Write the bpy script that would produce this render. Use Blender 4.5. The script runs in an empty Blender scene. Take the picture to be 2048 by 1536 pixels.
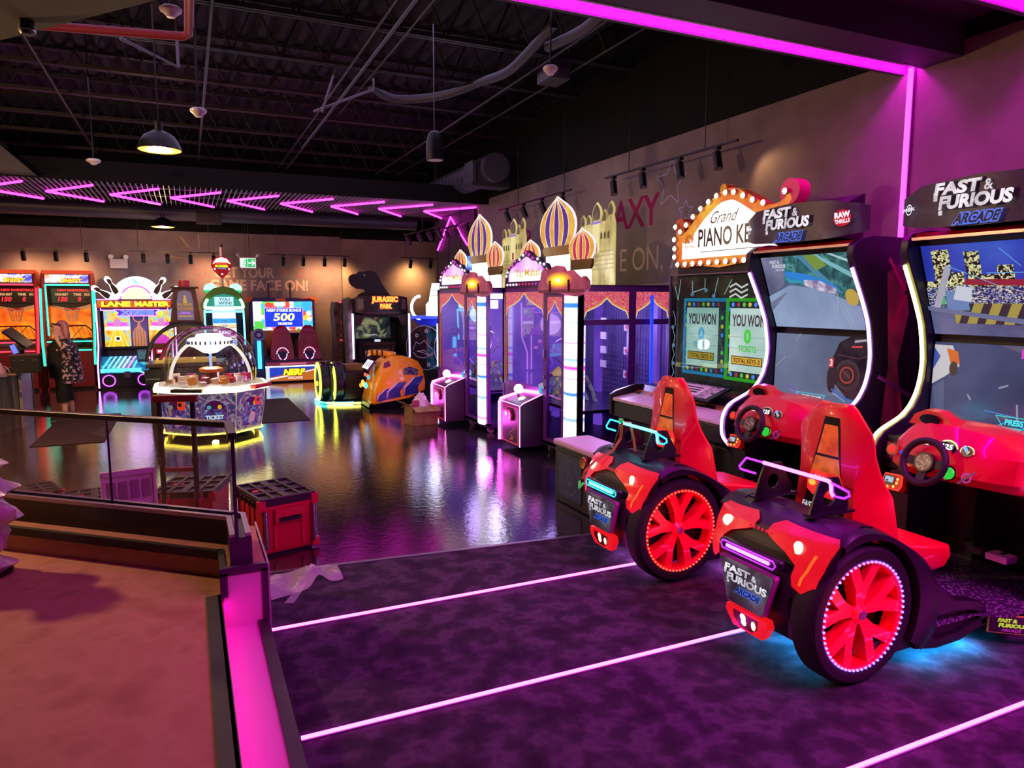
import bpy, bmesh, math, random
from math import sin, cos, pi, radians, tan, atan
from mathutils import Vector, Matrix
random.seed(7)
SC = bpy.context.scene
COL = SC.collection

# ------------------------------------------------------------ camera
cam_d = bpy.data.cameras.new('camera'); cam = bpy.data.objects.new('camera', cam_d); COL.objects.link(cam)
cam_d.sensor_fit = 'HORIZONTAL'; cam_d.sensor_width = 36.0; cam_d.lens = 36.0*1420/2048
cam_d.clip_start = 0.05; cam_d.clip_end = 100
cam.location = (0, 0, 2.0)
cam.rotation_euler = (pi/2 - atan(168/1420), 0, -radians(24.5))
SC.camera = cam
# ------------------------------------------------------------ world, exposure
w = bpy.data.worlds.new('world'); SC.world = w; w.use_nodes = True
w.node_tree.nodes['Background'].inputs[0].default_value = (0.60, 0.42, 0.80, 1)
w.node_tree.nodes['Background'].inputs[1].default_value = 0.022
SC.view_settings.view_transform = 'Standard'; SC.view_settings.look = 'None'
SC.view_settings.exposure = 0.0; SC.view_settings.gamma = 1.0
SC.view_settings.use_curve_mapping = False
SC.cycles.max_bounces = 8; SC.cycles.transparent_max_bounces = 16
SC.cycles.sample_clamp_indirect = 4.0
SC.cycles.caustics_reflective = False; SC.cycles.caustics_refractive = False

def lamp(name, kind, loc, power, col, size=0.2, target=None, spot=None, parent=None, blend=0.6, size_y=None):
    d = bpy.data.lights.new(name, kind); d.energy = power; d.color = col
    if kind == 'AREA':
        d.size = size
        if size_y: d.shape = 'RECTANGLE'; d.size_y = size_y
    elif kind in ('POINT', 'SPOT'):
        d.shadow_soft_size = size
    if kind == 'SPOT': d.spot_size = radians(spot); d.spot_blend = blend
    o = bpy.data.objects.new(name, d); COL.objects.link(o); o.location = loc
    if target is not None:
        o.rotation_euler = (Vector(target)-Vector(loc)).to_track_quat('-Z', 'Y').to_euler()
    if parent is not None: o.parent = parent
    return o

# ------------------------------------------------------------ materials
def lin(h):
    if not isinstance(h, str): return tuple(h)
    v = [int(h[i:i+2], 16)/255 for i in (0, 2, 4)]
    return tuple(c/12.92 if c <= 0.04045 else ((c+0.055)/1.055)**2.4 for c in v)
MATS = {}
def newmat(name):
    m = bpy.data.materials.new(name); m.use_nodes = True
    return m, m.node_tree.nodes, m.node_tree.links, m.node_tree.nodes['Principled BSDF']
def C(h, rough=0.55, metal=0.0, coat=0.0, spec=0.5):
    "plain surface colour"
    k = ('c', h, rough, metal, coat, spec)
    if k not in MATS:
        m, n, l, b = newmat('paint_%s' % h)
        b.inputs['Base Color'].default_value = lin(h)+(1,)
        b.inputs['Roughness'].default_value = rough; b.inputs['Metallic'].default_value = metal
        b.inputs['Coat Weight'].default_value = coat; b.inputs['Specular IOR Level'].default_value = spec
        tx = n.new('ShaderNodeTexNoise'); tx.inputs['Scale'].default_value = 14; tx.inputs['Detail'].default_value = 5
        co = n.new('ShaderNodeTexCoord'); l.new(co.outputs['Object'], tx.inputs['Vector'])
        mr = n.new('ShaderNodeMapRange'); mr.inputs[3].default_value = max(0.03, rough-.07); mr.inputs[4].default_value = min(1, rough+.07)
        l.new(tx.outputs[0], mr.inputs[0]); l.new(mr.outputs[0], b.inputs['Roughness'])
        MATS[k] = m
    return MATS[k]
def E(h, s=1.0):
    "a surface that gives off light"
    k = ('e', h, s)
    if k not in MATS:
        m, n, l, b = newmat('light_%s' % h)
        b.inputs['Base Color'].default_value = (0.02, 0.02, 0.02, 1); b.inputs['Roughness'].default_value = 0.4
        b.inputs['Emission Color'].default_value = lin(h)+(1,); b.inputs['Emission Strength'].default_value = s
        MATS[k] = m
    return MATS[k]
def ramp_node(n, l, src, stops, interp='LINEAR'):
    r = n.new('ShaderNodeValToRGB'); r.color_ramp.interpolation = interp
    els = r.color_ramp.elements
    while len(els) < len(stops): els.new(0.5)
    for e, (p, c) in zip(els, stops): e.position = p; e.color = lin(c)+(1,)
    l.new(src, r.inputs[0]); return r
def N(stops, scale=6, rough=0.6, em=0, kind='noise', stretch=(1,1,1), bump=0, detail=6, dist=0, interp='LINEAR', coat=0.0, spec=0.5, metal=0.0):
    "surface (or lit panel) with a procedural pattern"
    k = ('n', str(stops), scale, rough, em, kind, stretch, bump, dist, interp)
    if k in MATS: return MATS[k]
    m, n, l, b = newmat('pattern_%d' % len(MATS))
    co = n.new('ShaderNodeTexCoord'); mp = n.new('ShaderNodeMapping'); mp.inputs['Scale'].default_value = stretch
    l.new(co.outputs['Object'], mp.inputs['Vector'])
    if kind == 'noise':
        t = n.new('ShaderNodeTexNoise'); t.inputs['Scale'].default_value = scale; t.inputs['Detail'].default_value = detail; t.inputs['Distortion'].default_value = dist; out = t.outputs[0]
    elif kind == 'voronoi':
        t = n.new('ShaderNodeTexVoronoi'); t.inputs['Scale'].default_value = scale; sx = n.new('ShaderNodeSeparateColor'); l.new(t.outputs['Color'], sx.inputs[0]); out = sx.outputs[0]
    elif kind == 'cells':
        t = n.new('ShaderNodeTexVoronoi'); t.inputs['Scale'].default_value = scale; out = t.outputs['Distance']
    else:
        t = n.new('ShaderNodeTexWave'); t.inputs['Scale'].default_value = scale; t.inputs['Distortion'].default_value = dist; t.bands_direction = kind; out = t.outputs['Fac']
    l.new(mp.outputs[0], t.inputs['Vector'])
    r = ramp_node(n, l, out, stops, interp)
    b.inputs['Roughness'].default_value = rough; b.inputs['Coat Weight'].default_value = coat; b.inputs['Specular IOR Level'].default_value = spec; b.inputs['Metallic'].default_value = metal
    if em:
        b.inputs['Base Color'].default_value = (0.02,0.02,0.02,1)
        l.new(r.outputs[0], b.inputs['Emission Color']); b.inputs['Emission Strength'].default_value = em
    else: l.new(r.outputs[0], b.inputs['Base Color'])
    if bump:
        bp = n.new('ShaderNodeBump'); bp.inputs['Strength'].default_value = bump; bp.inputs['Distance'].default_value = 0.01
        l.new(out, bp.inputs['Height']); l.new(bp.outputs[0], b.inputs['Normal'])
    MATS[k] = m; return m
def GLASS(h='ffffff', clear=0.93, rough=0.02, gloss=1.0, power=5):
    k = ('g', h, clear, rough, gloss, power)
    if k not in MATS:
        m = bpy.data.materials.new('glass_%s' % h); m.use_nodes = True; n = m.node_tree.nodes; l = m.node_tree.links; n.clear()
        o = n.new('ShaderNodeOutputMaterial'); mx = n.new('ShaderNodeMixShader'); t = n.new('ShaderNodeBsdfTransparent'); g = n.new('ShaderNodeBsdfGlossy')
        c = lin(h); t.inputs[0].default_value = tuple(x*clear for x in c)+(1,); g.inputs['Roughness'].default_value = rough
        f = n.new('ShaderNodeLayerWeight'); pw = n.new('ShaderNodeMath'); pw.operation = 'POWER'; pw.inputs[1].default_value = power; l.new(f.outputs['Facing'], pw.inputs[0])
        ma = n.new('ShaderNodeMath'); ma.operation = 'MULTIPLY_ADD'; ma.inputs[1].default_value = 0.9*gloss; ma.inputs[2].default_value = 0.05*gloss; l.new(pw.outputs[0], ma.inputs[0])
        l.new(ma.outputs[0], mx.inputs[0]); l.new(t.outputs[0], mx.inputs[1]); l.new(g.outputs[0], mx.inputs[2]); l.new(mx.outputs[0], o.inputs[0])
        MATS[k] = m
    return MATS[k]

# ------------------------------------------------------------ mesh builder
TXT = {}
def text_geo(s, bold=0.0):
    k = (s, bold)
    if k not in TXT:
        cu = bpy.data.curves.new('t', 'FONT'); cu.body = s; cu.size = 1; cu.offset = bold; cu.resolution_u = 3
        o = bpy.data.objects.new('t', cu); COL.objects.link(o)
        dg = bpy.context.evaluated_depsgraph_get(); dg.update()
        me = bpy.data.meshes.new_from_object(o.evaluated_get(dg), depsgraph=dg)
        v = [tuple(x.co) for x in me.vertices]; f = [tuple(p.vertices) for p in me.polygons]
        bpy.data.objects.remove(o); bpy.data.curves.remove(cu); bpy.data.meshes.remove(me)
        xs = [p[0] for p in v]; ys = [p[1] for p in v]
        TXT[k] = (v, f, min(xs), max(xs), min(ys), max(ys))
    return TXT[k]
class Fr:
    "a flat frame standing in the place: origin, right, up (the normal looks out of it)"
    def __init__(s, o, u, v):
        s.o = Vector(o); s.u = Vector(u).normalized(); s.v = Vector(v).normalized(); s.n = s.u.cross(s.v)
    def p(s, a, b, c=0.0): return s.o+s.u*a+s.v*b+s.n*c
def XZ(y, x=0, z=0): return Fr((x, y, z), (1,0,0), (0,0,1))      # faces -y
def sidex(x, y=0, z=0): return Fr((x, y, z), (0,1,0), (0,0,1))   # faces +x
class MB:
    def __init__(s): s.v = []; s.f = []; s.m = []; s.mats = []; s.k = 0
    def mi(s, m):
        if m not in s.mats: s.mats.append(m)
        return s.mats.index(m)
    def add(s, vs, fs, m, M=None):
        b = len(s.v); i = s.mi(m)
        for p in vs:
            p = Vector(p); s.v.append(M @ p if M is not None else p)
        for f in fs: s.f.append(tuple(b+q for q in f)); s.m.append(i)
        return s
    def box(s, x0, x1, y0, y1, z0, z1, m, M=None):
        vs = [(x,y,z) for z in (z0,z1) for y in (y0,y1) for x in (x0,x1)]
        return s.add(vs, [(0,2,3,1),(4,5,7,6),(0,1,5,4),(2,6,7,3),(0,4,6,2),(1,3,7,5)], m, M)
    def prism(s, poly, a, b, m, ax='x', M=None):
        "polygon extruded from a to b along an axis; poly coords are the two other axes in order"
        def P(p, t): return {'x': (t,p[0],p[1]), 'y': (p[0],t,p[1]), 'z': (p[0],p[1],t)}[ax]
        n = len(poly); vs = [P(p, a) for p in poly]+[P(p, b) for p in poly]
        fs = [tuple(range(n)), tuple(range(2*n-1, n-1, -1))]+[(i, i+n, (i+1) % n+n, (i+1) % n) for i in range(n)]
        return s.add(vs, fs, m, M)
    def fprism(s, fr, poly, c0, c1, m):
        n = len(poly); vs = [fr.p(a,b,c0) for a,b in poly]+[fr.p(a,b,c1) for a,b in poly]
        return s.add(vs, [tuple(range(n-1,-1,-1)), tuple(range(n,2*n))]+[(i,(i+1)%n,(i+1)%n+n,i+n) for i in range(n)], m)
    def cyl(s, p0, p1, r0, m, r1=None, n=16, caps=True):
        p0 = Vector(p0); p1 = Vector(p1); r1 = r0 if r1 is None else r1
        d = (p1-p0).normalized(); a = d.orthogonal().normalized(); b = d.cross(a)
        vs = []
        for p, r in ((p0,r0),(p1,r1)):
            for i in range(n):
                t = 2*pi*i/n; vs.append(p+(a*cos(t)+b*sin(t))*r)
        fs = [(i,(i+1)%n,(i+1)%n+n,i+n) for i in range(n)]
        if caps: fs += [tuple(range(n-1,-1,-1)), tuple(range(n,2*n))]
        return s.add(vs, fs, m)
    def tube(s, pts, r, m, n=8, closed=False):
        pts = [Vector(p) for p in pts]; N_ = len(pts); vs = []; prev = None
        for i, p in enumerate(pts):
            a = pts[(i-1) % N_] if (closed or i > 0) else p
            b = pts[(i+1) % N_] if (closed or i < N_-1) else p
            d = (b-a).normalized()
            if prev is None: u = d.orthogonal().normalized()
            else:
                u = prev-d*prev.dot(d)
                u = u.normalized() if u.length > 1e-6 else d.orthogonal().normalized()
            prev = u; wv = d.cross(u); rr = r[i] if isinstance(r, (list,tuple)) else r
            for k in range(n): vs.append(p+(u*cos(2*pi*k/n)+wv*sin(2*pi*k/n))*rr)
        fs = []
        for i in range(N_ if closed else N_-1):
            j = (i+1) % N_
            for k in range(n): fs.append((i*n+k, i*n+(k+1)%n, j*n+(k+1)%n, j*n+k))
        if not closed: fs += [tuple(range(n-1,-1,-1)), tuple(range((N_-1)*n, N_*n))]
        return s.add(vs, fs, m)
    def lathe(s, prof, m, o=(0,0,0), ax=(0,0,1), n=24, closed=False):
        "prof: (radius, height) pairs turned about an axis"
        d = Vector(ax).normalized(); a = d.orthogonal().normalized(); b = d.cross(a); o = Vector(o); vs = []
        for r, h in prof:
            for i in range(n):
                t = 2*pi*i/n; vs.append(o+d*h+(a*cos(t)+b*sin(t))*r)
        fs = []; L = len(prof)
        for j in range(L if closed else L-1):
            k = (j+1) % L
            for i in range(n): fs.append((j*n+i, j*n+(i+1)%n, k*n+(i+1)%n, k*n+i))
        return s.add(vs, fs, m)
    def ball(s, c, r, m, n=14, sc=(1,1,1), M=None):
        k = n//2; vs = [(0,0,-1)]; fs = []
        for j in range(1, k):
            t = pi*j/k
            for i in range(n): vs.append((sin(t)*cos(2*pi*i/n), sin(t)*sin(2*pi*i/n), -cos(t)))
        vs.append((0,0,1)); T = len(vs)-1
        for i in range(n):
            fs.append((0, 1+(i+1)%n, 1+i)); fs.append((T, 1+(k-2)*n+i, 1+(k-2)*n+(i+1)%n))
            for j in range(k-2): fs.append((1+j*n+i, 1+j*n+(i+1)%n, 1+(j+1)*n+(i+1)%n, 1+(j+1)*n+i))
        c = Vector(c); q = [Vector((v[0]*r*sc[0], v[1]*r*sc[1], v[2]*r*sc[2])) for v in vs]
        if M is not None: q = [M @ v for v in q]
        return s.add([c+v for v in q], fs, m)
    def loft(s, rings, m, caps=True, closed=True):
        n = len(rings[0]); vs = [p for r in rings for p in r]; fs = []
        for j in range(len(rings)-1):
            for i in range(n if closed else n-1): fs.append((j*n+i, j*n+(i+1)%n, (j+1)*n+(i+1)%n, (j+1)*n+i))
        if caps and closed: fs += [tuple(range(n-1,-1,-1)), tuple(range((len(rings)-1)*n, len(rings)*n))]
        return s.add(vs, fs, m)
    # flat printing on a frame: every layer lies a hair above the one before
    def lay(s): s.k += 1; return 0.0012*s.k
    def poly(s, fr, pts, m, c=None):
        c = s.lay() if c is None else c
        return s.add([fr.p(a,b,c) for a,b in pts], [tuple(range(len(pts)))], m)
    def rect(s, fr, a0, a1, b0, b1, m, c=None): return s.poly(fr, [(a0,b0),(a1,b0),(a1,b1),(a0,b1)], m, c)
    def disc(s, fr, a, b, r, m, ry=None, n=24, c=None, t0=0, t1=2*pi):
        ry = ry or r; full = abs(t1-t0-2*pi) < 1e-6
        return s.poly(fr, [(a+r*cos(t0+(t1-t0)*i/(n if full else n-1)), b+ry*sin(t0+(t1-t0)*i/(n if full else n-1))) for i in range(n)], m, c)
    def ring(s, fr, a, b, r0, r1, m, n=28, c=None, ry=1.0, t0=0, t1=2*pi):
        c = s.lay() if c is None else c; vs = []
        for i in range(n+1):
            t = t0+(t1-t0)*i/n
            for r in (r0, r1): vs.append(fr.p(a+r*cos(t), b+r*sin(t)*ry, c))
        return s.add(vs, [(2*i,2*i+1,2*i+3,2*i+2) for i in range(n)], m)
    def line(s, fr, pts, wd, m, c=None, closed=False):
        c = s.lay() if c is None else c
        q = list(pts)+([pts[0]] if closed else [])
        for (a,b),(d,e) in zip(q, q[1:]):
            L = math.hypot(d-a, e-b) or 1e-6; nx, ny = -(e-b)/L*wd/2, (d-a)/L*wd/2; tx, ty = (d-a)/L*wd*.4, (e-b)/L*wd*.4
            s.add([fr.p(x,y,c) for x,y in ((a+nx-tx,b+ny-ty),(a-nx-tx,b-ny-ty),(d-nx+tx,e-ny+ty),(d+nx+tx,e+ny+ty))], [(0,1,2,3)], m)
        return s
    def text(s, fr, st, a0, a1, b0, b1, m, bold=0.0, shear=0.0, c=None, rot=0, arc=0.0):
        v, f, x0, x1, y0, y1 = text_geo(st, bold); c = s.lay() if c is None else c
        am, bm = (a0+a1)/2, (b0+b1)/2; vs = []
        for p in v:
            fx = (p[0]-x0)/(x1-x0); fy = (p[1]-y0)/(y1-y0); h = b1-b0
            a = a0+(a1-a0)*fx+shear*h*(fy-.5); b = b0+h*fy+arc*h*(1-(2*fx-1)**2)
            if rot: a, b = am+(a-am)*cos(rot)-(b-bm)*sin(rot), bm+(a-am)*sin(rot)+(b-bm)*cos(rot)
            vs.append(fr.p(a, b, c))
        return s.add(vs, f, m)
    def btext(s, fr, st, a0, a1, b0, b1, m, mo, bold=0.03, edge=0.05, **kw):
        "outlined letters"
        g = (b1-b0)*edge
        s.text(fr, st, a0-g, a1+g, b0-g, b1+g, mo, bold+edge, **kw); return s.text(fr, st, a0, a1, b0, b1, m, bold, **kw)
    def patch(s, poly, fn, m, cuts=3):
        "2-D outline mapped onto a curved surface"
        bm = bmesh.new(); vs = [bm.verts.new((a,b,0)) for a,b in poly]; bm.faces.new(vs)
        bmesh.ops.triangulate(bm, faces=bm.faces[:])
        for _ in range(cuts): bmesh.ops.subdivide_edges(bm, edges=bm.edges[:], cuts=1, use_grid_fill=True)
        bm.verts.index_update(); V = [fn(v.co.x, v.co.y) for v in bm.verts]; F = [tuple(v.index for v in f.verts) for f in bm.faces]; bm.free()
        return s.add(V, F, m)
def mesh_of(name, mb, bevel=0, seg=2, angle=35):
    me = bpy.data.meshes.new(name); me.from_pydata([tuple(v) for v in mb.v], [], mb.f)
    for m in mb.mats: me.materials.append(m)
    me.polygons.foreach_set('material_index', mb.m)
    me.polygons.foreach_set('use_smooth', [True]*len(mb.f))
    me.update(); me.set_sharp_from_angle(angle=radians(angle))
    return me
def obj(name, mb, parent=None, label=None, bevel=0, seg=2, angle=35, fix=False, sub=0):
    me = mesh_of(name, mb, angle=angle)
    if fix:
        bm = bmesh.new(); bm.from_mesh(me); bmesh.ops.recalc_face_normals(bm, faces=bm.faces); bm.to_mesh(me); bm.free()
    o = bpy.data.objects.new(name, me); COL.objects.link(o)
    if parent is not None: o.parent = parent
    if label: o['label'] = label
    if bevel:
        b = o.modifiers.new('bevel', 'BEVEL'); b.width = bevel; b.segments = seg; b.limit_method = 'ANGLE'; b.angle_limit = radians(40); b.harden_normals = False
    if sub:
        b = o.modifiers.new('sub', 'SUBSURF'); b.levels = sub; b.render_levels = sub
    return o
def tag(o, label, cat, group=None):
    o['label'] = label; o['category'] = cat
    if group: o['group'] = group
    return o
def thing(name, label, cat, loc=(0,0,0), rz=0, group=None):
    o = bpy.data.objects.new(name, None); COL.objects.link(o); o.location = loc; o.rotation_euler = (0,0,rz); o.empty_display_size = .2
    return tag(o, label, cat, group)
def struct(name, mb, **kw):
    o = obj(name, mb, **kw)
    if o.parent is None: o['kind'] = 'structure'
    return o
def dup(o, parent=None, loc=None, rz=None, label=None):
    c = o.copy(); COL.objects.link(c)
    if parent is not None: c.parent = parent
    for ch in list(o.children): dup(ch, c)
    if loc is not None: c.location = loc
    if rz is not None: c.rotation_euler = (0,0,rz)
    if label: c['label'] = label
    return c
def arcpts(cx, cy, r, t0, t1, n, ry=None):
    ry = ry or r
    return [(cx+r*cos(t0+(t1-t0)*i/(n-1)), cy+ry*sin(t0+(t1-t0)*i/(n-1))) for i in range(n)]
def interp(tab, x):
    for (a,b),(c,d) in zip(tab, tab[1:]):
        if x <= c: return b+(d-b)*max(0,(x-a))/(c-a)
    return tab[-1][1]
def smooth_path(pts, k=4):
    "Catmull-Rom through points"
    P = [Vector(p) for p in pts]; out = []
    for i in range(len(P)-1):
        a = P[max(i-1,0)]; b = P[i]; c = P[i+1]; d = P[min(i+2,len(P)-1)]
        for j in range(k):
            t = j/k; out.append(0.5*((2*b)+(c-a)*t+(2*a-5*b+4*c-d)*t*t+(3*b-a-3*c+d)*t**3))
    out.append(P[-1]); return out
BLACK = C('0b0a0d', .45); DARK = C('17141a', .5); SATIN = C('0d0b10', .35)
WHITE = C('d8d4d8', .5); CHROME = C('b8b4ba', .25, .9); STEEL = C('85828a', .35, .8)
MAG = E('ff14dc', 14); MAGSOFT = E('ff10e0', 1.6)
# ------------------------------------------------------------ added fill lamps, no fixtures of their own
lamp('fill_wash', 'AREA', (1.5, 11.0, 5.1), 130, (0.75, 0.55, 1.0), 6.0, (1.5, 11.0, 0), size_y=9)  # added violet fill for the walls and rear of the room
lamp('fill_wash', 'AREA', (3.9, -0.2, 4.2), 72, (1.0, 0.06, 0.92), 1.8, (3.5, 2.7, 0.3)).data.spread = radians(85)  # added magenta fill on the racing seats and carpet

# ------------------------------------------------------------ room shell
XW, YB = 5.85, 19.6
tile, n, l, b = newmat('glossy_dark_floor')
co = n.new('ShaderNodeTexCoord')
t1 = n.new('ShaderNodeTexNoise'); t1.inputs['Scale'].default_value = 1.3; t1.inputs['Detail'].default_value = 8; l.new(co.outputs['Object'], t1.inputs['Vector'])
r1 = ramp_node(n, l, t1.outputs[0], [(0.3,(0.008,0.007,0.010)), (0.55,(0.018,0.015,0.020)), (0.75,(0.045,0.038,0.044))])
l.new(r1.outputs[0], b.inputs['Base Color'])
t2 = n.new('ShaderNodeTexNoise'); t2.inputs['Scale'].default_value = 16; t2.inputs['Detail'].default_value = 6; t2.inputs['Roughness'].default_value = .6; l.new(co.outputs['Object'], t2.inputs['Vector'])
bp = n.new('ShaderNodeBump'); bp.inputs['Strength'].default_value = 0.13; bp.inputs['Distance'].default_value = 0.015
l.new(t2.outputs[0], bp.inputs['Height']); l.new(bp.outputs[0], b.inputs['Normal'])
b.inputs['Roughness'].default_value = 0.07; b.inputs['Specular IOR Level'].default_value = 0.8; b.inputs['Coat Weight'].default_value = 0.5; b.inputs['Coat Roughness'].default_value = 0.03
l.new(bp.outputs[0], b.inputs['Coat Normal'])
m = MB(); m.add([(-9,5.2,0),(-9,20,0),(9,20,0),(9,4.55,0),(0.3,5.32,0),(0.3,4.0,0),(-9,4.0,0)], [(6,5,4,0),(0,4,3,2,1)], tile)
struct('floor', m)
carpet = N([(0.30,'2a222e'),(0.47,'352d39'),(0.60,'4c4251'),(0.75,'312933')], 6.5, .95, bump=.6, detail=12, spec=.1)
m = MB(); m.add([(0.2,-5,-.004),(9,-5,-.004),(9,4.55,.006),(0.2,5.33,.006)], [(0,1,2,3)], carpet)
m.v = [Vector((v.x, v.y, .006)) for v in m.v]
struct('floor_carpet', m)
m = MB(); m.box(0, 5.6, -.02, .02, .004, .012, STEEL, Matrix.Translation((.3,5.325,0)) @ Matrix.Rotation(math.atan2(-.77,8.7),4,'Z')); struct('trim_floor', m)
taupe = N([(0.35,'77676b'),(0.65,'85747a')], 2.5, .85, spec=.2)
beige = N([(0.35,'857468'),(0.65,'948174')], 2.5, .85, spec=.2)
blk = C('0e0b10', .85, spec=.2)
m = MB()
m.box(-9, 3.85, YB, YB+.2, 1.84, 3.68, taupe); m.box(-9, 3.85, YB, YB+.2, 0, 1.84, beige); m.box(-9, 3.85, YB, YB+.2, 3.68, 6.2, blk)
m.box(3.85, 9, YB-.18, YB+.2, 0, 3.62, beige); m.box(3.85, 9, YB-.18, YB+.2, 3.62, 6.2, blk)
struct('wall_back', m)
m = MB(); m.box(XW, XW+.2, -5, 14.75, 0, 4.1, taupe); m.box(XW, XW+.2, -5, 14.75, 4.1, 6.2, blk)
m.box(XW, XW+.2, 14.75, 17.4, 4.1, 6.2, blk); m.box(XW-.02, XW+.22, 17.4, 17.5, 0, 6.2, C('4a4650',.5)); m.box(XW-.01, XW+.2, 14.66, 14.76, 0, 6.2, blk)
struct('wall_right', m)
m = MB(); rib = C('2a232c', .5)
for i in range(53):
    y = 14.8+i*.05; m.prism([(XW, y), (XW-.018, y+.008), (XW-.018, y+.03), (XW, y+.04)], 0, 4.06, rib, 'z')
m.box(XW, XW+.15, 14.76, 17.4, 0, 4.1, rib)
for y in (14.8, 15.65, 16.5, 17.36): m.box(XW-.024, XW, y-.02, y+.02, 0, 4.06, BLACK)
struct('wall_panel_ribbed', m)
deck = C('1d1922', .7)
m = MB(); i = 0; x = -9.0
while x < 6.2:
    m.add([(x,2,6.0),(x,20,6.0),(x+.09,2,5.92),(x+.09,20,5.92),(x+.19,2,5.92),(x+.19,20,5.92),(x+.28,2,6.0),(x+.28,20,6.0)], [(0,1,3,2),(2,3,5,4),(4,5,7,6)], deck); x += .28
m.box(-9, 9, -5, 20, 6.1, 6.2, deck)
struct('ceiling', m)
# open-web joists under the deck
jm = C('26212b', .5)
for k in range(10):
    y = 4.1+1.55*k+ (0.03 if k % 2 else 0)
    if y > 19: break
    m = MB()
    for z, h in ((5.2,.05),(5.84,.06)):
        m.box(-8, XW, y-.055, y-.012, z, z+h, jm); m.box(-8, XW, y+.012, y+.055, z, z+h, jm)
    for i in range(24):
        xa = -8+i*.6
        if xa+.6 > XW: break
        m.tube([(xa,y,5.86),(xa+.3,y,5.22)], .014, jm, 6); m.tube([(xa+.3,y,5.22),(xa+.6,y,5.86)], .014, jm, 6)
    struct('beam_joist', m)
# magenta soffit beams with a recessed light channel in the underside
prp = C('3a2c3c', .75); liner = C('e6dce6', .6)
def soffit(y0, y1, yc, z):
    m = MB(); g = .085
    m.box(-6, XW, y0, yc-g, z, 5.2, prp); m.box(-6, XW, yc+g, y1, z, 5.2, prp); m.box(-6, XW, yc-g, yc+g, z+.10, 5.2, liner)
    m.box(-6, XW, yc-g-.002, yc-g+.003, z+.004, z+.10, liner); m.box(-6, XW, yc+g-.003, yc+g+.002, z+.004, z+.10, liner)
    m.box(-6, XW, yc-g-.03, yc-g, z-.004, z, C('8a7d88',.5)); m.box(-6, XW, yc+g, yc+g+.012, z-.004, z, C('8a7d88',.5))
    o = struct('ceiling_soffit', m)
    e = MB(); e.box(1.3, XW-.02, yc-.022, yc+.022, z+.082, z+.1, E('f402ea', 66)); obj('light_strip', e, o)
soffit(3.98, 4.56, 4.42, 3.97); soffit(2.2, 3.28, 3.14, 3.97)
m = MB(); m.box(-6, XW, 3.2, 4.0, 4.24, 4.3, prp); m.box(-6, XW, 1.0, 2.25, 4.24, 4.3, prp); m.box(-6, XW, -5, -1.9, 4.24, 4.3, prp); struct('ceiling_panel', m)
def led(name, mb, label): return tag(obj(name, mb), label, 'light strip')
for y, lb in ((4.42, 'vertical magenta light strip on the wall, between the two racing cabinets'), (3.14, 'vertical magenta light strip on the wall behind the nearer racing cabinet')):
    m = MB(); m.box(XW-.03, XW, y-.028, y+.028, 0.05, 4.0, C('c8b8c8',.4)); m.box(XW-.042, XW-.03, y-.022, y+.022, .05, 4.0, E('f828f4', 9)); led('wall_light_strip', m, lb)
for y, x0, lb in ((4.33, .36, 'magenta light line across the carpet, the farthest from the camera'), (3.15, .38, 'magenta light line across the carpet leading to the nearer racing seat'), (1.96, .4, 'magenta light line across the carpet in the near right corner')):
    m = MB(); m.box(x0, XW-.05, y-.014, y+.014, .004, .012, C('a898a8',.4)); m.prism([(y-.008,.012),(y+.008,.012),(y+.005,.024),(y-.005,.024)], x0, XW-.05, E('ff3ce0', 15), 'x'); led('floor_light_strip', m, lb)

# ------------------------------------------------------------ raised platform, step, ledge, half wall
tan_ = N([(0.3,'a9765f'),(0.5,'b5846b'),(0.7,'a06e59')], 5, .9, bump=.25, detail=10, spec=.15)
edge = C('1d1712', .55); step_m = C('cbb6bd', .7)
d = Vector((-.756,.655,0)); nrm = Vector((-.655,-.756,0))
def dg_(t, off, z): p = Vector((.16,4.58,0))+d*t+nrm*off; return (p.x, p.y, z)
m = MB()
P0 = dg_(-.03,.12,0); P1 = dg_(5.5,.12,0)
m.prism([(.05,-5),(.05,4.16),(.11,4.16),(.11,P0[1]),(P1[0],P1[1]),(-9,P1[1]),(-9,-5)], 0, .34, tan_, 'z')
m.box(.02, .095, -5, 4.17, .335, .352, edge); m.box(.08, .1, -5, 4.17, .30, .352, edge)
struct('floor_platform', m)
m = MB(); m.box(.04, .31, -5, 4.16, 0, .165, step_m); m.box(.285, .345, -5, 4.16, .13, .176, C('2b1c2c',.5)); m.box(.285, .335, -5, 4.16, 0, .14, C('2b1c2c',.5))
struct('floor_step', m)
m = MB(); m.box(.082, .098, -5, 4.15, .275, .298, E('ff00b8', 12)); led('step_light_strip', m, 'magenta light strip under the tan platform edge, lighting the step')
m = MB(); P2 = dg_(5.5,-.3,0); P3 = dg_(.0,-.3,0)
m.prism([(.11,4.16),(.11,P0[1]),(P1[0],P1[1]),(P2[0],P2[1]),(.34,4.9),(.34,4.16)], 0, .5, tan_, 'z')
for a, bq in (((.0,.125,.0),(5.5,.125,0)),):
    p, q = Vector(dg_(-.03,.135,0)), Vector(dg_(5.5,.135,0)); p2, q2 = Vector(dg_(-.03,.10,0)), Vector(dg_(5.5,.10,0))
    m.prism([(p.x,p.y),(q.x,q.y),(q2.x,q2.y),(p2.x,p2.y)], .455, .508, edge, 'z')
m.box(.098, .13, 4.15, P0[1]+.03, .455, .508, edge)
pf = C('3a1c40', .55); lp = C('d8bcc8', .6)
m.box(.11, .34, 4.145, 4.16, .165, .475, lp); m.box(.095, .35, 4.135, 4.165, .465, .51, pf); m.box(.315, .35, 4.135, 4.2, .0, .48, pf); m.box(.095, .135, 4.135, 4.165, .34, .48, pf); m.box(.35, .36, 4.14, 5.0, 0, .5, C('b0a4ac',.5))
struct('floor_ledge', m)
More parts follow.
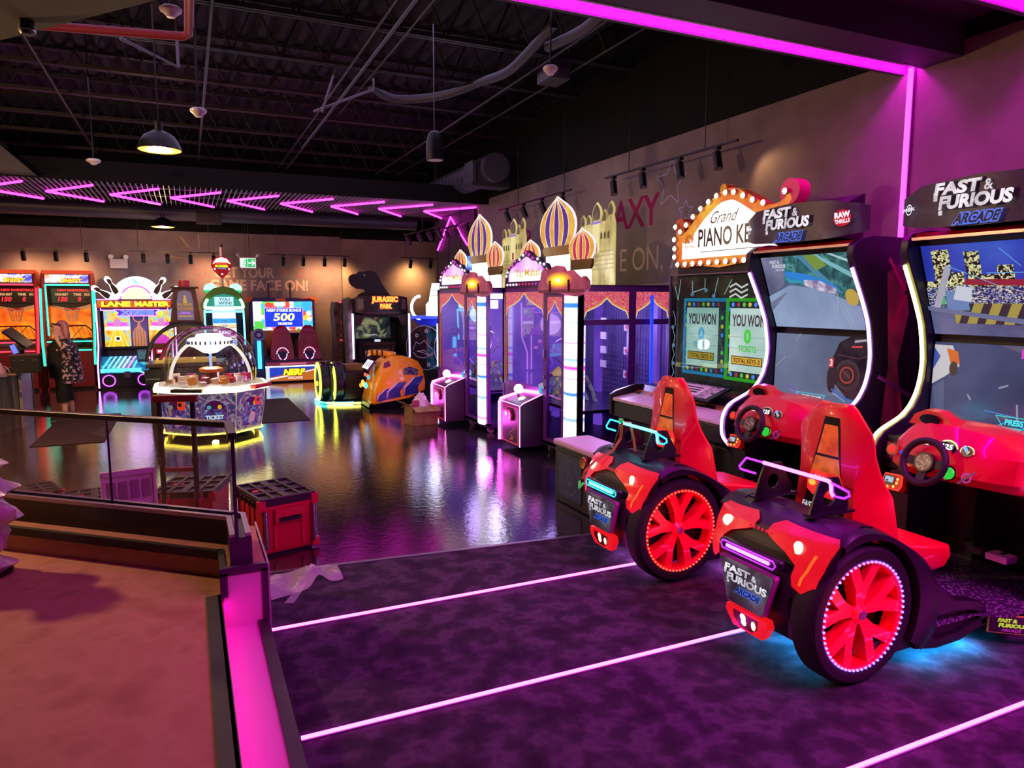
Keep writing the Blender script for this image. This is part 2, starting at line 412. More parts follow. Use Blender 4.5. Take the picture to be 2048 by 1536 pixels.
# half wall: runs diagonally, turns the corner, stops
m = MB()
A = Vector(dg_(5.5,0,0)); B = Vector((.16,4.58,0)); Cc = Vector((.16,4.2,0)); inn = Vector((.655,.756,0))*.10
def wall_poly(w0, w1):
    a0, a1 = A+inn*(w0/.1), A+inn*(w1/.1)
    b0 = Vector((.16+w0*1.0, 4.58+w0*.42, 0)); b1 = Vector((.16+w1, 4.58+w1*.42, 0)); c0 = Vector((.16+w0, 4.2, 0)); c1 = Vector((.16+w1, 4.2, 0))
    return [(a0.x,a0.y),(b0.x,b0.y),(c0.x,c0.y),(c1.x,c1.y),(b1.x,b1.y),(a1.x,a1.y)]
m.prism(wall_poly(0, .11), .5, .655, C('141012', .4), 'z'); m.box(.155, .275, 4.19, 4.2, .5, .66, pf)
m.prism(wall_poly(-.002, .028), .655, .68, C('a39a9e',.35,.6), 'z'); m.prism(wall_poly(.082, .112), .655, .68, C('a39a9e',.35,.6), 'z')
struct('wall_half', m)
r = thing('glass_railing', 'frameless glass railing with flat black handrail along the platform edge', 'railing', (0,0,0))
gl = GLASS('f2eef6', .95)
segs = [(0,.92),(.94,2.9),(2.92,5.5)]
def rp(t): p = A.lerp(B, 1)+d*t+Vector((.655,.756,0))*.055; return p
for t0, t1 in segs:
    g = MB(); p, q = rp(t0), rp(t1); o = Vector((.655,.756,0))*.006
    g.prism([(p.x-o.x,p.y-o.y),(q.x-o.x,q.y-o.y),(q.x+o.x,q.y+o.y),(p.x+o.x,p.y+o.y)], .66, 1.225, gl, 'z'); obj('glass_panel', g, r)
    if t1 < 5: 
        g = MB(); q = rp(t1+.01); g.cyl((q.x,q.y,.66), (q.x,q.y,1.225), .007, C('16121c',.3), n=8); obj('edge_seal', g, r)
g = MB(); p = rp(0); g.box(p.x-.006, p.x+.006, 4.205, p.y-.01, .66, 1.225, gl); obj('glass_panel', g, r)
g = MB(); g.box(p.x-.010, p.x+.010, 4.19, 4.206, .655, 1.225, C('241a3a',.25)); obj('edge_seal', g, r)
g = MB(); q = rp(5.5); o = Vector((.655,.756,0))*.024
g.prism([(p.x-.024,p.y-.012),(q.x-o.x,q.y-o.y),(q.x+o.x,q.y+o.y),(p.x+.024,p.y+.02),(p.x+.024,4.2),(p.x-.024,4.2)], 1.225, 1.262, C('100d10',.3), 'z')
obj('handrail', g, r, bevel=.004)
# ------------------------------------------------------------ slatted ceiling band with chevron lights
m = MB(); sl = C('8d8088', .45, .3); x = -6.0
while x < XW: m.box(x, x+.012, 14.05, 17.2, 4.02, 4.06, sl); x += .088
for y in (14.05, 15.1, 16.15, 17.2): m.box(-6, XW, y-.02, y+.02, 4.06, 4.10, C('241e26',.5))
m.box(-6, XW, 14.0, 14.03, 3.98, 4.32, blk); m.box(-6, XW, 17.22, 17.26, 3.95, 4.3, blk)
struct('ceiling_grille', m)
cores = E('ff2ad8', 9); 
for k in range(-1, 8):
    x = -2.25+1.035*k; m = MB()
    for (ex, ey) in ((x+.86, 14.6), (x+.82, 16.9)):
        if ex > XW-.05: ex = XW-.05
        m.tube([(x,15.75,3.99),(ex,ey,3.99)], .021, cores, 8)
    o = tag(obj('chevron_light', m), ['magenta chevron light under the slatted ceiling, cut by the left frame edge','magenta chevron light under the slatted ceiling, above the bowling cabinet','magenta chevron light under the slatted ceiling, right of the one above the bowling cabinet','magenta chevron light under the slatted ceiling, over the green frog machine','magenta chevron light under the slatted ceiling, over the exit sign','magenta chevron light under the slatted ceiling, over the arcade television','magenta chevron light under the slatted ceiling, left of the dinosaur cabinet','magenta chevron light under the slatted ceiling, over the dinosaur cabinet','magenta chevron light under the slatted ceiling, touching the ribbed wall panel'][k+1], 'light', 'chevron lights under the slatted ceiling')
m = MB()
for y, z in ((17.19,3.24),(15.11,3.22)): m.tube([(XW-.06,16.22,3.95),(XW-.06,y,z)], .021, cores, 8)
tag(obj('chevron_light', m), 'magenta chevron light standing upright on the ribbed wall panel', 'light')
# warm dome pendants, cylinder pendant
for (x, y, z, dz, nm, lb) in ((-3.3,7.6,3.6,.3,620,'black dome pendant with glowing warm disc, beyond the left frame edge'),(-3.9,11.6,3.6,.3,130,'black dome pendant with glowing warm disc, added beyond the frame to light the service counter and woman'),(-.18,8.75,3.6,.215,0,'black dome pendant with glowing warm disc, the nearer and larger one'), (-.39,17.75,3.6,.235,0,'black dome pendant with glowing warm disc, in front of the back wall')):  # pendant over the service counter is unseen, added to light counter and woman
    t = thing('dome_pendant', lb, 'pendant lamp', (x,y,z), 0, 'dome pendants')
    m = MB(); m.lathe([(dz,0),(dz+.006,.01),(dz*.93,.07),(dz*.7,.15),(dz*.3,.2),(.04,.21),(.04,.30),(0,.30)], SATIN, n=32); m.lathe([(dz-.004,.002),(dz*.9,.06),(dz*.68,.14),(0,.19)], E('ffb41e', 3.2), n=32); obj('lamp_shade', m, t); m = MB(); m.lathe([(0,-.004),(dz*.62,-.004)], E('fff2c8', 8), n=32); m.lathe([(dz*.62,-.004),(dz*.94,-.002)], E('ffb828', 3), n=32); obj('diffuser', m, t)
    m = MB(); m.ball((0,0,.07), .075, E('fff0c8', 30), 16); obj('bulb', m, t)
    m = MB(); m.cyl((0,0,.3), (0,0,5.93-z), .008, BLACK, n=6); obj('cord', m, t)
    lamp('bulb_light', 'POINT', (0,0,-.08), nm or 70, (1,.58,.25), .12, parent=t)
t = thing('cylinder_pendant', 'black bell shaped pendant speaker hanging from the open ceiling', 'pendant speaker', (2.69,8.05,3.6))
m = MB(); m.lathe([(.09,0),(.098,.005),(.095,.2),(.07,.3),(.03,.33),(0,.33)], SATIN, n=24); obj('body', m, t)
m = MB(); m.lathe([(0,.004),(.086,.004),(.09,-.002)], C('b0aab4',.5), n=24); obj('grille', m, t)
m = MB(); m.cyl((0,0,.33), (0,0,2.33), .006, STEEL, n=6); obj('cord', m, t)
for x, y, z, s, lb in ((.20,7.9,3.84,.075,'white ceiling dome hanging left of centre'),(0.0,6.55,4.28,.08,'white ceiling dome at the top edge beside the red pipe'),(3.3,6.35,4.2,.07,'grey ceiling dome beside the magenta soffit'),(-1.1,11.9,3.95,.09,'small white disc dome hanging left of the warm pendant')):
    t = thing('ceiling_dome', lb, 'ceiling device', (x,y,z), 0, 'ceiling domes')
    m = MB(); m.lathe([(0,-.05),(.03,-.045),(.05,-.02),(s,0),(s+.004,.02),(s*.8,.035),(0,.04)], C('cfc6d0',.35), n=24); obj('cover', m, t)
    m = MB(); m.cyl((0,0,.03), (0,0,5.93-z), .009, SATIN, n=6); obj('rod', m, t)
# ducts, pipes and conduit
def duct(name, pts, r, mt, label, cat='duct', rings=0):
    m = MB(); m.tube(pts, r, mt, 18)
    return tag(obj(name, m), label, cat)
dm = C('4d4658', .45, .3)
m = MB(); m.cyl((XW-.55,12.3,4.42),(XW-.55,18.0,4.42), .26, dm, n=24)
for i in range(24): m.lathe([(.262,-.012),(.27,0),(.262,.012)], dm, (XW-.55,12.4+i*.235,4.42), (0,1,0), 24)
t = thing('spiral_duct', 'grey spiral air duct along the right wall', 'duct', (0,0,0)); obj('pipe', m, t)
m = MB(); m.box(XW-.95, XW-.2, 12.5, 12.9, 4.1, 4.55, C('2d2833',.5)); m.box(XW-.96, XW-.9, 12.46, 12.94, 4.16, 4.5, C('3c3642',.5)); obj('vent_box', m, t)
t = thing('spiral_duct', 'long dark duct running along the back wall above the machines', 'duct', (0,0,0)); m = MB(); m.cyl((-8,18.45,4.02),(5.6,18.45,4.02), .2, dm, n=24); obj('pipe', m, t)
m = MB(); m.box(.3,.85,18.2,18.7,3.78,4.25, C('1c1822',.5)); obj('vent_box', m, t)
duct('sprinkler_pipe', [(-3,8.72,4.6),(.10,8.1,4.6),(.15,8.05,4.62),(.15,7.9,4.62),(.16,4.6,4.66)], .042, C('8c1c34',.45), 'dark red sprinkler pipe bending at the top left', 'pipe')
for i, (x, y0, y1, z, r) in enumerate([(2.15,4.8,18,5.12,.016),(2.32,4.8,18,5.1,.02),(2.5,4.8,12.5,5.12,.012),(4.45,6.2,18,5.12,.018),(4.98,6.2,18,5.13,.014),(.4,6,18,5.12,.02),(-1.6,6,18,5.13,.02),(-3.2,7,18,5.12,.022)]):
    duct('conduit', [(x,y0,z),(x,(y0+y1)/2,z-.02),(x,y1,z)], r, C('4c4654',.45,.3), 'thin grey conduit strapped under the ceiling joists', 'conduit')['group'] = 'ceiling conduits'
for pts, lb in (([(4.12,8.0,5.03),(4.16,7.2,4.98),(4.14,6.5,5.05),(4.1,5.2,5.15)],'thick grey flexible duct running up to the magenta soffit'),([(3.95,9.9,5.1),(4.02,9.0,5.0),(4.0,8.2,5.05),(3.98,7.6,5.14)],'thick grey flexible duct between the second and third joist'),([(2.6,10.7,5.12),(3.0,10.9,5.02),(3.6,10.5,5.03),(4.0,9.95,5.12)],'flexible grey duct sagging low across the third joist')):
    duct('flexible_duct', smooth_path(pts, 5), .06, C('36313e',.5), lb)
m = MB(); m.box(4.55, 4.85, 8.75, 9.15, 4.95, 5.2, C('4a4452',.5)); tag(obj('junction_box', m), 'grey metal junction box at the joist end by the right wall', 'box')
for i, pts in enumerate([[(1.75,10.55,4.62),(2.55,10.3,4.95),(2.55,10.3,5.22)],[(2.05,10.4,5.2),(1.85,10.45,4.6)],[(-.5,8.9,4.75),(.05,9.5,4.7),(.05,9.5,5.93)]]):
    duct('conduit', pts, .018, C('6a6274',.4,.4), ['slanting grey pipe left of the bell shaped speaker','short steep grey pipe at the left end of the slanting pipe','bent grey pipe dropping from a joist'][i], 'conduit')
# dark bulkheads at the left
m = MB(); m.prism([(-1.25,6.95),(-.02,5.5),(-.02,3.5),(-6,3.5),(-6,9)], 4.0, 5.2, C('1f191f',.8), 'z'); struct('ceiling_bulkhead', m)
m = MB(); m.box(-6,-2.62,13.6,14.0,3.98,4.6, blk); m.prism([(-2.62,4.0),(-2.1,4.0),(-2.62,4.5)], 13.6, 14.0, C('3a3444',.6), 'y'); struct('ceiling_bulkhead', m)
t = thing('spotlight', 'dark gimbal spotlight in the corner bulkhead at top left', 'spotlight', (-.95,6.35,4.0)); m = MB(); m.lathe([(.05,0),(.055,-.07),(.04,-.1),(0,-.1)], SATIN, n=18); obj('body', m, t); m = MB(); m.lathe([(.056,-.068),(.056,-.08),(.046,-.08)], CHROME, n=18); obj('ring', m, t)
# paint on the walls
lt = C('c3a39c', .85, spec=.1); RW = Fr((XW,0,0),(0,-1,0),(0,0,1)); BW = Fr((0,YB,0),(1,0,0),(0,0,1))
def mark(m, label): return tag(obj('wall_lettering', m), label, 'wall lettering')
m = MB(); m.text(RW, 'E ON,', -8.99, -7.95, 2.36, 2.74, lt); mark(m, 'pale painted letters of the slogan on the right wall, ending in a comma')
m = MB(); m.text(RW, 'A', -7.80, -7.42, 2.42, 2.84, lt); mark(m, 'pale painted capital after the comma, beside the bulb framed sign')
pk = C('8a1f58', .85, spec=.1); m = MB(); m.text(RW, 'AXY', -9.2, -8.05, 3.02, 3.44, pk, .02); mark(m, 'magenta painted letters on the right wall above the pale slogan')
m = MB(); m.text(RW, 'R', -12.25, -11.9, 2.95, 3.3, pk, .02); mark(m, 'single magenta painted letter between the two castle panels')
ln = C('a8a2dc',.85)
def star(cy, cz, r): return [(cy+(r if i % 2 == 0 else r*.45)*sin(pi*i/5+.06), cz+(r if i % 2 == 0 else r*.45)*cos(pi*i/5+.06)) for i in range(10)]
m = MB(); m.line(RW, star(-7.82,3.52,.33), .014, ln, closed=True); mark(m, 'large lilac outline star painted on the right wall')
m = MB(); m.line(RW, star(-7.5,3.12,.16), .014, ln, closed=True); mark(m, 'small lilac outline star painted below the large one')
orr = C('b0585a',.85); m = MB(); m.line(RW, [(-13.5,2.6),(-13.42,3.7),(-13.3,3.9),(-13.15,3.7),(-13.1,2.9),(-12.95,2.6)], .014, orr); mark(m, 'tall orange outline rocket painted on the right wall')
m = MB(); m.line(RW, [(-9.1,2.2),(-5.0,2.26)], .012, lt); mark(m, 'thin pale line painted under the slogan on the right wall')
m = MB(); m.text(BW, 'GET YOUR', .69, 2.13, 2.56, 2.84, lt, .035); mark(m, 'upper line of the pale slogan on the back wall')
m = MB(); m.text(BW, 'GAME FACE ON!', .56, 2.97, 2.24, 2.52, lt, .035); mark(m, 'lower line of the pale slogan on the back wall, ending in an exclamation mark')
m = MB(); m.line(BW, [(2.28,2.82),(2.28,2.62),(2.47,2.72)], .018, C('c06a34',.85), closed=True); mark(m, 'orange outline triangle painted after the slogan')
m = MB(); m.ring(BW, 2.78,2.70,.09,.11, C('9a4a58',.85)); mark(m, 'red outline circle painted right of the orange triangle')
sc_ = C('a8445a',.85); m = MB()
for q in ([(.18,3.05),(.05,2.95),(-.05,2.8),(.0,2.6),(.2,2.5),(.42,2.55),(.5,2.75),(.42,2.95),(.18,3.05)], [(.05,2.8),(.2,2.88),(.25,2.7),(.4,2.8)], [(.1,2.62),(.22,2.66),(.36,2.6)], [(.0,2.5),(.02,2.2)], [(.3,2.48),(.28,2.1)]): m.line(BW, q, .014, sc_)
mark(m, 'pink line drawing painted on the wall left of the frog machine')
for a, b_, c, d_, cl, lb in ((-.05,3.55,.12,3.3,'c9a03c','yellow painted dash slanting under the far pendant'),(.35,3.6,.36,3.3,'b8a8b0','pale upright painted dash above the frog machine'),(.85,3.35,.65,3.15,'6a9a7a','green painted dash right of the red beacon sign'),(-.3,3.08,-.1,3.03,'c9803c','orange painted dash above the bowling cabinet'),(-.4,3.0,-.2,3.06,'6a9a7a','green painted dash beside the orange one')):
    m = MB(); m.line(BW, [(a,b_),(c,d_)], .018, C(cl,.85)); mark(m, lb)
# track lights
def track(name_label, p, q, heads, aim, grp, lit=None, drop=(), top=5.93):
    t = thing('track_light', name_label, 'track light', p, 0, 'track lights'); P_ = Vector(p); q = Vector(q)-P_
    m = MB(); dd = q.normalized(); sd = Vector((-dd.y,dd.x,0))*.016
    m.loft([[a+sd+Vector((0,0,.0)), a-sd, a-sd+Vector((0,0,.022)), a+sd+Vector((0,0,.022))] for a in (Vector((0,0,0)), q)], SATIN); obj('rail', m, t)
    for f in heads:
        a = q*f; m = MB(); av = Vector(aim).normalized()
        m.cyl(a, a-Vector((0,0,.09)), .012, BLACK, n=8); m.box(a.x-.03,a.x+.03,a.y-.03,a.y+.03,a.z-.03,a.z, BLACK)
        c = a-Vector((0,0,.11)); m.cyl(c-av*.05, c+av*.15, .048, SATIN, n=18); m.cyl(c+av*.151, c+av*.152, .04, E('fff0c8', lit) if lit else CHROME, n=18); obj('spot_head', m, t)
    for f in drop:
        a = q*f; m = MB(); m.cyl(a, a+Vector((0,0,top-p[2]-q.z*f)), .006, BLACK, n=6); obj('hanger', m, t)
    return t
track('black track light before the grey wall, nearest the piano sign', (5.55,8.95,3.72),(5.55,6.25,3.72), (.08,.34,.63,.88), (-.1,-.35,-1), 0, drop=(.22,.8))
track('black track light above the striped onion domes', (5.55,12.75,3.7),(5.55,9.95,3.7), (.12,.38,.64,.9), (.2,-.45,-1), 0, drop=(.3,.92))
track('black track light in front of the ribbed wall panel', (5.5,16.9,3.63),(5.5,13.9,3.63), (.2,.42,.62,.85), (.1,-.6,-.7), 0, drop=(.1,.7), top=4.22)
for a, b_, hs, lb in ((-4.2,-1.85,(.15,.42,.68,.93),'black track light on the back wall above the two hoop games'),(-1.15,.75,(.15,.42,.68,.95),'black track light on the back wall between the emergency light and exit sign'),(1.9,3.95,(.18,.42,.68,.93),'black track light on the back wall above the television'),(5.3,6.7,(.2,.6,.9),'black track light on the back wall beside the ribbed panel')):
    t = track(lb, (a,YB-.75,3.12),(b_,YB-.75,3.12), hs, (.0,.45,-1), 0, 25, drop=(.1,.9))
    for f in ({-4.2:(.42,.80),-1.15:(.90,),1.9:(.62,.9),5.3:(.3,)}[a]):
        lamp('spot_light', 'SPOT', ((b_-a)*f, .10, -.29), 80, (1,.52,.20), .10, spot=125, parent=t, blend=1).rotation_euler = (radians(58),0,0)
track('magenta lit track light hanging near the far right corner', (4.85,16.9,3.55),(5.25,15.2,3.62), (.1,.4,.65,.9), (.3,-.4,-.8), 0, drop=(.5,), top=4.03)
lamp('spot_light', 'SPOT', (5.6,6.25,3.62), 10, (1,.6,.24), .05, (5.85,5.75,2.9), 120)
# signs on the back wall
t = thing('emergency_light', 'white emergency light box with two lamp heads on the back wall', 'emergency light', (-1.42,YB-.05,2.75)); m = MB(); m.box(-.19,.19,-.06,.05,0,.22, C('cfc4cc',.5)); obj('body', m, t, bevel=.01)
for s in (-1,1):
    m = MB(); m.cyl((s*.14,-.02,.22),(s*.14,-.02,.26), .02, WHITE, n=10); m.cyl((s*.14,.02,.29),(s*.16,-.1,.27), .05, WHITE, .055, 16); obj('lamp_head', m, t)
t = thing('exit_sign', 'green running man exit sign hanging above the slogan', 'exit sign', (1.44,19.0,2.8)); m = MB(); m.box(-.2,.2,-.03,.03,-.02,.25, C('cfc4cc',.5)); obj('body', m, t, bevel=.006)
f = XZ(-.031); gn = E('15b060', 1.3); wt = E('ffffff', 1.3); m = MB(); m.rect(f,-.18,.18,0,.23,wt); m.rect(f,.0,.17,.01,.22,gn); m.rect(f,-.17,-.01,.01,.22,gn); m.rect(f,-.165,-.05,.02,.21,wt)
m.line(f, [(.02,.115),(.15,.115)], .03, wt); m.line(f, [(.10,.06),(.15,.115),(.10,.17)], .03, wt)
m.disc(f,-.07,.17,.018,gn); m.line(f, [(-.09,.14),(-.10,.09),(-.13,.05)], .018, gn); m.line(f, [(-.10,.09),(-.06,.07),(-.05,.03)], .018, gn); m.line(f, [(-.13,.12),(-.09,.14),(-.05,.12)], .014, gn); obj('legend', m, t)
for s in (-1,1):
    m = MB(); m.cyl((s*.2,0,.27),(s*.25,-.06,.32), .025, WHITE, .035, 12); obj('lamp_head', m, t)
m = MB(); m.cyl((.05,0,.25),(.02,0,1.4), .008, BLACK, n=6); m.cyl((-.05,0,.25),(-.05,0,1.4), .006, BLACK, n=6); obj('hanger', m, t)
# ------------------------------------------------------------ racing cabinets
# local axes of every cabinet: x to the player's right, y away from the viewer, z up
RED = C('ea0026', .38, coat=.25); REDD = C('cc0026', .35, coat=.5); PLAS = C('17131a', .42); TYRE = C('0c0a0d', .7)
def logo_ff(mb, f, a0, a1, b0, b1, big=True):
    "two-line title with the blue word under it"
    wd, h = a1-a0, b1-b0
    wt = N([(0.3,'9a93a8'),(0.6,'f4f2fa')], 9, .4, em=.95); bl = E('2a6ae8', 1.0); bk = C('0a0a12', .5); dk = C('06060a', .5)
    mb.btext(f, 'FAST', a0, a0+wd*.60, b0+h*.70, b1, wt, dk, .05, .05, shear=.12); mb.text(f, '&', a0+wd*.64, a0+wd*.75, b0+h*.70, b0+h*.94, wt, .02)
    mb.rect(f, a0-wd*.01, a0+wd*.045, b0+h*.58, b0+h*.78, wt); mb.rect(f, a0+wd*.075, a0+wd*.125, b0+h*.24, b0+h*.42, wt)
    mb.btext(f, 'FURIOUS', a0+wd*.08, a1, b0+h*.36, b0+h*.68, wt, dk, .05, .05, shear=.12)
    mb.btext(f, 'ARCADE', a0+wd*.30, a0+wd*.86, b0, b0+h*.24, bk, bl, .03, .12, shear=.35)
def wheel_x(mb_t, mb_r, mb_l, x, s, led):
    "tyre, rim and rim light turned about the x axis; s: outward side"
    R = .375
    mb_t.lathe([(.295,0),(.31,.008),(.35,.004),(R-.008,-.02),(R,-.045),(R,-.125),(R-.02,-.15),(.30,-.15),(.295,-.12)], TYRE, (x,0,R), (s,0,0), 56, closed=True)
    mb_r.lathe([(.298,-.002),(.285,-.004),(.272,-.014),(.266,-.09),(.30,-.09)], RED, (x,0,R), (s,0,0), 48)
    mb_r.lathe([(0,-.12),(.27,-.12)], C('1a0509',.6), (x,0,R), (s,0,0), 32); mb_r.lathe([(0,-.008),(.03,-.010),(.055,-.03),(.06,-.09)], RED, (x,0,R), (s,0,0), 20); mb_r.lathe([(0,-.004),(.024,-.006),(.028,-.012)], C('7a4a80',.3,.6), (x,0,R), (s,0,0), 16)
    for k in range(5):
        for dlt in (-.17,.17):
            t0 = 2*pi*k/5+.3; t1 = t0+dlt*1.75
            def pt(r, t, off): return (x+s*off, r*cos(t), R+r*sin(t))
            w0, w1 = .30/1, .075
            ring0 = [pt(.035,t0-.6,-.035), pt(.035,t0+.6,-.035), pt(.035,t0+.6,-.09), pt(.035,t0-.6,-.09)]
            ring1 = [pt(.15,t0+dlt*.8-.20,-.022), pt(.15,t0+dlt*.8+.20,-.022), pt(.15,t0+dlt*.8+.22,-.09), pt(.15,t0+dlt*.8-.22,-.09)]
            ring2 = [pt(.272,t1-.115,-.012), pt(.272,t1+.115,-.012), pt(.272,t1+.14,-.09), pt(.272,t1-.14,-.09)]
            if s < 0: ring0, ring1, ring2 = [q[::-1] for q in (ring0, ring1, ring2)]
            mb_r.loft([ring0, ring1, ring2], RED)
    for k in range(60):
        t = 2*pi*k/60; mb_l.ball((x+s*.003, .288*cos(t), R+.288*sin(t)), .0072, led, 8)
def racer(name_loc, label, seatled, rimled, sideL, sideR, glow, scene_fn, strap=False):
    t = thing('racing_cabinet', label, 'arcade cabinet', name_loc, -pi/2, 'twin racing cabinets')
    # --- rear body
    prof = [(.20,-.29),(.26,-.33),(.34,-.37),(.52,-.395),(.60,-.40),(.64,-.375),(.70,-.36),(.78,-.31),(.83,-.24),(.855,-.15)]
    def ysurf(x, z): return interp(prof, z)+.10*(abs(x)/.42)**2.6+.02
    hw = [(.20,.17),(.30,.215),(.46,.235),(.60,.40),(.66,.435),(.80,.42),(.855,.40)]
    m = MB(); XS = [-1+.0625*i for i in range(33)]; ZS = [.20+.018*i for i in range(36)]+[.845,.855]
    rows = []
    for z in ZS: rows.append([(x*interp(hw,z), ysurf(x*interp(hw,z),z), z) for x in XS])
    rows.append([(x*.38, .07, .83) for x in XS]); rows.append([(x*.36, .10, .58) for x in XS])
    for a, b_ in zip(rows, rows[1:]):
        i0 = len(m.v); m.add(a+b_, [(i,i+1,i+1+len(a),i+len(a)) for i in range(len(a)-1)], PLAS)
    m.box(-.225,.225,-.2,.5,.16,.40,PLAS); m.box(-.36,.36,-.1,.05,.60,.78,BLACK)
    body = obj('rear_body', m, t, angle=50); n0 = len(t.children)
    fx = lambda off: (lambda a, b_: (a, ysurf(a, b_)-off, b_))
    # tail light clusters
    redl = N([(0.3,'f00418'),(0.7,'ff1c1c')], 6, .3, em=.85)
    for s in (-1, 1):
        m = MB(); P = [(.05,.80),(.10,.828),(.40,.805),(.422,.775),(.375,.515),(.34,.50),(.27,.545),(.265,.65),(.20,.70),(.10,.735),(.05,.755)]
        m.patch([(s*a, b_) for a, b_ in P], fx(.020), redl); o = obj('tail_light', m, t)
        m = MB(); c = Vector((s*.26, ysurf(.26,.735)-.022, .735)); m.cyl(c, c+Vector((-s*.003,-.012,.003)), .032, N([(0.25,'ff9a30'),(0.45,'fff4e0')], 90, .4, em=3, kind='cells'), n=20); obj('lamp', m, o)
        if s > 0: m = MB(); m.patch([(.345,.72),(.36,.72),(.318,.56),(.305,.56)], fx(.026), E('ff5a14', 1.3), 2); obj('lamp', m, o)
    m = MB(); m.patch([(-.10,.775),(.085,.775),(.085,.745),(-.10,.745)], fx(.016), BLACK, 2)
    for k in range(6): m.ball((-.075+.03*k, ysurf(0,.76)-.02, .76), .009, E('e0202c', .9), 10)
    obj('marker_lights', m, t)
    # light bar, screen plate, lower reflector
    m = MB(); m.box(-.235,.225,-.405,-.35,.60,.66,PLAS); o = obj('bar_housing', m, t, bevel=.02, seg=3)
    m = MB(); m.box(-.165,.155,-.413,-.40,.622,.638,E(seatled,18)); obj('light_bar', m, o)
    m = MB(); m.tube([(-.195,-.41,.608),(.185,-.41,.608),(.2,-.408,.63),(.185,-.41,.652),(-.195,-.41,.652),(-.21,-.408,.63)], .005, E(seatled,1.2), 6, True); obj('light_bar', m, o)
    m = MB(); PL = [(-.21,.57),(.20,.57),(.205,.555),(.135,.33),(.12,.32),(-.13,.32),(-.145,.33),(-.215,.555)]
    fr = Fr((0,-.408,0),(1,0,0),(0,-.0,1)); m.fprism(fr, PL, -.03, 0, C('c83ca8',.4)); m.k = 2
    m.poly(fr, [(a*.96, .445+(b_-.445)*.95) for a, b_ in PL], N([(0.3,'1a1820'),(0.55,'5a5664'),(0.75,'9a96a2')], 7, .35, em=.45, dist=.6))
    logo_ff(m, fr, -.165, .16, .395, .535); obj('rear_screen', m, t)
    m = MB(); Q = [(-.155,.30),(.145,.30),(.155,.26),(.11,.185),(-.11,.185),(-.165,.26)]
    fr2 = Fr((0,-.365,0),(1,0,0),(0,-.12,1)); m.fprism(fr2, Q, -.05, 0, redl); m.k = 1
    m.poly(fr2, [(-.10,.285),(.09,.285),(.08,.23),(.04,.2),(-.05,.2),(-.1,.24)], C('6a0612',.3))
    em = N([(0.2,'ff7a20'),(0.4,'fff0c0')], 110, .4, em=3, kind='cells'); m.disc(fr2,-.025,.262,.022,em,n=12); m.disc(fr2,-.02,.235,.02,em,n=12); m.disc(fr2,.055,.245,.016,em,.026,n=12); obj('reflector', m, t)
    for o in t.children: o.location.x = .02
    # fenders
    pol = [(116,.47),(108,.49),(99,.49),(90,.478),(75,.455),(60,.447),(47,.462),(30,.51),(15,.56),(0,.60),(-18,.605),(-30,.55)]
    outer = smooth_path([(r*cos(radians(a)), .375+r*sin(radians(a)), 0) for a, r in pol], 3)
    inn = smooth_path([(.405*cos(radians(a)), .375+.405*sin(radians(a)), 0) for a, r in pol], 3)
    for s in (-1, 1):
        m = MB(); A = []
        for q, p in zip(outer, inn):
            A.append([(s*.36,q.x,q.y),(s*.425,q.x,q.y-.015),(s*.455,p.x*.45+q.x*.55,p.y*.45+q.y*.55),(s*.45,p.x,p.y),(s*.285,p.x,p.y),(s*.285,q.x,q.y)][::s])
        m.loft(A, PLAS)
        if s < 0: m.prism([(-.08,.2),(-.10,.57),(-.06,.82),(.10,.82),(.40,.62),(.58,.3),(.55,.12)], -.43, -.40, PLAS)
        obj('fender', m, t, angle=50, fix=True)
        m = MB(); q = .41
        m.prism([(.50,.50),(.62,.42),(.72,.335),(.95,.285),(1.02,.25),(1.035,.13),(.98,.13),(.96,.21),(.90,.235),(.72,.26),(.60,.26),(.55,.30)], s*(q-.05), s*(q+.02), PLAS)
        m.prism([(.42,.10),(.60,.07),(.80,.075),(1.035,.13),(1.03,.185),(.80,.125),(.60,.125),(.45,.2)], s*(q-.05), s*(q+.02), PLAS)
        m.prism([(.55,.12),(.68,.12),(.72,.27),(.62,.30)], s*(q-.05), s*(q-.03), C('3a1c40',.6)); obj('side_frame', m, t, bevel=.008, fix=True)
        if s > 0:
            m = MB(); m.prism([(-.30,.26),(-.24,.27),(-.20,.66),(-.10,.72),(-.10,.80),(-.24,.76),(-.30,.6)], .235, .28, PLAS); obj('mud_flap', m, t, bevel=.008, fix=True)
            a, b_, c = MB(), MB(), MB(); wheel_x(a, b_, c, s*.435, s, E(rimled, 9)); w_ = obj('wheel', a, t); obj('rim', b_, w_, label='red five spoke rim'); obj('rim_light', c, w_)
            lamp('rim_glow', 'POINT', (s*.62, .0, .40), 2.4, (1,.08,.10), .12, parent=t)
    # seat
    tab = [(.50,.16,.20,.48,.275),(.60,.16,.205,.475,.275),(.72,.16,.205,.45,.272),(.82,.16,.20,.43,.268),(.90,.165,.195,.41,.266),(.97,.168,.19,.36,.262),(1.04,.17,.185,.315,.258),(1.14,.18,.175,.27,.255),(1.22,.19,.165,.258,.252),(1.27,.195,.155,.25,.24),(1.33,.198,.13,.25,.19),(1.39,.20,.11,.255,.135),(1.415,.205,.09,.255,.10)]
    m = MB(); rings = []
    for z, yr, wr, yf, wf in tab:
        rec = min(.16, (yf-yr)*.62)
        rings.append([(-wr,yr,z),(wr,yr,z),(wr+(wf-wr)*.55,yr+(yf-yr)*.28,z),(wf,yf-.03,z),(wf-.015,yf,z),(wf-.055,yf-.02,z),(wf*.55,yf-rec,z),(0,yf-rec-.01,z),(-wf*.55,yf-rec,z),(-wf+.055,yf-.02,z),(-wf+.015,yf,z),(-wf,yf-.03,z),(-wr-(wf-wr)*.55,yr+(yf-yr)*.28,z)])
    m.loft(rings, RED); seat = obj('seat_back', m, t, angle=40)
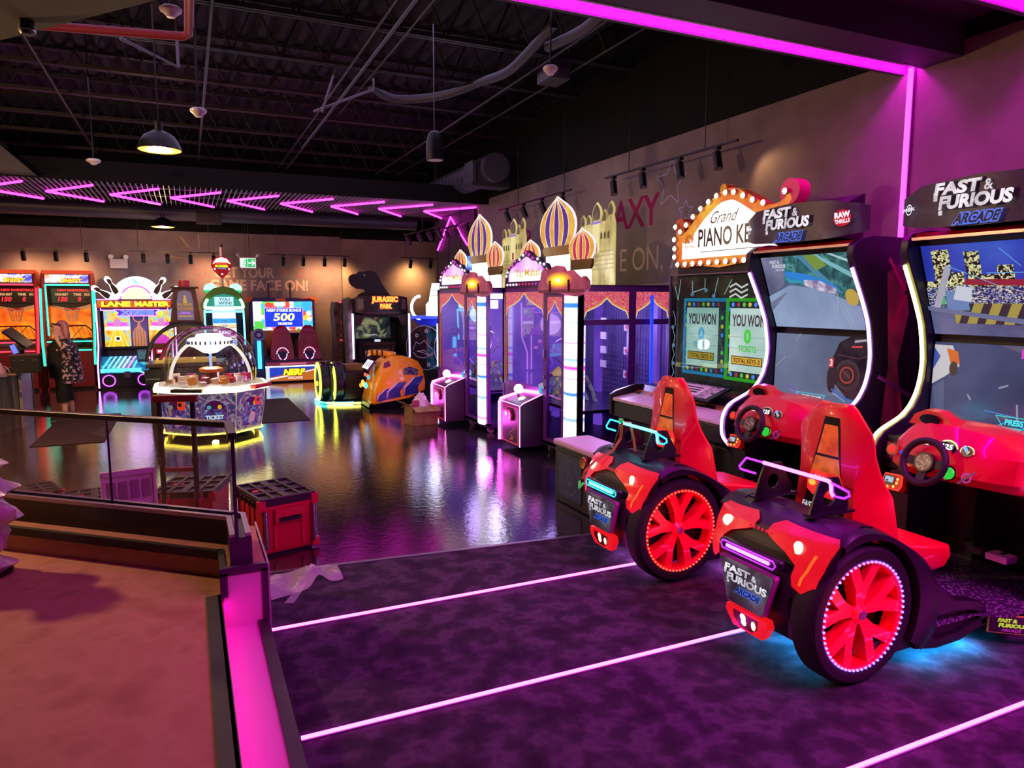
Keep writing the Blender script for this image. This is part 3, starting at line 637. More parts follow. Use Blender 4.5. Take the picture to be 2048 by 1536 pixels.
    def yback(a, z): 
        for q, p in zip(tab, tab[1:]):
            if z <= p[0]: return q[1]+(p[1]-q[1])*max(0,(z-q[0]))/(p[0]-q[0])
        return tab[-1][1]
    bk = lambda off: (lambda a, z: (a, yback(a, z)-off, z))
    m = MB(); m.patch([(-.05,1.335),(.05,1.335),(.165,.66),(-.165,.66)], bk(.002), C('150a10',.3), 3)
    m.patch([(-.045,1.29),(.045,1.29),(.075,1.12),(-.075,1.12)], bk(.004), N([(0.3,'c02008'),(0.55,'f85a14'),(0.8,'5a1008')], 9, .35, em=.8), 2); m.patch([(-.08,1.105),(.08,1.105),(.10,1.02),(-.10,1.02)], bk(.004), N([(0.3,'601808'),(0.6,'f06a18')], 9, .35, em=.8), 2)
    m.patch([(-.10,1.02),(.10,1.02),(.125,.96),(.12,.90),(.08,.875),(-.08,.875),(-.12,.90),(-.125,.96)], bk(.005), N([(0.3,'e00a14'),(0.6,'ff3a30')], 12, .3, em=1.0), 2)
    fb = Fr((0,.166,0),(1,0,0),(0,0,1)); m.k = 6
    for q in (-1,1): m.disc(fb, q*.085, .945, .026, E('ffae40',1.3), .02, 12)
    for q in range(5): m.disc(fb, -.06+.03*q, .99, .006, E('ffffff',1), n=8)
    wt = E('e8e0e8', .8); m.text(fb,'FAST &',-.14,-.02,.79,.83,wt,.03,.2); m.text(fb,'FURIOUS',-.13,.03,.74,.785,wt,.03,.2); m.text(fb,'ARCADE',-.10,.03,.70,.73,E('3a70d8',.8),.03,.2)
    m.disc(fb,.10,.755,.04,C('8a1020',.5)); m.text(fb,'RAW',.065,.135,.755,.79,wt,.03); m.text(fb,'THRILLS',.065,.135,.72,.745,wt,.03); obj('back_graphic', m, seat)
    m = MB(); cu = [(-.225,.36),(-.255,.50),(-.262,.82),(-.24,.965),(.24,.965),(.262,.82),(.255,.50),(.225,.36)]
    m.loft([[(x_*.9, y_*.97+.01, .43-.04*(y_-.36)) for x_, y_ in cu], [(x_, y_, .52-.05*(y_-.36)) for x_, y_ in cu], [(x_*.97, y_*.985+.008, .645-.15*(y_-.36)) for x_, y_ in cu]], RED); obj('seat_cushion', m, t, bevel=.02, seg=3)
    m = MB(); m.box(-.16,.16,.45,.86,.14,.43,C('4a4436',.5)); obj('seat_bracket', m, t, bevel=.01)
    # spoiler
    sp = thing_part('spoiler', t); fin = C('16121a',.4)
    for s in (-1,1):
        m = MB(); cx = s*.20; o_ = [(-.17,.865),(.14,.865),(.10,.93),(.06,1.0),(.03,1.055),(-.10,1.055),(-.13,.98)]; hole = [(-.03+.045*cos(a), .945+.042*sin(a)) for a in [radians(-90+30*i) for i in range(12)]]
        n = 24; ring_o = []
        for i in range(n):
            a = 2*pi*i/n; best = None; dx, dy = cos(a), sin(a)
            for (p, q), (u, v) in zip(o_, o_[1:]+o_[:1]):
                det = dx*(q-v)-dy*(p-u)
                if abs(det) < 1e-9: continue
                px, py = p+.03, q-.945; ex, ey = u-p, v-q; dt = dx*ey-dy*ex
                if abs(dt) < 1e-9: continue
                k_ = (px*ey-py*ex)/dt; w2 = (px*dy-py*dx)/dt
                if k_ > 0 and -1e-6 <= w2 <= 1+1e-6 and (best is None or k_ < best): best = k_
            ring_o.append((-.03+dx*best, .945+dy*best))
        ring_i = [(-.03+.043*cos(2*pi*i/n), .945+.043*sin(2*pi*i/n)) for i in range(n)]
        rs = []
        for i in range(n+1):
            a_, b_ = ring_o[i % n], ring_i[i % n]; w_ = .006
            rs.append([(cx-w_,a_[0],a_[1]),(cx+w_,a_[0],a_[1]),(cx+w_,b_[0],b_[1]),(cx-w_,b_[0],b_[1])])
        m.loft(rs, fin, caps=False); m.box(cx-.03,cx+.03,-.175,.14,.855,.868,fin); obj('fin', m, sp, fix=True)
    m = MB(); m.box(-.24,.26,-.105,-.06,1.045,1.058,fin)
    obj('wing', m, sp)
    m = MB(); gw = E(seatled, 16); y = -.115
    m.tube([(-.19,y,1.062),(.265,y,1.062)], .0105, gw, 8); m.tube([(.265,y,1.062),(.285,y,1.05),(.29,y,1.005),(.305,y,.99)], .0105, gw, 8)
    g2 = E(seatled, 1.4)
    m.tube([(.305,y,.99),(.37,y,.995),(.40,y,1.015),(.392,y,1.035),(.285,y,1.056)], .007, g2, 8); m.tube([(-.19,y,1.062),(-.33,y,1.062),(-.385,y,1.0),(-.375,y,.985),(-.25,y,.985)], .007, g2, 8); obj('light_tube', m, sp)
    m = MB(); m.box(.30,.392,y-.004,y+.004,.995,1.045,GLASS('d8c8f8',.75)); obj('end_plate', m, sp)
    # --- cabinet with two screens
    cab = [(1.28,.70),(1.21,.78),(1.19,.86),(1.195,.95),(1.23,1.03),(1.29,1.085),(1.42,1.14),(1.50,1.175),(1.58,1.24),(1.64,1.33),(1.675,1.44),(1.685,1.56),(1.67,1.68),(1.64,1.82),(1.59,1.94),(1.53,2.06),(1.44,2.23),(1.40,2.32),(1.41,2.40),(1.48,2.45),(1.62,2.475),(2.0,2.47),(2.35,2.30),(2.60,1.9),(2.62,.04),(1.36,.04),(1.34,.55)]
    front = [(b_[0], b_[1]) for b_ in cab[:17]]
    for s in (-1,1):
        m = MB(); m.prism(cab, s*.50, s*.56, C('1a1226',.4)); 
        o = obj('side_panel', m, t, bevel=.006, fix=True)
        m = MB(); fs = Fr((s*.5605,0,0),(0,s,0),(0,0,1)); m.poly(fs, [(s*a, b_) for a, b_ in ((1.78,2.2),(1.95,2.3),(2.05,1.9),(1.95,1.5),(2.05,1.1),(1.8,.95),(1.85,1.5))][::s], N([(0.3,'2a0616'),(0.5,'8a1040'),(0.7,'d81458')], 4, .35, em=.18, stretch=(1,1,.6), dist=.8))
        m.line(fs, [(s*1.8,2.3),(s*2.0,2.05),(s*1.85,1.75)], .03, C('c8146a',.4)); m.line(fs, [(s*1.75,1.4),(s*2.2,1.2)], .03, C('7a2a8a',.4)); obj('side_graphic', m, o)
        m = MB(); col = sideL if s < 0 else sideR; m.tube(smooth_path([(s*.535, a-.012, b_) for a, b_ in front], 3), .0125, E(col, 12), 8); obj('edge_light', m, o)
    m = MB(); bz = C('0a090e',.3)
    m.prism([(1.50,2.40),(1.75,1.745),(1.75,1.715),(1.735,1.08),(1.74,.86),(1.80,.86),(1.80,.05),(2.60,.05),(2.60,1.9),(2.30,2.30),(1.9,2.40)], -.50, .50, bz); obj('cabinet_body', m, t, fix=True)
    m = MB(); m.prism([(1.44,2.40),(1.48,2.445),(2.05,2.475),(2.32,2.30),(2.0,2.40),(1.50,2.40)], -.50, .50, REDD); m.box(-.5,.5,1.43,1.46,2.395,2.415,C('b898a0',.3,.6)); obj('roof', m, t, fix=True)
    up = Fr((0,1.748,1.748),(1,0,0),(0,-.245,.645)); lo = Fr((0,1.730,1.10),(1,0,0),(0,.0150,.635))
    m = MB(); m2 = MB(); scene_fn(m, up, m2, lo); obj('upper_screen', m, t); obj('lower_screen', m2, t)
    # dash
    m = MB(); sec = []
    for x, top, dy in ((-.30,1.07,.06),(-.27,1.15,.02),(-.20,1.20,0),(-.10,1.215,-.01),(.05,1.215,-.01),(.20,1.20,0),(.34,1.17,.02),(.46,1.12,.06),(.49,1.06,.1)):
        sec.append([(x,1.15+dy,.875),(x,1.06+dy,.94),(x,1.10+dy,1.08),(x,1.20+dy,top),(x,1.40,top+.015),(x,1.62,top-.02),(x,1.62,.87)])
    m.loft(sec, REDD); dash = obj('dashboard', m, t, angle=30, fix=True)
    m = MB(); hump = []
    for x, h in ((-.26,0),(-.23,.065),(-.16,.10),(-.06,.095),(.0,.06),(.05,0)): hump.append([(x,1.20,1.19),(x,1.21,1.19+h),(x,1.30,1.195+h),(x,1.42,1.19)])
    m.loft(hump, REDD); o = obj('hood', m, dash, fix=True); m = MB(); f = XZ(1.19); m.disc(f,-.11,1.235,.07,C('1c0a1c',.15),.034); obj('hood_window', m, o)
    m = MB(); m.box(-.5,.5,1.30,1.64,.84,1.06, C('120d16',.45)); obj('dash_shelf', m, t)
    df = Fr((0,1.078,1.0),(1,0,0),(0,.28,1)); m = MB(); m.k = 3
    kk = C('08080b',.3); wht = E('f0f0f8',1.2)
    for cx, r in ((-.06,.05),(.08,.065),(.20,.045)): m = MB(); m.k = 3; m.ring(df,cx,.095,r*.82,r,C('b8b0b8',.3,.7),ry=.8,t0=-.35,t1=pi+.35); m.disc(df,cx,.095,r*.82,kk,r*.66); obj('gauge', m, dash)
    m = MB(); m.k = 9
    m.text(df,'125',.045,.115,.085,.12,wht,.05,.2); m.text(df,'88',-.085,-.035,.09,.12,wht,.05,.2); m.line(df,[(.185,.12),(.21,.09)],.02,E('7ab0ff',1)); m.disc(df,.215,.095,.008,E('ff9a30',1))
    m.disc(df,.13,-.055,.046,kk); m.ring(df,.24,-.06,.022,.03,E('9a3ac8',.7)); m.line(df,[(.20,-.10),(.28,-.02)],.012,C('5a1a70',.4)); m.disc(df,-.27,.02,.04,kk)
    obj('dash_print', m, dash)
    for cx, cz, col, r in ((.13,-.055,'16d83c',.038),(-.27,.02,'ff2418',.034),(-.195,.01,'1a4ae8',.018)):
        m = MB(); a = df.p(cx,cz,.004); m.lathe([(r,0),(r,.012),(r*.8,.02),(0,.024)], E(col,.9), a, df.n, 20); obj('button', m, dash)
    m = MB(); fl = XZ(1.298); m.k = 1; rt_ = C('b01c5a',.4); m.disc(fl,-.405,.955,.075,C('4a0a26',.5)); m.btext(fl,'RAW',-.48,-.335,.955,1.02,C('d82a8a',.4),C('1a0812',.5),.05); m.text(fl,'THRILLS',-.48,-.335,.905,.945,C('d82a8a',.4),.03); m.disc(fl,.43,.93,.06,C('7a0c30',.5)); obj('maker_badge', m, t)
    st = MB(); ax = Vector((0,-.955,.30)); c = Vector((0,1.0,1.0))
    a_, b_ = Vector((1,0,0)), ax.cross(Vector((1,0,0))).normalized()
    cp = lambda r, tt, off=0: c+(a_*cos(tt)+b_*sin(tt))*r+ax*off
    st.tube([cp(.135, 2*pi*i/36) for i in range(36)], .021, C('140f16',.6), 10, True)
    for tt in (0, pi, -pi/2, pi/2):
        if tt == pi/2: continue
        st.loft([[cp(.05,tt-.5,-.01), cp(.05,tt+.5,-.01), cp(.05,tt+.5,-.03), cp(.05,tt-.5,-.03)], [cp(.13,tt-.22,.004), cp(.13,tt+.22,.004), cp(.13,tt+.22,-.012), cp(.13,tt-.22,-.012)]], C('1a151c',.5))
    st.cyl(c-ax*.02, c-ax*.22, .03, BLACK, n=12); sw = obj('steering_wheel', st, t, fix=True)
    m = MB(); m.cyl(c-ax*.04, c+ax*.004, .062, C('1c0c18',.4), n=24); m.cyl(c+ax*.004, c+ax*.006, .05, N([(0.42,'0d080c'),(0.5,'c84a78'),(0.56,'e8c8d8'),(0.6,'3a0a1c')], 34, .3, em=.3), n=24); obj('hub', m, sw)
    m = MB(); m.box(-.33,-.19,1.14,1.5,.10,.86,C('120b14',.5)); obj('post', m, t)
    m = MB(); cf = Fr((-.285,1.10,.80),(1,0,0),(0,.35,1)); m.fprism(cf, [(-.075,-.035),(-.06,-.055),(.07,-.055),(.085,-.02),(.075,.045),(.05,.055),(-.06,.05)], -.05, 0, C('d01420',.4)); m.k = 1
    m.line(cf,[(-.07,-.035),(-.06,-.05),(.065,-.05),(.078,-.02),(.07,.04),(.05,.05),(-.055,.045),(-.07,-.035)],.006,E('ff2020',2)); m.rect(cf,-.058,.022,-.028,.036,kk); m.rect(cf,-.046,.014,-.008,.028,E('a8c8e8',.9)); m.rect(cf,-.036,-.02,-.004,.006,C('202838')); 
    for q in ((.045,.02),(.045,-.005),(.03,-.032),(-.01,-.04),(-.045,-.042)): m.disc(cf,q[0],q[1],.009,E('ff9a40',3),n=10)
    obj('card_reader', m, t)
    # base with tread plate, pedals, front sign
    tread = N([(0.25,'d0bcdc'),(0.36,'4a4054')], 34, .36, kind='cells', stretch=(1,2.4,1), bump=.8, metal=.35)  # pale lilac bumps are glints of overhead light put into the colour
    m = MB(); m.prism([(-.42,.5),(.42,.5),(.42,.95),(.52,1.10),(.50,1.85),(-.50,1.85),(-.52,1.10),(-.42,.95)], .19, .205, tread, 'z'); obj('tread_plate', m, t)
    m = MB(); m.box(-.40,.40,.1,1.9,.10,.19,C('0c0a0e',.5)); obj('base', m, t)
    m = MB(); m.box(.14,.27,1.45,1.56,.36,.40,C('ee78f0',.35)); m.box(.19,.22,1.5,1.8,.38,.4,BLACK); obj('pedal', m, t); m = MB(); m.box(-.02,.10,1.47,1.56,.36,.40,C('3a2a3a',.35)); m.box(.03,.05,1.5,1.8,.38,.4,BLACK); obj('pedal', m, t)  # pale magenta of the first pedal is reflected light put into its colour
    m = MB(); sf = Fr((.425,1.05,.125),(.62,.78,0),(0,0,1)); m.fprism(sf, [(0,-.05),(.28,-.05),(.28,.06),(0,.06)], -.012, 0, C('c8d838',.4)); m.k = 1; m.rect(sf,.006,.274,-.044,.054,C('1a1020',.4)); ye = E('c8dc20',.8); m.text(sf,'FAST &',.05,.15,.018,.042,ye,.06,.2); m.text(sf,'FURIOUS',.055,.20,-.012,.013,ye,.06,.2); m.text(sf,'ARCADE',.07,.17,-.036,-.018,C('c89ac8'),.03,.2); obj('name_plate', m, t)
    for x, y in ((.40,1.22),(-.40,1.22),(.42,2.4),(-.42,2.4)):
        m = MB(); m.cyl((x-.02,y,.045),(x+.02,y,.045), .045, C('15121a',.5), n=16); m.box(x-.03,x+.03,y-.02,y+.02,.06,.11,STEEL); obj('caster', m, t)
    # marquee
    mq = MB(); xs = [-.57,-.38,0,.38,.57]; pts = []
    fy = {-.57:1.43,-.38:1.34,0:1.33,.38:1.34,.57:1.43}; zt = {-.57:2.68,-.38:2.735,0:2.76,.38:2.74,.57:2.70}; zb = {-.57:2.50,-.38:2.465,0:2.45,.38:2.455,.57:2.485}
    mq.loft([[(x,fy[x],zb[x]),(x,fy[x]+.12,zb[x]+.02),(x,fy[x]+.12,zt[x]-.01),(x,fy[x],zt[x])] for x in xs], N([(0.35,'0c0b10'),(0.55,'24222c'),(0.72,'5a5762')], 5, .42, em=.3, dist=.5)); mo = obj('marquee', mq, t, fix=True)
    m = MB(); f = Fr((0,1.322,2.6),(1,0,0),(0,0,1)); m.k = 5; logo_ff(m, f, -.27, .22, -.135, .135)
    obj('marquee_print', m, mo); m = MB()
    fl_ = Fr((-.475,1.372,2.59),(.19,-.09,0),(0,0,1)); m.k = 8; m.ring(fl_,0,.005,.03,.036,wht); m.disc(fl_,.005,.01,.02,E('b8b8c8',.6),n=10); m.text(fl_,'UNIVERSAL',-.075,.075,-.005,.018,wht,.02)
    obj('studio_badge', m, mo); m = MB(); m.k = 8
    fr_ = Fr((.475,1.372,2.60),(.19,.09,0),(0,0,1)); m.disc(fr_,0,0,.062,E('c8141c',.9)); m.text(fr_,'RAW',-.055,.055,.0,.045,wht,.05,rot=.12); m.text(fr_,'THRILLS',-.05,.055,-.04,-.008,wht,.03,rot=.12); obj('maker_badge', m, mo)
    for s in (-1,1):
        m = MB(); m.prism([(1.40,2.47),(1.50,2.47),(1.62,2.43),(1.50,2.43)], s*.22-.02, s*.22+.02, BLACK); obj('marquee_bracket', m, t, fix=True)
    m = MB(); m.prism([(1.46,2.70),(1.75,2.82),(1.75,2.46),(1.46,2.47)], -.3, .35, C('17131a',.6)); obj('marquee_box', m, t, fix=True)
    lamp('under_glow', 'AREA', (0,.2,.13), glow[0]*1.2, glow[1], .5, None, parent=t, size_y=.5); lamp('under_glow', 'AREA', (.36,.72,.075), glow[0]*.7, glow[1], .12, None, parent=t, size_y=.5)
    return t
def thing_part(name, parent):
    o = bpy.data.objects.new(name, None); COL.objects.link(o); o.parent = parent; o.empty_display_size = .1; return o
SKY = .49
def scene_road(u, fu, d, fd):
    "canyon road with a blue barrier; dark car ahead"
    L_, R_ = -SKY, SKY; W_ = .675; road = N([(0.3,'6a7ea2'),(0.6,'8da2c4'),(0.8,'a4b6d2')], 2.2, .15, em=.95, stretch=(1,1,.4))
    u.k = 1; u.rect(fu,L_,R_,.015,W_-.02,E('4e6a88',.75)); u.poly(fu,[(L_,W_-.02),(L_,.30),(-.30,.40),(-.22,.655)],N([(0.3,'5a6284'),(0.7,'9a9cc0')],3,.2,em=.7))
    u.poly(fu,[(-.24,.655),(R_,.655),(R_,.2),(.10,.36),(-.28,.44)],N([(0.3,'0f2a30'),(0.5,'2a6a70'),(0.65,'5aa8a8'),(0.8,'14343c')],9,.2,em=.75,dist=1))
    u.poly(fu,[(-.1,.655),(-.03,.655),(.30,.32),(.2,.34)],E('50a0c8',.6)); u.poly(fu,[(.06,.655),(.12,.655),(R_,.45),(R_,.40)],E('8ad0d8',.7)); u.poly(fu,[(.22,.655),(.26,.655),(R_,.57),(R_,.54)],E('b8e8e8',.7)); u.poly(fu,[(-.02,.655),(.1,.655),(.2,.56),(.08,.52)],E('9ac050',.5))
    u.poly(fu,[(L_,.30),(-.24,.395),(-.20,.40),(.10,.36),(R_,.19),(R_,.015),(L_,.015)],road)
    u.poly(fu,[(-.26,.53),(-.05,.50),(.14,.44),(.28,.365),(.12,.39),(-.1,.44),(-.24,.47)],E('1a86e0',.85)); u.poly(fu,[(-.25,.47),(.0,.415),(-.22,.42)],E('18b0d0',.7)); u.poly(fu,[(-.06,.445),(.10,.435),(.24,.37),(.25,.31),(.06,.355),(-.06,.395)],N([(0.4,'8a7aa8'),(0.6,'e8e0f4')],16,.2,em=.8))
    u.disc(fu,.38,.29,.06,E('d8b850',.7),.07); u.poly(fu,[(L_,.24),(-.3,.33),(-.26,.34),(-.44,.20),(L_,.16)],E('8a98b8',.55))
    for q in ([(.02,.10),(.04,.17)],[(.32,.02),(.24,.30)],[(.36,.02),(.28,.28)],[(.22,.18),(.26,.32)]): u.line(fu,q,.006,E('c0d0e0',.6))
    wt = E('d0d8e8',.8); u.text(fu,'FAST &',-.38,-.27,.60,.63,wt,.05,.2); u.text(fu,'FURIOUS',-.36,-.21,.56,.595,wt,.05,.2); u.text(fu,'ARCADE',-.33,-.23,.535,.552,wt,.03,.2)
    d.k = 1; d.rect(fd,L_,R_,.0,.60,N([(0.3,'56627e'),(0.6,'7482a2'),(0.85,'8492b0')],1.6,.15,em=.85)); d.line(fd,[(-.48,.30),(-.38,.39)],.012,E('a0a8bc',.6)); d.line(fd,[(-.26,.54),(-.22,.60)],.012,E('a0a8bc',.6)); d.line(fd,[(-.33,.15),(-.28,.12),(-.24,.12)],.008,E('7a4ad0',.7))
    bk = E('0e0c14',.8); d.poly(fd,[(.13,.40),(.20,.55),(.30,.60),(SKY,.60),(SKY,.06),(.30,.10),(.19,.20),(.12,.28)],N([(0.4,'0b0a10'),(0.65,'2a2630')],7,.2,em=.8)); d.disc(fd,.29,.29,.125,E('2c2830',.8)); d.disc(fd,.29,.29,.095,E('100e12',.8)); d.ring(fd,.29,.29,.055,.07,E('a8402c',.8)); d.disc(fd,.29,.29,.04,E('24242c',.8)); d.line(fd,[(.26,.32),(.32,.27)],.012,E('8a3a30',.7))
    d.disc(fd,.145,.25,.045,E('17141a',.8),.12); d.rect(fd,.11,.16,.34,.42,E('c03038',.8)); d.text(fd,'3',.12,.15,.35,.41,E('f0d0d0',.9),.05); d.line(fd,[(.33,.52),(.42,.525)],.014,E('d84040',.9)); d.line(fd,[(.2,.45),(.4,.43),(SKY,.46)],.008,E('5a2a4a',.7)); d.line(fd,[(.36,.565),(.46,.58)],.02,E('b0b0c0',.7)); d.line(fd,[(.16,.16),(.3,.10),(.44,.08)],.012,E('2a6ac8',.9)); d.line(fd,[(.18,.13),(.3,.075)],.008,E('8ab0f0',.8))
    g = E('48d0e0',.9); d.line(fd,[(-.20,.10),(.10,.10),(.06,.04),(-.16,.04)],.006,g,closed=True); d.text(fd,'PRESS START',-.145,.06,.055,.085,E('f0f4fa',1),.04,.15)
def scene_city(u, fu, d, fd):
    "night city with lit towers and a striped barrier; wet street"
    L_, R_, W_ = -SKY, SKY, .675
    u.k = 1; u.rect(fu,L_,R_,.015,W_-.02,N([(0.3,'2030a0'),(0.6,'3048c0'),(0.8,'5a6ad0')],2.5,.2,em=.85)); rr = random.Random(3)
    win = N([(0,'0c1018'),(0.5,'c8c880'),(0.75,'f0eeb8')],80,.3,em=.8,kind='voronoi',interp='CONSTANT')
    for x0, x1, h in ((-.49,-.40,.40),(-.42,-.30,.62),(-.30,-.22,.46),(-.20,-.10,.60),(-.10,0,.44),(0,.1,.5),(.12,.22,.40),(.24,.34,.52),(.38,.49,.44)): u.rect(fu,x0,x1,.2,h,win)
    u.rect(fu,L_,R_,.20,.36,N([(0,'1a2468'),(0.55,'8a9ac8'),(0.8,'f4e8c0')],90,.3,em=.8,kind='voronoi',interp='CONSTANT',stretch=(1,1,2)))
    u.rect(fu,L_,R_,.015,.22,N([(0.3,'4a5486'),(0.7,'8490b8')],3,.2,em=.7)); u.rect(fu,-.32,R_,.10,.245,E('b8a850',.7))
    for k in range(7): x = -.30+.12*k; u.poly(fu,[(x,.10),(x+.055,.10),(x+.125,.245),(x+.07,.245)],E('2a2c3c',.7))
    u.poly(fu,[(-.22,.38),(.30,.36),(.32,.405),(-.20,.42)],E('9a2038',.8)); u.rect(fu,.28,.36,.34,.39,E('e0e4f0',.9)); u.rect(fu,.34,.37,.10,.34,E('70d890',.8)); u.rect(fu,-.40,-.36,.24,.36,E('50c878',.7)); u.rect(fu,-.35,-.2,.2,.34,E('7aa0e0',.6)); u.poly(fu,[(-.45,.22),(-.40,.22),(-.28,.50),(-.32,.52)],E('c8c8e0',.6)); u.poly(fu,[(-.30,.28),(-.18,.26),(-.16,.36),(-.26,.38)],E('e0e8f8',.7)); u.poly(fu,[(L_,.20),(R_,.06),(R_,.10),(L_,.23)],E('7a86b4',.6))
    for q in ([(-.05,.46),(.25,.455)],[(.22,.64),(.4,.52)],[(.05,.62),(.16,.50)],[(-.3,.52),(0,.38)]): u.line(fu,q,.005,E('60b0f0',.8))
    d.k = 1; d.rect(fd,L_,R_,0,.60,N([(0.3,'2a3456'),(0.55,'404a6e'),(0.8,'545e84')],1.8,.15,em=.9)); d.poly(fd,[(-.05,.60),(R_,.60),(R_,.42)],E('59618a',.6)); d.poly(fd,[(L_,.58),(-.36,.58),(-.30,.44),(-.40,.36),(L_,.30)],E('d8d8e0',.75)); d.poly(fd,[(-.40,.56),(-.32,.54),(-.30,.46),(-.36,.44)],E('d86a28',.85)); d.poly(fd,[(L_,.56),(-.44,.50),(L_,.40)],E('3a5ab0',.8)); d.disc(fd,-.34,.42,.03,E('3a3030',.8),.05); d.poly(fd,[(-.48,.28),(-.40,.34),(-.38,.10),(-.44,.05)],E('6a7ca8',.5))
    for q in ([(-.10,.16),(.10,.14),(.16,.07)],[(.0,.08),(.08,.12),(.16,.07),(.05,.05),(.0,.08)]): d.line(fd,q,.005,E('3aa0e8',.9))
    for q in ([(-.02,.32),(.03,.34)],[(.10,.22),(.11,.12)],[(-.22,.25),(-.2,.22)]): d.line(fd,q,.012,E('a8b0c8',.6))
    for q in (.10,.20,.26): d.rect(fd,q,q+.025,.52,.58,E('d830c8',1))
    d.line(fd,[(-.42,.12),(-.36,.03),(-.28,.02)],.008,E('c8c870',.8))
    g = E('30d8e0',.9); d.line(fd,[(-.02,.14),(.34,.14),(.30,.07),(.03,.07)],.006,g,closed=True); d.text(fd,'PRESS START',.04,.30,.085,.125,E('40e8f0',1),.04,.15); d.text(fd,'FREE PLAY',.08,.26,.015,.055,E('e8ecf4',1),.04)
racer((3.10,4.36,.0065), 'racing cabinet with cyan lit spoiler, purple edge lights and road scene, beside the piano game', '30e4ff', 'ff3020', 'c070ff', 'c070ff', (9,(.75,.2,1)), scene_road)
racer((3.10,2.86,.0065), 'racing cabinet with magenta lit spoiler, yellow edge light and night city scene, nearest', 'c838ff', '5a48ff', 'f4f070', 'c070ff', (15,(.02,.5,1)), scene_city)
# lanyard looped over the cyan spoiler
m = MB(); org = C('b0562c',.7)
def ribbon(pts, wd, mt):
    P = [Vector(p) for p in pts]
    for a, b_ in zip(P, P[1:]): m.add([a+Vector((0,wd/2,0)), a-Vector((0,wd/2,0)), b_-Vector((0,wd/2,0)), b_+Vector((0,wd/2,0)), a+Vector((.003,wd/2,0)), a+Vector((.003,-wd/2,0)), b_+Vector((.003,-wd/2,0)), b_+Vector((.003,wd/2,0))], [(0,1,2,3),(7,6,5,4),(0,3,7,4),(1,5,6,2)], mt)
ribbon([(2.968,4.50,1.085),(2.966,4.51,.95),(2.90,4.515,.86),(2.74,4.52,.79),(2.665,4.53,.72),(2.655,4.545,.66)], .035, org)
ribbon([(2.968,4.48,1.085),(3.0,4.44,1.088),(3.0,4.38,.95),(2.99,4.35,.88)], .035, org)
gc = E('30d060',.5); m.ball((2.962,4.5,1.09), .02, gc, 10); m.tube([(2.64,4.56,.64),(2.62,4.53,.60),(2.64,4.50,.64)], .01, gc, 6)
tag(obj('lanyard', m), 'orange lanyard hung over the cyan spoiler', 'lanyard')
# ------------------------------------------------------------ onion dome prize cabinets
PUR = C('6a2c8e', .4); PURD = C('3a1c58', .4); GOLD = C('c8922c', .4, .3)
brocade = N([(0.0,'c8205e'),(0.45,'d83470'),(0.5,'f4b070'),(0.55,'d83470'),(1,'c8205e')], 34, .5, em=.85, kind='noise', dist=1.2)
def onion(cx, cz, r, h, n=14):
    "half outline of an onion dome from base to tip, as (x, z) pairs"
    prof = [(0.72,0),(0.86,.10),(0.96,.22),(1.0,.36),(.97,.48),(.88,.60),(.72,.71),(.50,.81),(.28,.89),(.12,.95),(0,1.0)]
    return [(cx+r*a, cz+h*b) for a, b in prof], [(cx-r*a, cz+h*b) for a, b in prof[:-1]][::-1]
def onion_panel(parent, f, cx, cz, r, h, stripe, lit, base_h, top_lit=.9):
    "edge lit acrylic onion dome on a glowing drum"
    R_, L_ = onion(cx, cz, r, h); m = MB(); m.fprism(f, [(cx+(a-cx)*1.05, b+(.012 if b > cz else -.004)) for a, b in R_+L_], -.02, 0, E('ffe8f4', 1.1)); m.k = 2
    m.poly(f, R_+L_, N([(0.35,'d89018'),(0.6,'f0b83c'),(0.8,'f8e050')], 5, .4, em=top_lit))
    prof = [(0.72,0),(0.86,.10),(0.96,.22),(1.0,.36),(.97,.48),(.88,.60),(.72,.71),(.50,.81),(.28,.89),(.12,.95),(0,1.0)]
    for c0 in (-.56, 0, .56):
        pl = [(cx+r*(c0-.15)*a, cz+h*b) for a, b in prof]; pr = [(cx+r*(c0+.15)*a, cz+h*b) for a, b in prof]
        m.poly(f, pr+pl[-2::-1], E(stripe, .75))
        for e in (pl, pr): m.line(f, e, r*.03, E('fff0d0', 1.0))
    o = obj('onion_dome', m, parent)
    m = MB(); b1 = cz-.0; m.fprism(f, [(cx-r*.78,b1),(cx+r*.78,b1),(cx+r*.84,b1-.03),(cx+r*.84,b1-.07),(cx+r*.68,b1-.13),(cx-r*.68,b1-.13),(cx-r*.84,b1-.07),(cx-r*.84,b1-.03)], -.03, .006, C('9a8440',.35,.5)); obj('gold_collar', m, o)
    m = MB(); m.fprism(f, [(cx-r*.66,b1-.13),(cx+r*.66,b1-.13),(cx+r*.66,base_h),(cx-r*.66,base_h)], -.03, 0, E('fff4f0', lit)); obj('lit_drum', m, o)
    return o
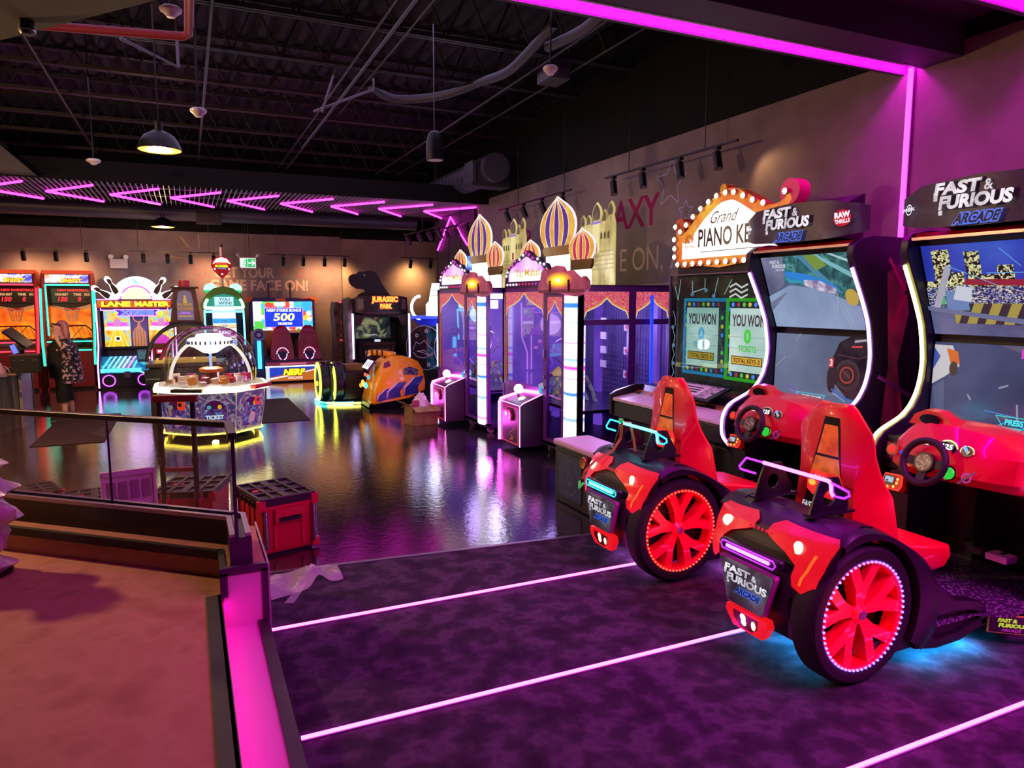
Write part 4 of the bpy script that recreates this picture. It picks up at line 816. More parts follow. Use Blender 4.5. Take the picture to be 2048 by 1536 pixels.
def castle(parent, f, x0, x1, z0, z1):
    m = MB(); w_, h = x1-x0, z1-z0; X_ = lambda a: x0+w_*a; Z_ = lambda b: z0+h*b
    def dm(a, b, r, hh): R_, L_ = onion(X_(a), Z_(b), w_*r, h*hh); return L_+R_
    gold = N([(0.3,'8a7a3c'),(0.55,'c8b468'),(0.8,'f0e8a8')], 6, .4, em=1.0, stretch=(1,1,.5))
    pts = [(X_(0),Z_(0)),(X_(0),Z_(.72))]
    for a, b, r, hh in ((.10,.74,.075,.14),(.27,.75,.065,.12),(.50,.78,.13,.22),(.72,.76,.065,.14),(.89,.82,.085,.16)):
        R_, L_ = onion(X_(a), Z_(b), w_*r, h*hh); pts += sorted(L_, key=lambda t: t[1])+sorted(R_, key=lambda t: -t[1])
    pts += [(X_(1),Z_(.72)),(X_(1),Z_(0))]
    m.fprism(f, pts[::-1], -.02, 0, gold); m.k = 2; dk = C('4a4222',.5)
    for a, b, r, hh in ((.10,.745,.058,.115),(.27,.755,.05,.10),(.50,.79,.105,.19),(.72,.765,.05,.115),(.89,.825,.068,.13)):
        R_, L_ = onion(X_(a), Z_(b), w_*r, h*hh); m.poly(f, R_+L_, N([(0.3,'2c2814'),(0.6,'8a8050')], 9, .35, em=.35))
    m.rect(f, X_(.40), X_(.60), Z_(.40), Z_(.78), E('f0e4a0', .9)); m.rect(f, X_(.46), X_(.54), Z_(.42), Z_(.52), E('b8402c', .7)); m.rect(f, X_(.36), X_(.64), Z_(.745), Z_(.775), E('9a80d8', .8))
    for a in (.12,.22,.32,.66,.76,.86): m.poly(f, [(X_(a-.025),Z_(.56)),(X_(a+.025),Z_(.56)),(X_(a+.025),Z_(.62)),(X_(a),Z_(.65)),(X_(a-.025),Z_(.62))], dk)
    for b in (.40,.35,.30,.25,.20): m.line(f, [(X_(.02),Z_(b)),(X_(.98),Z_(b+.02))], h*.006, E('7a6c34', .5))
    return obj('castle_panel', m, parent)
def arch(m, f, x0, x1, zt, zs, zp, mt, edge=.02):
    "printed valance with a pointed arch cut in it: zt top, zs spring, zp peak"
    c = (x0+x1)/2; A = [(x0,zs),(x0+.06*(x1-x0),zs+.35*(zp-zs)),(x0+.25*(x1-x0),zs+.55*(zp-zs)),(c-.12*(x1-x0),zs+.72*(zp-zs)),(c,zp)]
    B = [(2*c-a, b) for a, b in A[::-1]][1:]; cv = A+B; k = m.lay()
    for (a,b),(d,e) in zip(cv, cv[1:]): m.add([f.p(a,b,k), f.p(d,e,k), f.p(d,zt,k), f.p(a,zt,k)], [(0,1,2,3)], mt)
    m.line(f, cv, edge, E('f0a830', .8)); m.line(f, [(a, b-.012) for a, b in cv], edge*.5, E('f8e8d8', .8))
def prize_cabinet(loc, label, side=True):
    t = thing('prize_cabinet', label, 'prize machine', loc, -pi/2, 'onion dome prize cabinets')
    W0, W1, D, H_ = -1.14, 1.125, 1.34, 2.16
    m = MB()
    for x, y in ((W0,0),(W1-.05,D-.05),(W0,D-.05)): m.box(x, x+.05, y, y+.05, .1, H_, PUR)
    m.box(W0,W1,0,.06,H_-.05,H_,PUR); m.box(W0,W1,D-.06,D,H_-.05,H_,PUR); m.box(W0,W0+.05,0,D,H_-.05,H_,PUR); m.box(W1-.05,W1,0,D,H_-.05,H_,PUR); m.box(W0,W1,0,D,H_,H_+.02,PURD)
    m.box(W0,W1,.0,D,.10,.16,PURD); m.box(W0,.18,0,.05,.78,.84,PUR); m.box(W0,.18,0.01,.04,.12,.78,C('5a1c6a',.45)); m.box(.18,.27,0,.05,.12,H_,PUR); m.box(.68,.76,0,.05,.12,H_,PUR); m.box(.27,.68,0,.05,2.04,2.12,PUR); m.box(.27,.68,0,.05,.12,.2,PUR)
    m.box(1.07,1.125,0,.05,.12,H_,PUR); m.box(W0,W0+.1,0,.05,.84,H_,C('7a4a20',.45))
    obj('frame', m, t)
    m = MB(); pl = N([(0.3,'5a34b8'),(0.7,'9460ee')], 2, .4, em=.75)  # inner panels are no lamps; their purple glow imitates interior light
    m.box(W0,W0+.02,.05,D,.3,H_-.05,pl); m.box(W0,W1,D-.03,D-.01,.16,H_-.05,C('5a4a8a',.5)); m.box(.80,.95,D-.10,D-.03,.16,H_-.1,pl); m.box(-.6,-.45,D-.10,D-.03,.16,H_-.1,pl)
    gr = C('55506c',.4,.3)
    for i in range(34): x = W0+.05+i*.066; m.box(x,x+.006,D-.05,D-.042,.3,H_-.1,gr)
    for i in range(26): z = .35+i*.066; m.box(W0,W1,D-.05,D-.042,z,z+.006,gr)
    obj('back_grid', m, t)
    m = MB(); m.box(W0+.05,W1-.06,.06,D-.06,.62,.66,C('2a1c48',.25)); obj('shelf', m, t)
    m = MB(); m.box(-.35,.35,.45,.9,2.02,2.10,E('e8ecff',5)); obj('interior_light', m, t)
    lamp('interior_glow', 'POINT', (-.2,.45,1.75), 50, (.72,.55,1), .3, parent=t); lamp('interior_glow', 'POINT', (.8,.65,1.5), 36, (.72,.6,1), .2, parent=t)
    g = GLASS('f0eaff', .93)
    m = MB(); m.box(W0+.1,.18,.02,.026,.84,2.11,g); obj('glass', m, t); m = MB(); m.box(.27,.68,.02,.026,.2,2.04,g); obj('glass', m, t)
    m = MB(); f = XZ(.016); arch(m, f, W0+.1, .18, 2.11, 1.78, 2.10, brocade); arch(m, f, .27, .68, 2.04, 1.74, 2.0, brocade, .014)
    m.rect(f, W0+.05, W0+.12, .84, 2.1, brocade); obj('valance', m, t)
    m = MB(); m.box(.205,.245,-.02,0,1.25,1.36,CHROME); m.cyl((.225,-.02,1.0),(.225,0,1.0),.022,CHROME,n=14); m.cyl((.225,-.02,.86),(.225,0,.86),.022,CHROME,n=14); obj('lock', m, t)
    # corner light column
    lc, n, l, b = newmat('colour_column'); co = n.new('ShaderNodeTexCoord'); sx = n.new('ShaderNodeSeparateXYZ'); l.new(co.outputs['Object'], sx.inputs[0]); wv = n.new('ShaderNodeTexNoise'); wv.noise_dimensions = '1D'; wv.inputs['Scale'].default_value = 6.5; l.new(sx.outputs['Z'], wv.inputs['W'])
    rr = ramp_node(n, l, wv.outputs[0], [(0.30,'2a70ff'),(0.40,'b0ccff'),(0.47,'ffffff'),(0.55,'ffffff'),(0.62,'ffb0f0'),(0.7,'ff40d8')]); b.inputs['Base Color'].default_value = (.02,.02,.02,1); l.new(rr.outputs[0], b.inputs['Emission Color']); b.inputs['Emission Strength'].default_value = 1.9
    m = MB(); m.prism([(.78,-.02),(.90,-.05),(1.02,-.04),(1.06,.02),(.78,.04)], .14, 2.12, lc, 'z'); obj('light_column', m, t)
    if side:
        m = MB(); X_ = W1; 
        m.box(X_-.04,X_,.02,D,1.70,1.765,PUR); m.box(X_-.04,X_+.002,.69,.79,.12,H_-.02,PUR); m.box(X_-.04,X_,D-.06,D,.12,H_,PUR); m.box(X_-.04,X_,.0,.06,.12,H_,PUR); m.box(X_-.04,X_+.004,0,D,H_-.06,H_,PUR); m.box(X_-.04,X_,0,D,.12,.34,PUR); obj('side_frame', m, t)
        m = MB(); m.box(X_-.02,X_-.014,.06,.69,.34,2.1,g); m.box(X_-.02,X_-.014,.79,D-.06,.34,2.1,g); obj('glass', m, t)
        fs = Fr((X_-.01,0,0),(0,1,0),(0,0,1)); m = MB(); arch(m, fs, .06, .69, 2.10, 1.79, 2.03, brocade); arch(m, fs, .79, D-.06, 2.10, 1.79, 2.03, brocade); obj('valance', m, t)
        m = MB(); m.box(X_-.14,X_-.10,.10,.14,.4,1.72,lc); obj('light_column', m, t)
        m = MB(); 
        for y in (.73,.76):
            for z in (1.9,2.05,1.2): m.cyl((X_,y,z),(X_+.006,y,z),.007,CHROME,n=8)
        obj('bolts', m, t)
    # control pedestal
    m = MB(); m.prism([(-.33,.07),(-.33,.62),(-.28,.655),(0,.76),(0,.07)], -.47, .17, C('3a0f3c',.4)); ped = obj('pedestal', m, t, bevel=.008, fix=True)
    m = MB(); f = XZ(-.332); m.rect(f,-.38,.10,.10,.58,C('2a0c22',.4)); rd = E('ff2040',1.5); m.line(f,[(-.41,.1),(.10,.1),(.11,.11),(.11,.58),(-.41,.58)],.008,rd)
    m.line(f,[(-.05,.40),(-.15,.36),(.02,.30),(-.16,.22),(-.02,.18),(-.14,.13)],.008,C('c89a6a',.5)); m.poly(f,[(-.15,.13),(-.02,.14),(-.08,.19)],C('b87838',.5)); obj('front_print', m, ped)
    m = MB(); m.fprism(XZ(-.332), [(-.28,.40),(-.06,.40),(-.04,.47),(-.10,.54),(-.25,.54),(-.29,.47)], 0, .03, C('c0184a',.4)); f = XZ(-.364); m.rect(f,-.25,-.15,.44,.52,C('08080c',.3)); m.rect(f,-.24,-.16,.46,.51,E('a8d0f0',1)); m.disc(f,-.09,.49,.02,E('ff90c0',2),n=10); m.disc(f,-.09,.44,.02,E('ff90c0',2),n=10); obj('card_reader', m, ped)
    nm = E('ff50d8', 10); m = MB(); m.tube([(-.475,-.335,.08),(-.475,-.335,.60),(-.47,-.32,.645),(-.44,-.27,.665),(-.30,-.04,.755),(0.1,-.02,.775)], .028, nm, 8); obj('light_tube', m, ped); lamp('tube_glow', 'POINT', (-.62,-.5,.35), 14, (1,.08,.85), .1, parent=t)
    m = MB(); m.tube([(.172,-.335,.08),(.172,-.335,.62),(.172,-.28,.66),(.172,-.01,.762)], .007, E('ff8ae4',4), 6); m.tube([(-.45,-.335,.625),(.17,-.335,.625)], .006, E('ff8ae4',4), 6); obj('light_tube', m, ped)
    m = MB(); m.cyl((-.24,-.16,.70),(-.24,-.16,.77),.02,CHROME,n=10); m.ball((-.24,-.16,.80),.065,E('fff0f8',2.2),16); obj('joystick', m, ped)
    m = MB(); m.lathe([(.05,0),(.05,.015),(.035,.025),(0,.028)], E('ffe0f0',1.6), (-.05,-.2,.685), (0,-.3,.95), 18); obj('button', m, ped)
    m = MB(); m.lathe([(.0,-.06),(.07,-.05),(.085,0),(.07,.05),(0,.06)], E('18b0f0',.9), (.10,.06,.80), (0,0,1), 16); obj('blue_lamp', m, t)
    for x in (-1.0,.25,1.0):
        for y in (.1,1.2):
            m = MB(); m.cyl((x-.02,y,.05),(x+.02,y,.05),.05,C('8a7a8a',.4),n=14); m.box(x-.03,x+.03,y-.02,y+.02,.05,.12,STEEL); obj('caster', m, t)
    # prizes inside: ticket strips and claw
    m = MB(); tk = N([(0,'d8d4e0'),(0.5,'c05068'),(0.62,'8a86a0')], 16, .5, em=.25, kind='voronoi', interp='CONSTANT')
    for k in range(5):
        x = -.55+.17*k; m.loft([[(x+.05*j*.4,.35+.04*k,.66+.02), (x+.09+.05*j*.4,.35+.04*k,.66+.02)] if False else [(x+.06*j,.25+.03*k+.05*j,.68+.26*sin(pi*j/5)*(1+.1*k)),(x+.10+.06*j,.25+.03*k+.05*j,.68+.26*sin(pi*j/5)*(1+.1*k)),(x+.10+.06*j,.26+.03*k+.05*j,.67+.26*sin(pi*j/5)*(1+.1*k)),(x+.06*j,.26+.03*k+.05*j,.67+.26*sin(pi*j/5)*(1+.1*k))] for j in range(6)], tk)
    obj('ticket_strips', m, t)
    m = MB(); m.loft([smooth_path([(-.75,.5,.67),(-.7,.5,.86),(-.5,.5,.95),(-.4,.5,.67)],4), smooth_path([(-.78,.62,.67),(-.72,.64,.98),(-.48,.62,1.02),(-.38,.6,.67)],4)], C('b8a83a',.5), closed=False); obj('ribbon', m, t)
    m = MB(); m.box(-.18,.10,.4,.62,1.86,2.0,C('d8d8e0',.4)); m.cyl((-.04,.5,1.55),(-.04,.5,1.86),.012,CHROME,n=8); m.cyl((-.04,.5,1.5),(-.04,.5,1.58),.05,C('1c1a22',.4),n=14)
    for k in range(3):
        a = 2*pi*k/3+.4; m.tube(smooth_path([(-.04+.04*cos(a),.5+.04*sin(a),1.5),(-.04+.2*cos(a),.5+.2*sin(a),1.42),(-.04+.22*cos(a),.5+.22*sin(a),1.28),(-.04+.10*cos(a),.5+.10*sin(a),1.14)],4), .008, CHROME, 6)
    obj('claw', m, t)
    m = MB()
    for k in range(7): z = .95+.16*k; m.box(.34+.07*(k%2),.46+.07*(k%2),1.14,1.16,z,z+.10,C('c8c4d4',.5)); m.disc(XZ(1.138),.40+.07*(k%2),z+.05,.03,C('c02848',.5),c=.001,n=10)
    for k in range(4): z = 1.05+.2*k; m.box(-.26,-.12,1.14,1.16,z,z+.10,C('c8c4d4',.5))
    obj('prize_cards', m, t)
    # toppers
    f = XZ(.0); f = Fr((0,.03,0),(1,0,0),(0,0,1)); m = MB(); cx = -.40
    outl = [(cx-.72,2.18),(cx-.70,2.33),(cx-.66,2.39),(cx-.58,2.47),(cx-.46,2.49),(cx-.38,2.56),(cx-.22,2.58),(cx-.10,2.64),(cx,2.67),(cx+.10,2.64),(cx+.22,2.58),(cx+.38,2.56),(cx+.46,2.49),(cx+.58,2.47),(cx+.66,2.39),(cx+.70,2.33),(cx+.72,2.18)]
    m.fprism(f, outl[::-1], -.06, 0, C('2a1050',.4)); m.k = 2; m.poly(f, [(cx+(a-cx)*.82, 2.18+.075+(b-2.18)*.68) for a, b in outl][::-1], N([(0.3,'b060e0'),(0.6,'f8c0f0'),(0.8,'ffffff')], 3, .4, em=1.3)); m.poly(f, [(cx-.56,2.26),(cx+.56,2.26),(cx+.5,2.38),(cx-.5,2.38)], E('fffaf4', 2.2)); m.text(f, 'Taj Mahal', cx-.34, cx+.40, 2.29, 2.42, E('e0b018', .9), .02); s_ = obj('title_sign', m, t, angle=20)
    m = MB()
    for k, (a, b) in enumerate(outl[1:-1]): m.ball(f.p(cx+(a-cx)*.93, 2.18+.03+(b-2.18)*.87, .004),   .019, E('fff0ff',2) if (k % 5) < 2 or k > 10 else E('d830c0',1.4), 8)
    for k in range(13): m.ball(f.p(cx-.62+.103*k, 2.215, .004), .017, E('fff0ff',2) if k < 4 else E('c8286a',1.3) if k < 9 else E('a838e0',1.3), 8)
    obj('bulbs', m, s_)
    onion_panel(t, Fr((0,.48,0),(1,0,0),(0,0,1)), -.36, 2.74, .50, .66, '4a1e9a', 1.8, 2.18)
    onion_panel(t, Fr((0,.42,0),(1,0,0),(0,0,1)), .42, 2.52, .32, .38, 'd81e5a', 1.8, 2.18)
    onion_panel(t, Fr((0,.36,0),(1,0,0),(0,0,1)), -.97, 2.52, .30, .34, 'd81e3c', 1.8, 2.18)
    castle(t, Fr((0,1.08,0),(1,0,0),(0,0,1)), -.78, .17, 2.18, 3.36)
    m = MB(); f = Fr((.78,-.075,0),(1,-.04,0),(0,0,1)); cl = [(-.66,2.12),(-.67,2.2),(-.60,2.25),(-.56,2.36),(-.47,2.40),(-.38,2.36),(-.34,2.32),(-.26,2.40),(-.12,2.42),(0.02,2.40),(.10,2.33),(.26,2.35),(.40,2.28),(.50,2.24),(.58,2.27),(.66,2.22),(.68,2.14),(.60,2.08),(.40,2.04),(.15,2.06),(-.1,2.09),(-.4,2.09)]
    m.fprism(f, cl, -.05, 0, N([(0.35,'a0184a'),(0.6,'e8507a'),(0.75,'f88a98')], 3, .35, em=.55)); m.k = 2
    for i in range(7): q = 1-i/7.5; m.disc(f, -.05, 2.24, .36*q, E(['e87040','f09038','f8b030','fcd028','ffe820','fff040','fffcc0'][i], [.8,.9,1,1.1,1.3,1.6,2.2][i]), .10*q, 22)
    m.rect(f,-.62,.64,2.085,2.125,C('8a1048',.4)); obj('cloud_lamp', m, t)
    for x in (-.28,.24):
        m = MB(); q = f.p(x,2.2,.01); m.box(q.x-.012,q.x+.012,q.y-.012,q.y+.012,2.1,2.24,C('3a1420',.4)); obj('bracket', m, t)
    lamp('topper_glow', 'POINT', (-.2,.9,2.5), 8, (1,.85,.8), .25, parent=t)
    return t
prize_cabinet((4.22,8.455,0), 'purple onion dome prize cabinet with wide glass side, next to the piano game')
prize_cabinet((4.0,10.78,0), 'purple onion dome prize cabinet farther back, beside the cardboard box', False)
m = MB(); m.tube([(5.22,7.27,.04),(5.2,7.27,2.06)], .022, E('1838ff',1.5), 8); tag(obj('light_tube', m), 'blue light tube leaning against the glass side of the prize cabinet', 'light tube')
# ------------------------------------------------------------ giant piano game
t = thing('piano_game', 'giant piano game with bulb framed sign, two ticket screens and white keys', 'arcade cabinet', (4.4,5.85,0), -pi/2)
m = MB(); bk = C('131016',.35)
m.prism([(.0,.68),(.0,.86),(.30,.92),(.42,1.02),(.95,1.06),(.95,.1),(.25,.1),(.25,.6)], -1.02, .84, bk); obj('piano_body', m, t, bevel=.015, fix=True)
m = MB(); m.prism([(-.02,.70),(-.03,.93),(.05,.97),(.30,1.03),(.42,1.03),(.42,.6),(.1,.6)], -1.06, -1.0, C('1a161c',.3)); obj('cheek', m, t, bevel=.01, fix=True); m = MB(); m.prism([(-.02,.70),(-.03,.93),(.05,.97),(.30,1.03),(.42,1.03),(.42,.6),(.1,.6)], .82, .87, C('1a161c',.3)); obj('cheek', m, t, bevel=.01, fix=True)
for k in range(13):
    x = -.99+.1385*k; m = MB(); m.prism([(-.02,.862),(-.02,.895),(.26,.935),(.26,.90)], x+.002, x+.136, C('e6d8de',.3)); obj('key', m, t, bevel=.004, fix=True)
m = MB(); m.prism([(.26,.93),(.62,1.06),(.62,1.04),(.26,.91)], -1.0, .82, N([(0.4,'17131a'),(0.55,'c88a50'),(0.7,'e8c0c0')], 3, .3, stretch=(1,2,2))); obj('fall_board', m, t, fix=True)
m = MB(); f = Fr((-.15,.22,1.0),(1,0,0),(0,.80,.30)); m.fprism(f, [(-.34,0),(.52,0),(.52,.30),(-.34,.30)], 0, .02, C('1a161c',.3)); m.k = 18; m.poly(f, [(-.30,.02),(.46,.02),(.46,.28),(-.30,.28)], N([(0.35,'8a7a90'),(0.5,'d8c8d8'),(0.62,'3a3040')], 9, .25, stretch=(1,3,3))); wt = C('f0e8f0',.4); m.poly(f,[(-.12,.05),(.28,.05),(.28,.25),(-.12,.25)],wt)
for q in (.20,.15,.10): m.rect(f,-.06,.22,q,q+.02,C('2a2030',.4))
obj('music_stand', m, t)
m = MB()
for x, z0 in ((-.98,.0),(.3,0.0)): m.box(x,x+.06,.06,.12,0.0,.66,C('8a7888',.3,.5))
m.box(-.85,.8,.235,.25,.12,.62,C('1c181e',.3)); f = XZ(.234); m.line(f,[(-.8,.15),(.75,.15),(.75,.58),(-.8,.58)],.01,C('6a5a6a',.4),closed=True); m.ring(f,-.4,.36,.03,.045,C('c890a8',.4)); obj('lower_panel', m, t)
m = MB(); m.box(-.66,.84,.60,.95,1.04,2.40,C('1a1420',.5)); m.box(-.45,-.2,.62,.9,2.2,2.6,C('2a2430',.5)); m.box(.1,.4,.62,.9,2.2,2.6,C('2a2430',.5)); obj('back_box', m, t)
f = XZ(.595); m = MB(); m.k = 1
m.rect(f,-.66,.84,1.04,2.25,N([(0.35,'17101c'),(0.55,'4a3a2c'),(0.7,'7a6444')],2.2,.2,em=.35))
for x0, fr_, num, dt in ((-.53,'1890c8','1fb4e8',0),(.21,'38c020','40d030',1)):
    m.rect(f,x0,x0+.72,1.20,2.02,E(fr_,.8)); m.rect(f,x0+.045,x0+.675,1.235,1.985,E('2a3038',.6))
    for k in range(8):
        z = 1.28+.09*k; c = ['3a8af0','d8c83a','50c840','1a1a24'][(k+dt) % 4]; m.disc(f,x0+.075,z,.022,E(c,.9),n=10); m.disc(f,x0+.645,z,.022,E(c,.9),n=10)
    for k in range(7): c = ['d8c83a','3a8af0','a02838','50c840'][(k+dt) % 4]; m.disc(f,x0+.12+.08*k,1.955,.022,E(c,.9),n=10); m.disc(f,x0+.12+.08*k,1.265,.022,E(c,.9),n=10)
    m.rect(f,x0+.105,x0+.615,1.30,1.92,N([(0.3,'a8d0c8'),(0.7,'d0e8e0')],3,.2,em=.85)); dk = C('3a1a2c',.5)
    for z in (1.42,1.53,1.64,1.75): m.line(f,[(x0+.11,z),(x0+.61,z)],.004,E('8ab0a8',.7))
    m.text(f,'YOU WON',x0+.14,x0+.58,1.745,1.86,E('4a2040',.6),.03); m.text(f,'0',x0+.31,x0+.41,1.58,1.72,E(num,.9),.05); m.text(f,'TICKETS',x0+.24,x0+.48,1.50,1.56,E(num,.8),.03)
    m.rect(f,x0+.15,x0+.57,1.37,1.455,C('1a1410',.5)); m.rect(f,x0+.16,x0+.56,1.378,1.447,E('e0b030',.8)); m.text(f,'TOTAL KEYS: 0',x0+.18,x0+.54,1.39,1.435,C('201810',.5),.02)
obj('ticket_screens', m, t)
m = MB(); m.box(-.68,.86,.52,.53,1.06,2.27,GLASS('e8f4f4',.92,gloss=.4)); m.box(-.69,-.68,.51,.54,1.06,2.27,C('8a98b8',.2,.4)); m.box(-.69,.86,.51,.54,2.265,2.275,C('a8a0a0',.2,.4)); gp = obj('glass_screen', m, t)
m = MB(); f = XZ(.518); ci = E('a8e8e8',.55); m.k = 0; rr = random.Random(5)
for q in ([(-.60,2.15),(-.54,2.0),(-.50,2.22)],[(-.30,2.20),(-.30,2.08),(-.10,2.12),(-.10,2.22)],[(.10,2.22),(.05,2.05)],[(.3,2.2),(.2,2.06)]): m.line(f,q,.008,ci,c=.001)
for a, b in ((-.30,2.06),(-.08,2.10),(.04,2.04),(-.62,1.7),(-.60,1.5),(-.6,1.3)): m.disc(f,a,b,.028,C('58c8d8',.3),.022,c=.001,n=12)
for k in range(4): m.line(f,[(-.64+.02*k,1.12+.2*k),(-.58,1.2+.2*k),(-.62,1.28+.2*k)],.006,ci,c=.001)
for k in range(3): m.line(f,[(.28,2.13-.05*k),(.36,2.16-.05*k),(.44,2.12-.05*k),(.52,2.15-.05*k)],.018,E('e8f0f0',.6),c=.001)
obj('glass_print', m, gp)
# bulb framed sign
f = XZ(.60, .05); m = MB()
top = smooth_path([(-.72,2.74,0),(-.62,2.70,0),(-.48,2.78,0),(-.30,2.93,0),(-.05,3.07,0),(.08,3.10,0),(.22,3.09,0),(.45,2.98,0),(.66,2.88,0),(.82,2.90,0),(.90,2.97,0)], 3)
bot = [(.93,2.90),(.88,2.82),(.86,2.45),(.80,2.36),(.62,2.35),(.3,2.36),(.0,2.33),(-.3,2.36),(-.55,2.35),(-.64,2.36),(-.70,2.44),(-.70,2.66)]
outl = [(p.x,p.y) for p in top]+bot
orange = N([(0.3,'e85a20'),(0.55,'f89030'),(0.75,'ffd040')], 4, .35, em=.85)
m.fprism(f, outl[::-1], -.10, .03, C('c85a20',.4)); m.fprism(f, arcpts(.90,2.97,.115,0,2*pi,21)[:-1], -.10, .035, C('d84a6a',.4)); m.fprism(f, arcpts(-.66,2.80,.085,0,2*pi,19)[:-1], -.10, .035, C('e87840',.4)); m.fprism(f, arcpts(.02,3.11,.05,0,2*pi,17)[:-1], -.08, .03, C('f0c020',.4)); m.k = 30
m.poly(f, outl[::-1], orange); inn = [(-.60,2.44),(.80,2.44),(.80,2.80)]+[(p.x*.92, p.y-.115) for p in top[::-1] if -.62 < p.x < .8]+[(-.60,2.62)]
m.poly(f, inn, E('fff6ec', 2.0)); dk = C('2a1408',.5)
m.text(f,'Grand',-.14,.24,2.78,2.90,E('6a4020',.6),.0,.5); m.text(f,'NOW',-.55,-.40,2.60,2.70,E('d85c10',.75),.06); m.text(f,'PLAYING',-.55,-.39,2.55,2.585,E('d85c10',.75),.03); m.text(f,'PIANO KEYS',-.33,.62,2.55,2.74,E('3a1a0c',.6),.02); m.line(f,[(-.28,2.50),(.60,2.50)],.008,dk)
sg = obj('marquee_sign', m, t, angle=30)
m = MB(); bl = E('fff8ec', 5)
pts = [(-.685,2.795),(-.60,2.735),(-.50,2.80),(-.39,2.875),(-.27,2.945),(-.15,3.0),(-.03,3.045),(.10,3.06),(.22,3.05),(.35,3.0),(.48,2.945),(.62,2.90),(.88,2.97)]
pts += [(-.70,2.66),(-.69,2.56),(-.69,2.47),(-.63,2.385)]+[(-.50+.128*k,2.385) for k in range(11)]
for a, b in pts: m = MB(); m.ball(f.p(a,b,.066), .029, bl, 12); m.cyl(f.p(a,b,.03), f.p(a,b,.075), .03, C('c88a50',.4), n=12); obj('bulb', m, sg)
lamp('sign_glow', 'POINT', (.1,.45,2.7), 7, (1,.75,.45), .3, parent=t)
# bench
t = thing('piano_bench', 'dark piano bench with pale padded top and blue emblem panel', 'bench', (4.4,5.85,.0062), -pi/2)
m = MB(); m.prism([(-1.10,0),(-1.10,.56),(-.72,.56),(-.72,0)], -.34, .85, C('1a1712',.4)); m.box(-.26,.20,-1.105,-1.09,.06,.50,C('0c0a0c',.4)); b_ = obj('bench_box', m, t, bevel=.012, fix=True)
f = XZ(-1.106); m = MB(); m.k = 1; pts = [(-.25,.10),(-.22,.07),(.17,.07),(.20,.10),(.20,.46),(.17,.50),(-.22,.50),(-.25,.46)]; m.poly(f,pts,N([(0.4,'18204c'),(0.6,'2c3a80')],40,.4,em=.1)); m.ring(f,-.025,.285,.14,.152,C('5a4a88',.4),ry=1.15); m.poly(f,[(-.025,.40),(.03,.27),(.0,.20),(-.05,.20),(-.08,.27)],C('5a4a88',.4)); m.poly(f,[(-.025,.36),(.0,.27),(-.025,.23),(-.05,.27)],C('1c2454',.4)); obj('emblem_panel', m, b_)
m = MB(); m.box(-.36,.87,-1.12,-.70,.56,.62,C('d8b8d0',.45)); obj('seat_pad', m, t, bevel=.02, seg=3)
m = MB(); m.cyl((.28,-1.13,.50),(.28,-.95,.50),.05,C('a8843c',.35,.6),n=20); m.lathe([(.052,0),(.058,.012),(.05,.03),(.03,.022),(0,.022)], C('c89a48',.3,.6), (.28,-1.12,.50), (0,-1,0), 20); obj('gold_knob', m, t)
# ------------------------------------------------------------ machines along the back wall
_E0, _N0 = E, N
def E(h, s=1.0): return _E0(h, round(s*1.35, 3))
def N(*a, **k):
    if k.get('em'): k['em'] = round(k['em']*1.35, 3)
    return _N0(*a, **k)
art = lambda stops, sc=3, em=.8, dist=1.0: N(stops, sc, .3, em=em, dist=dist, detail=4)
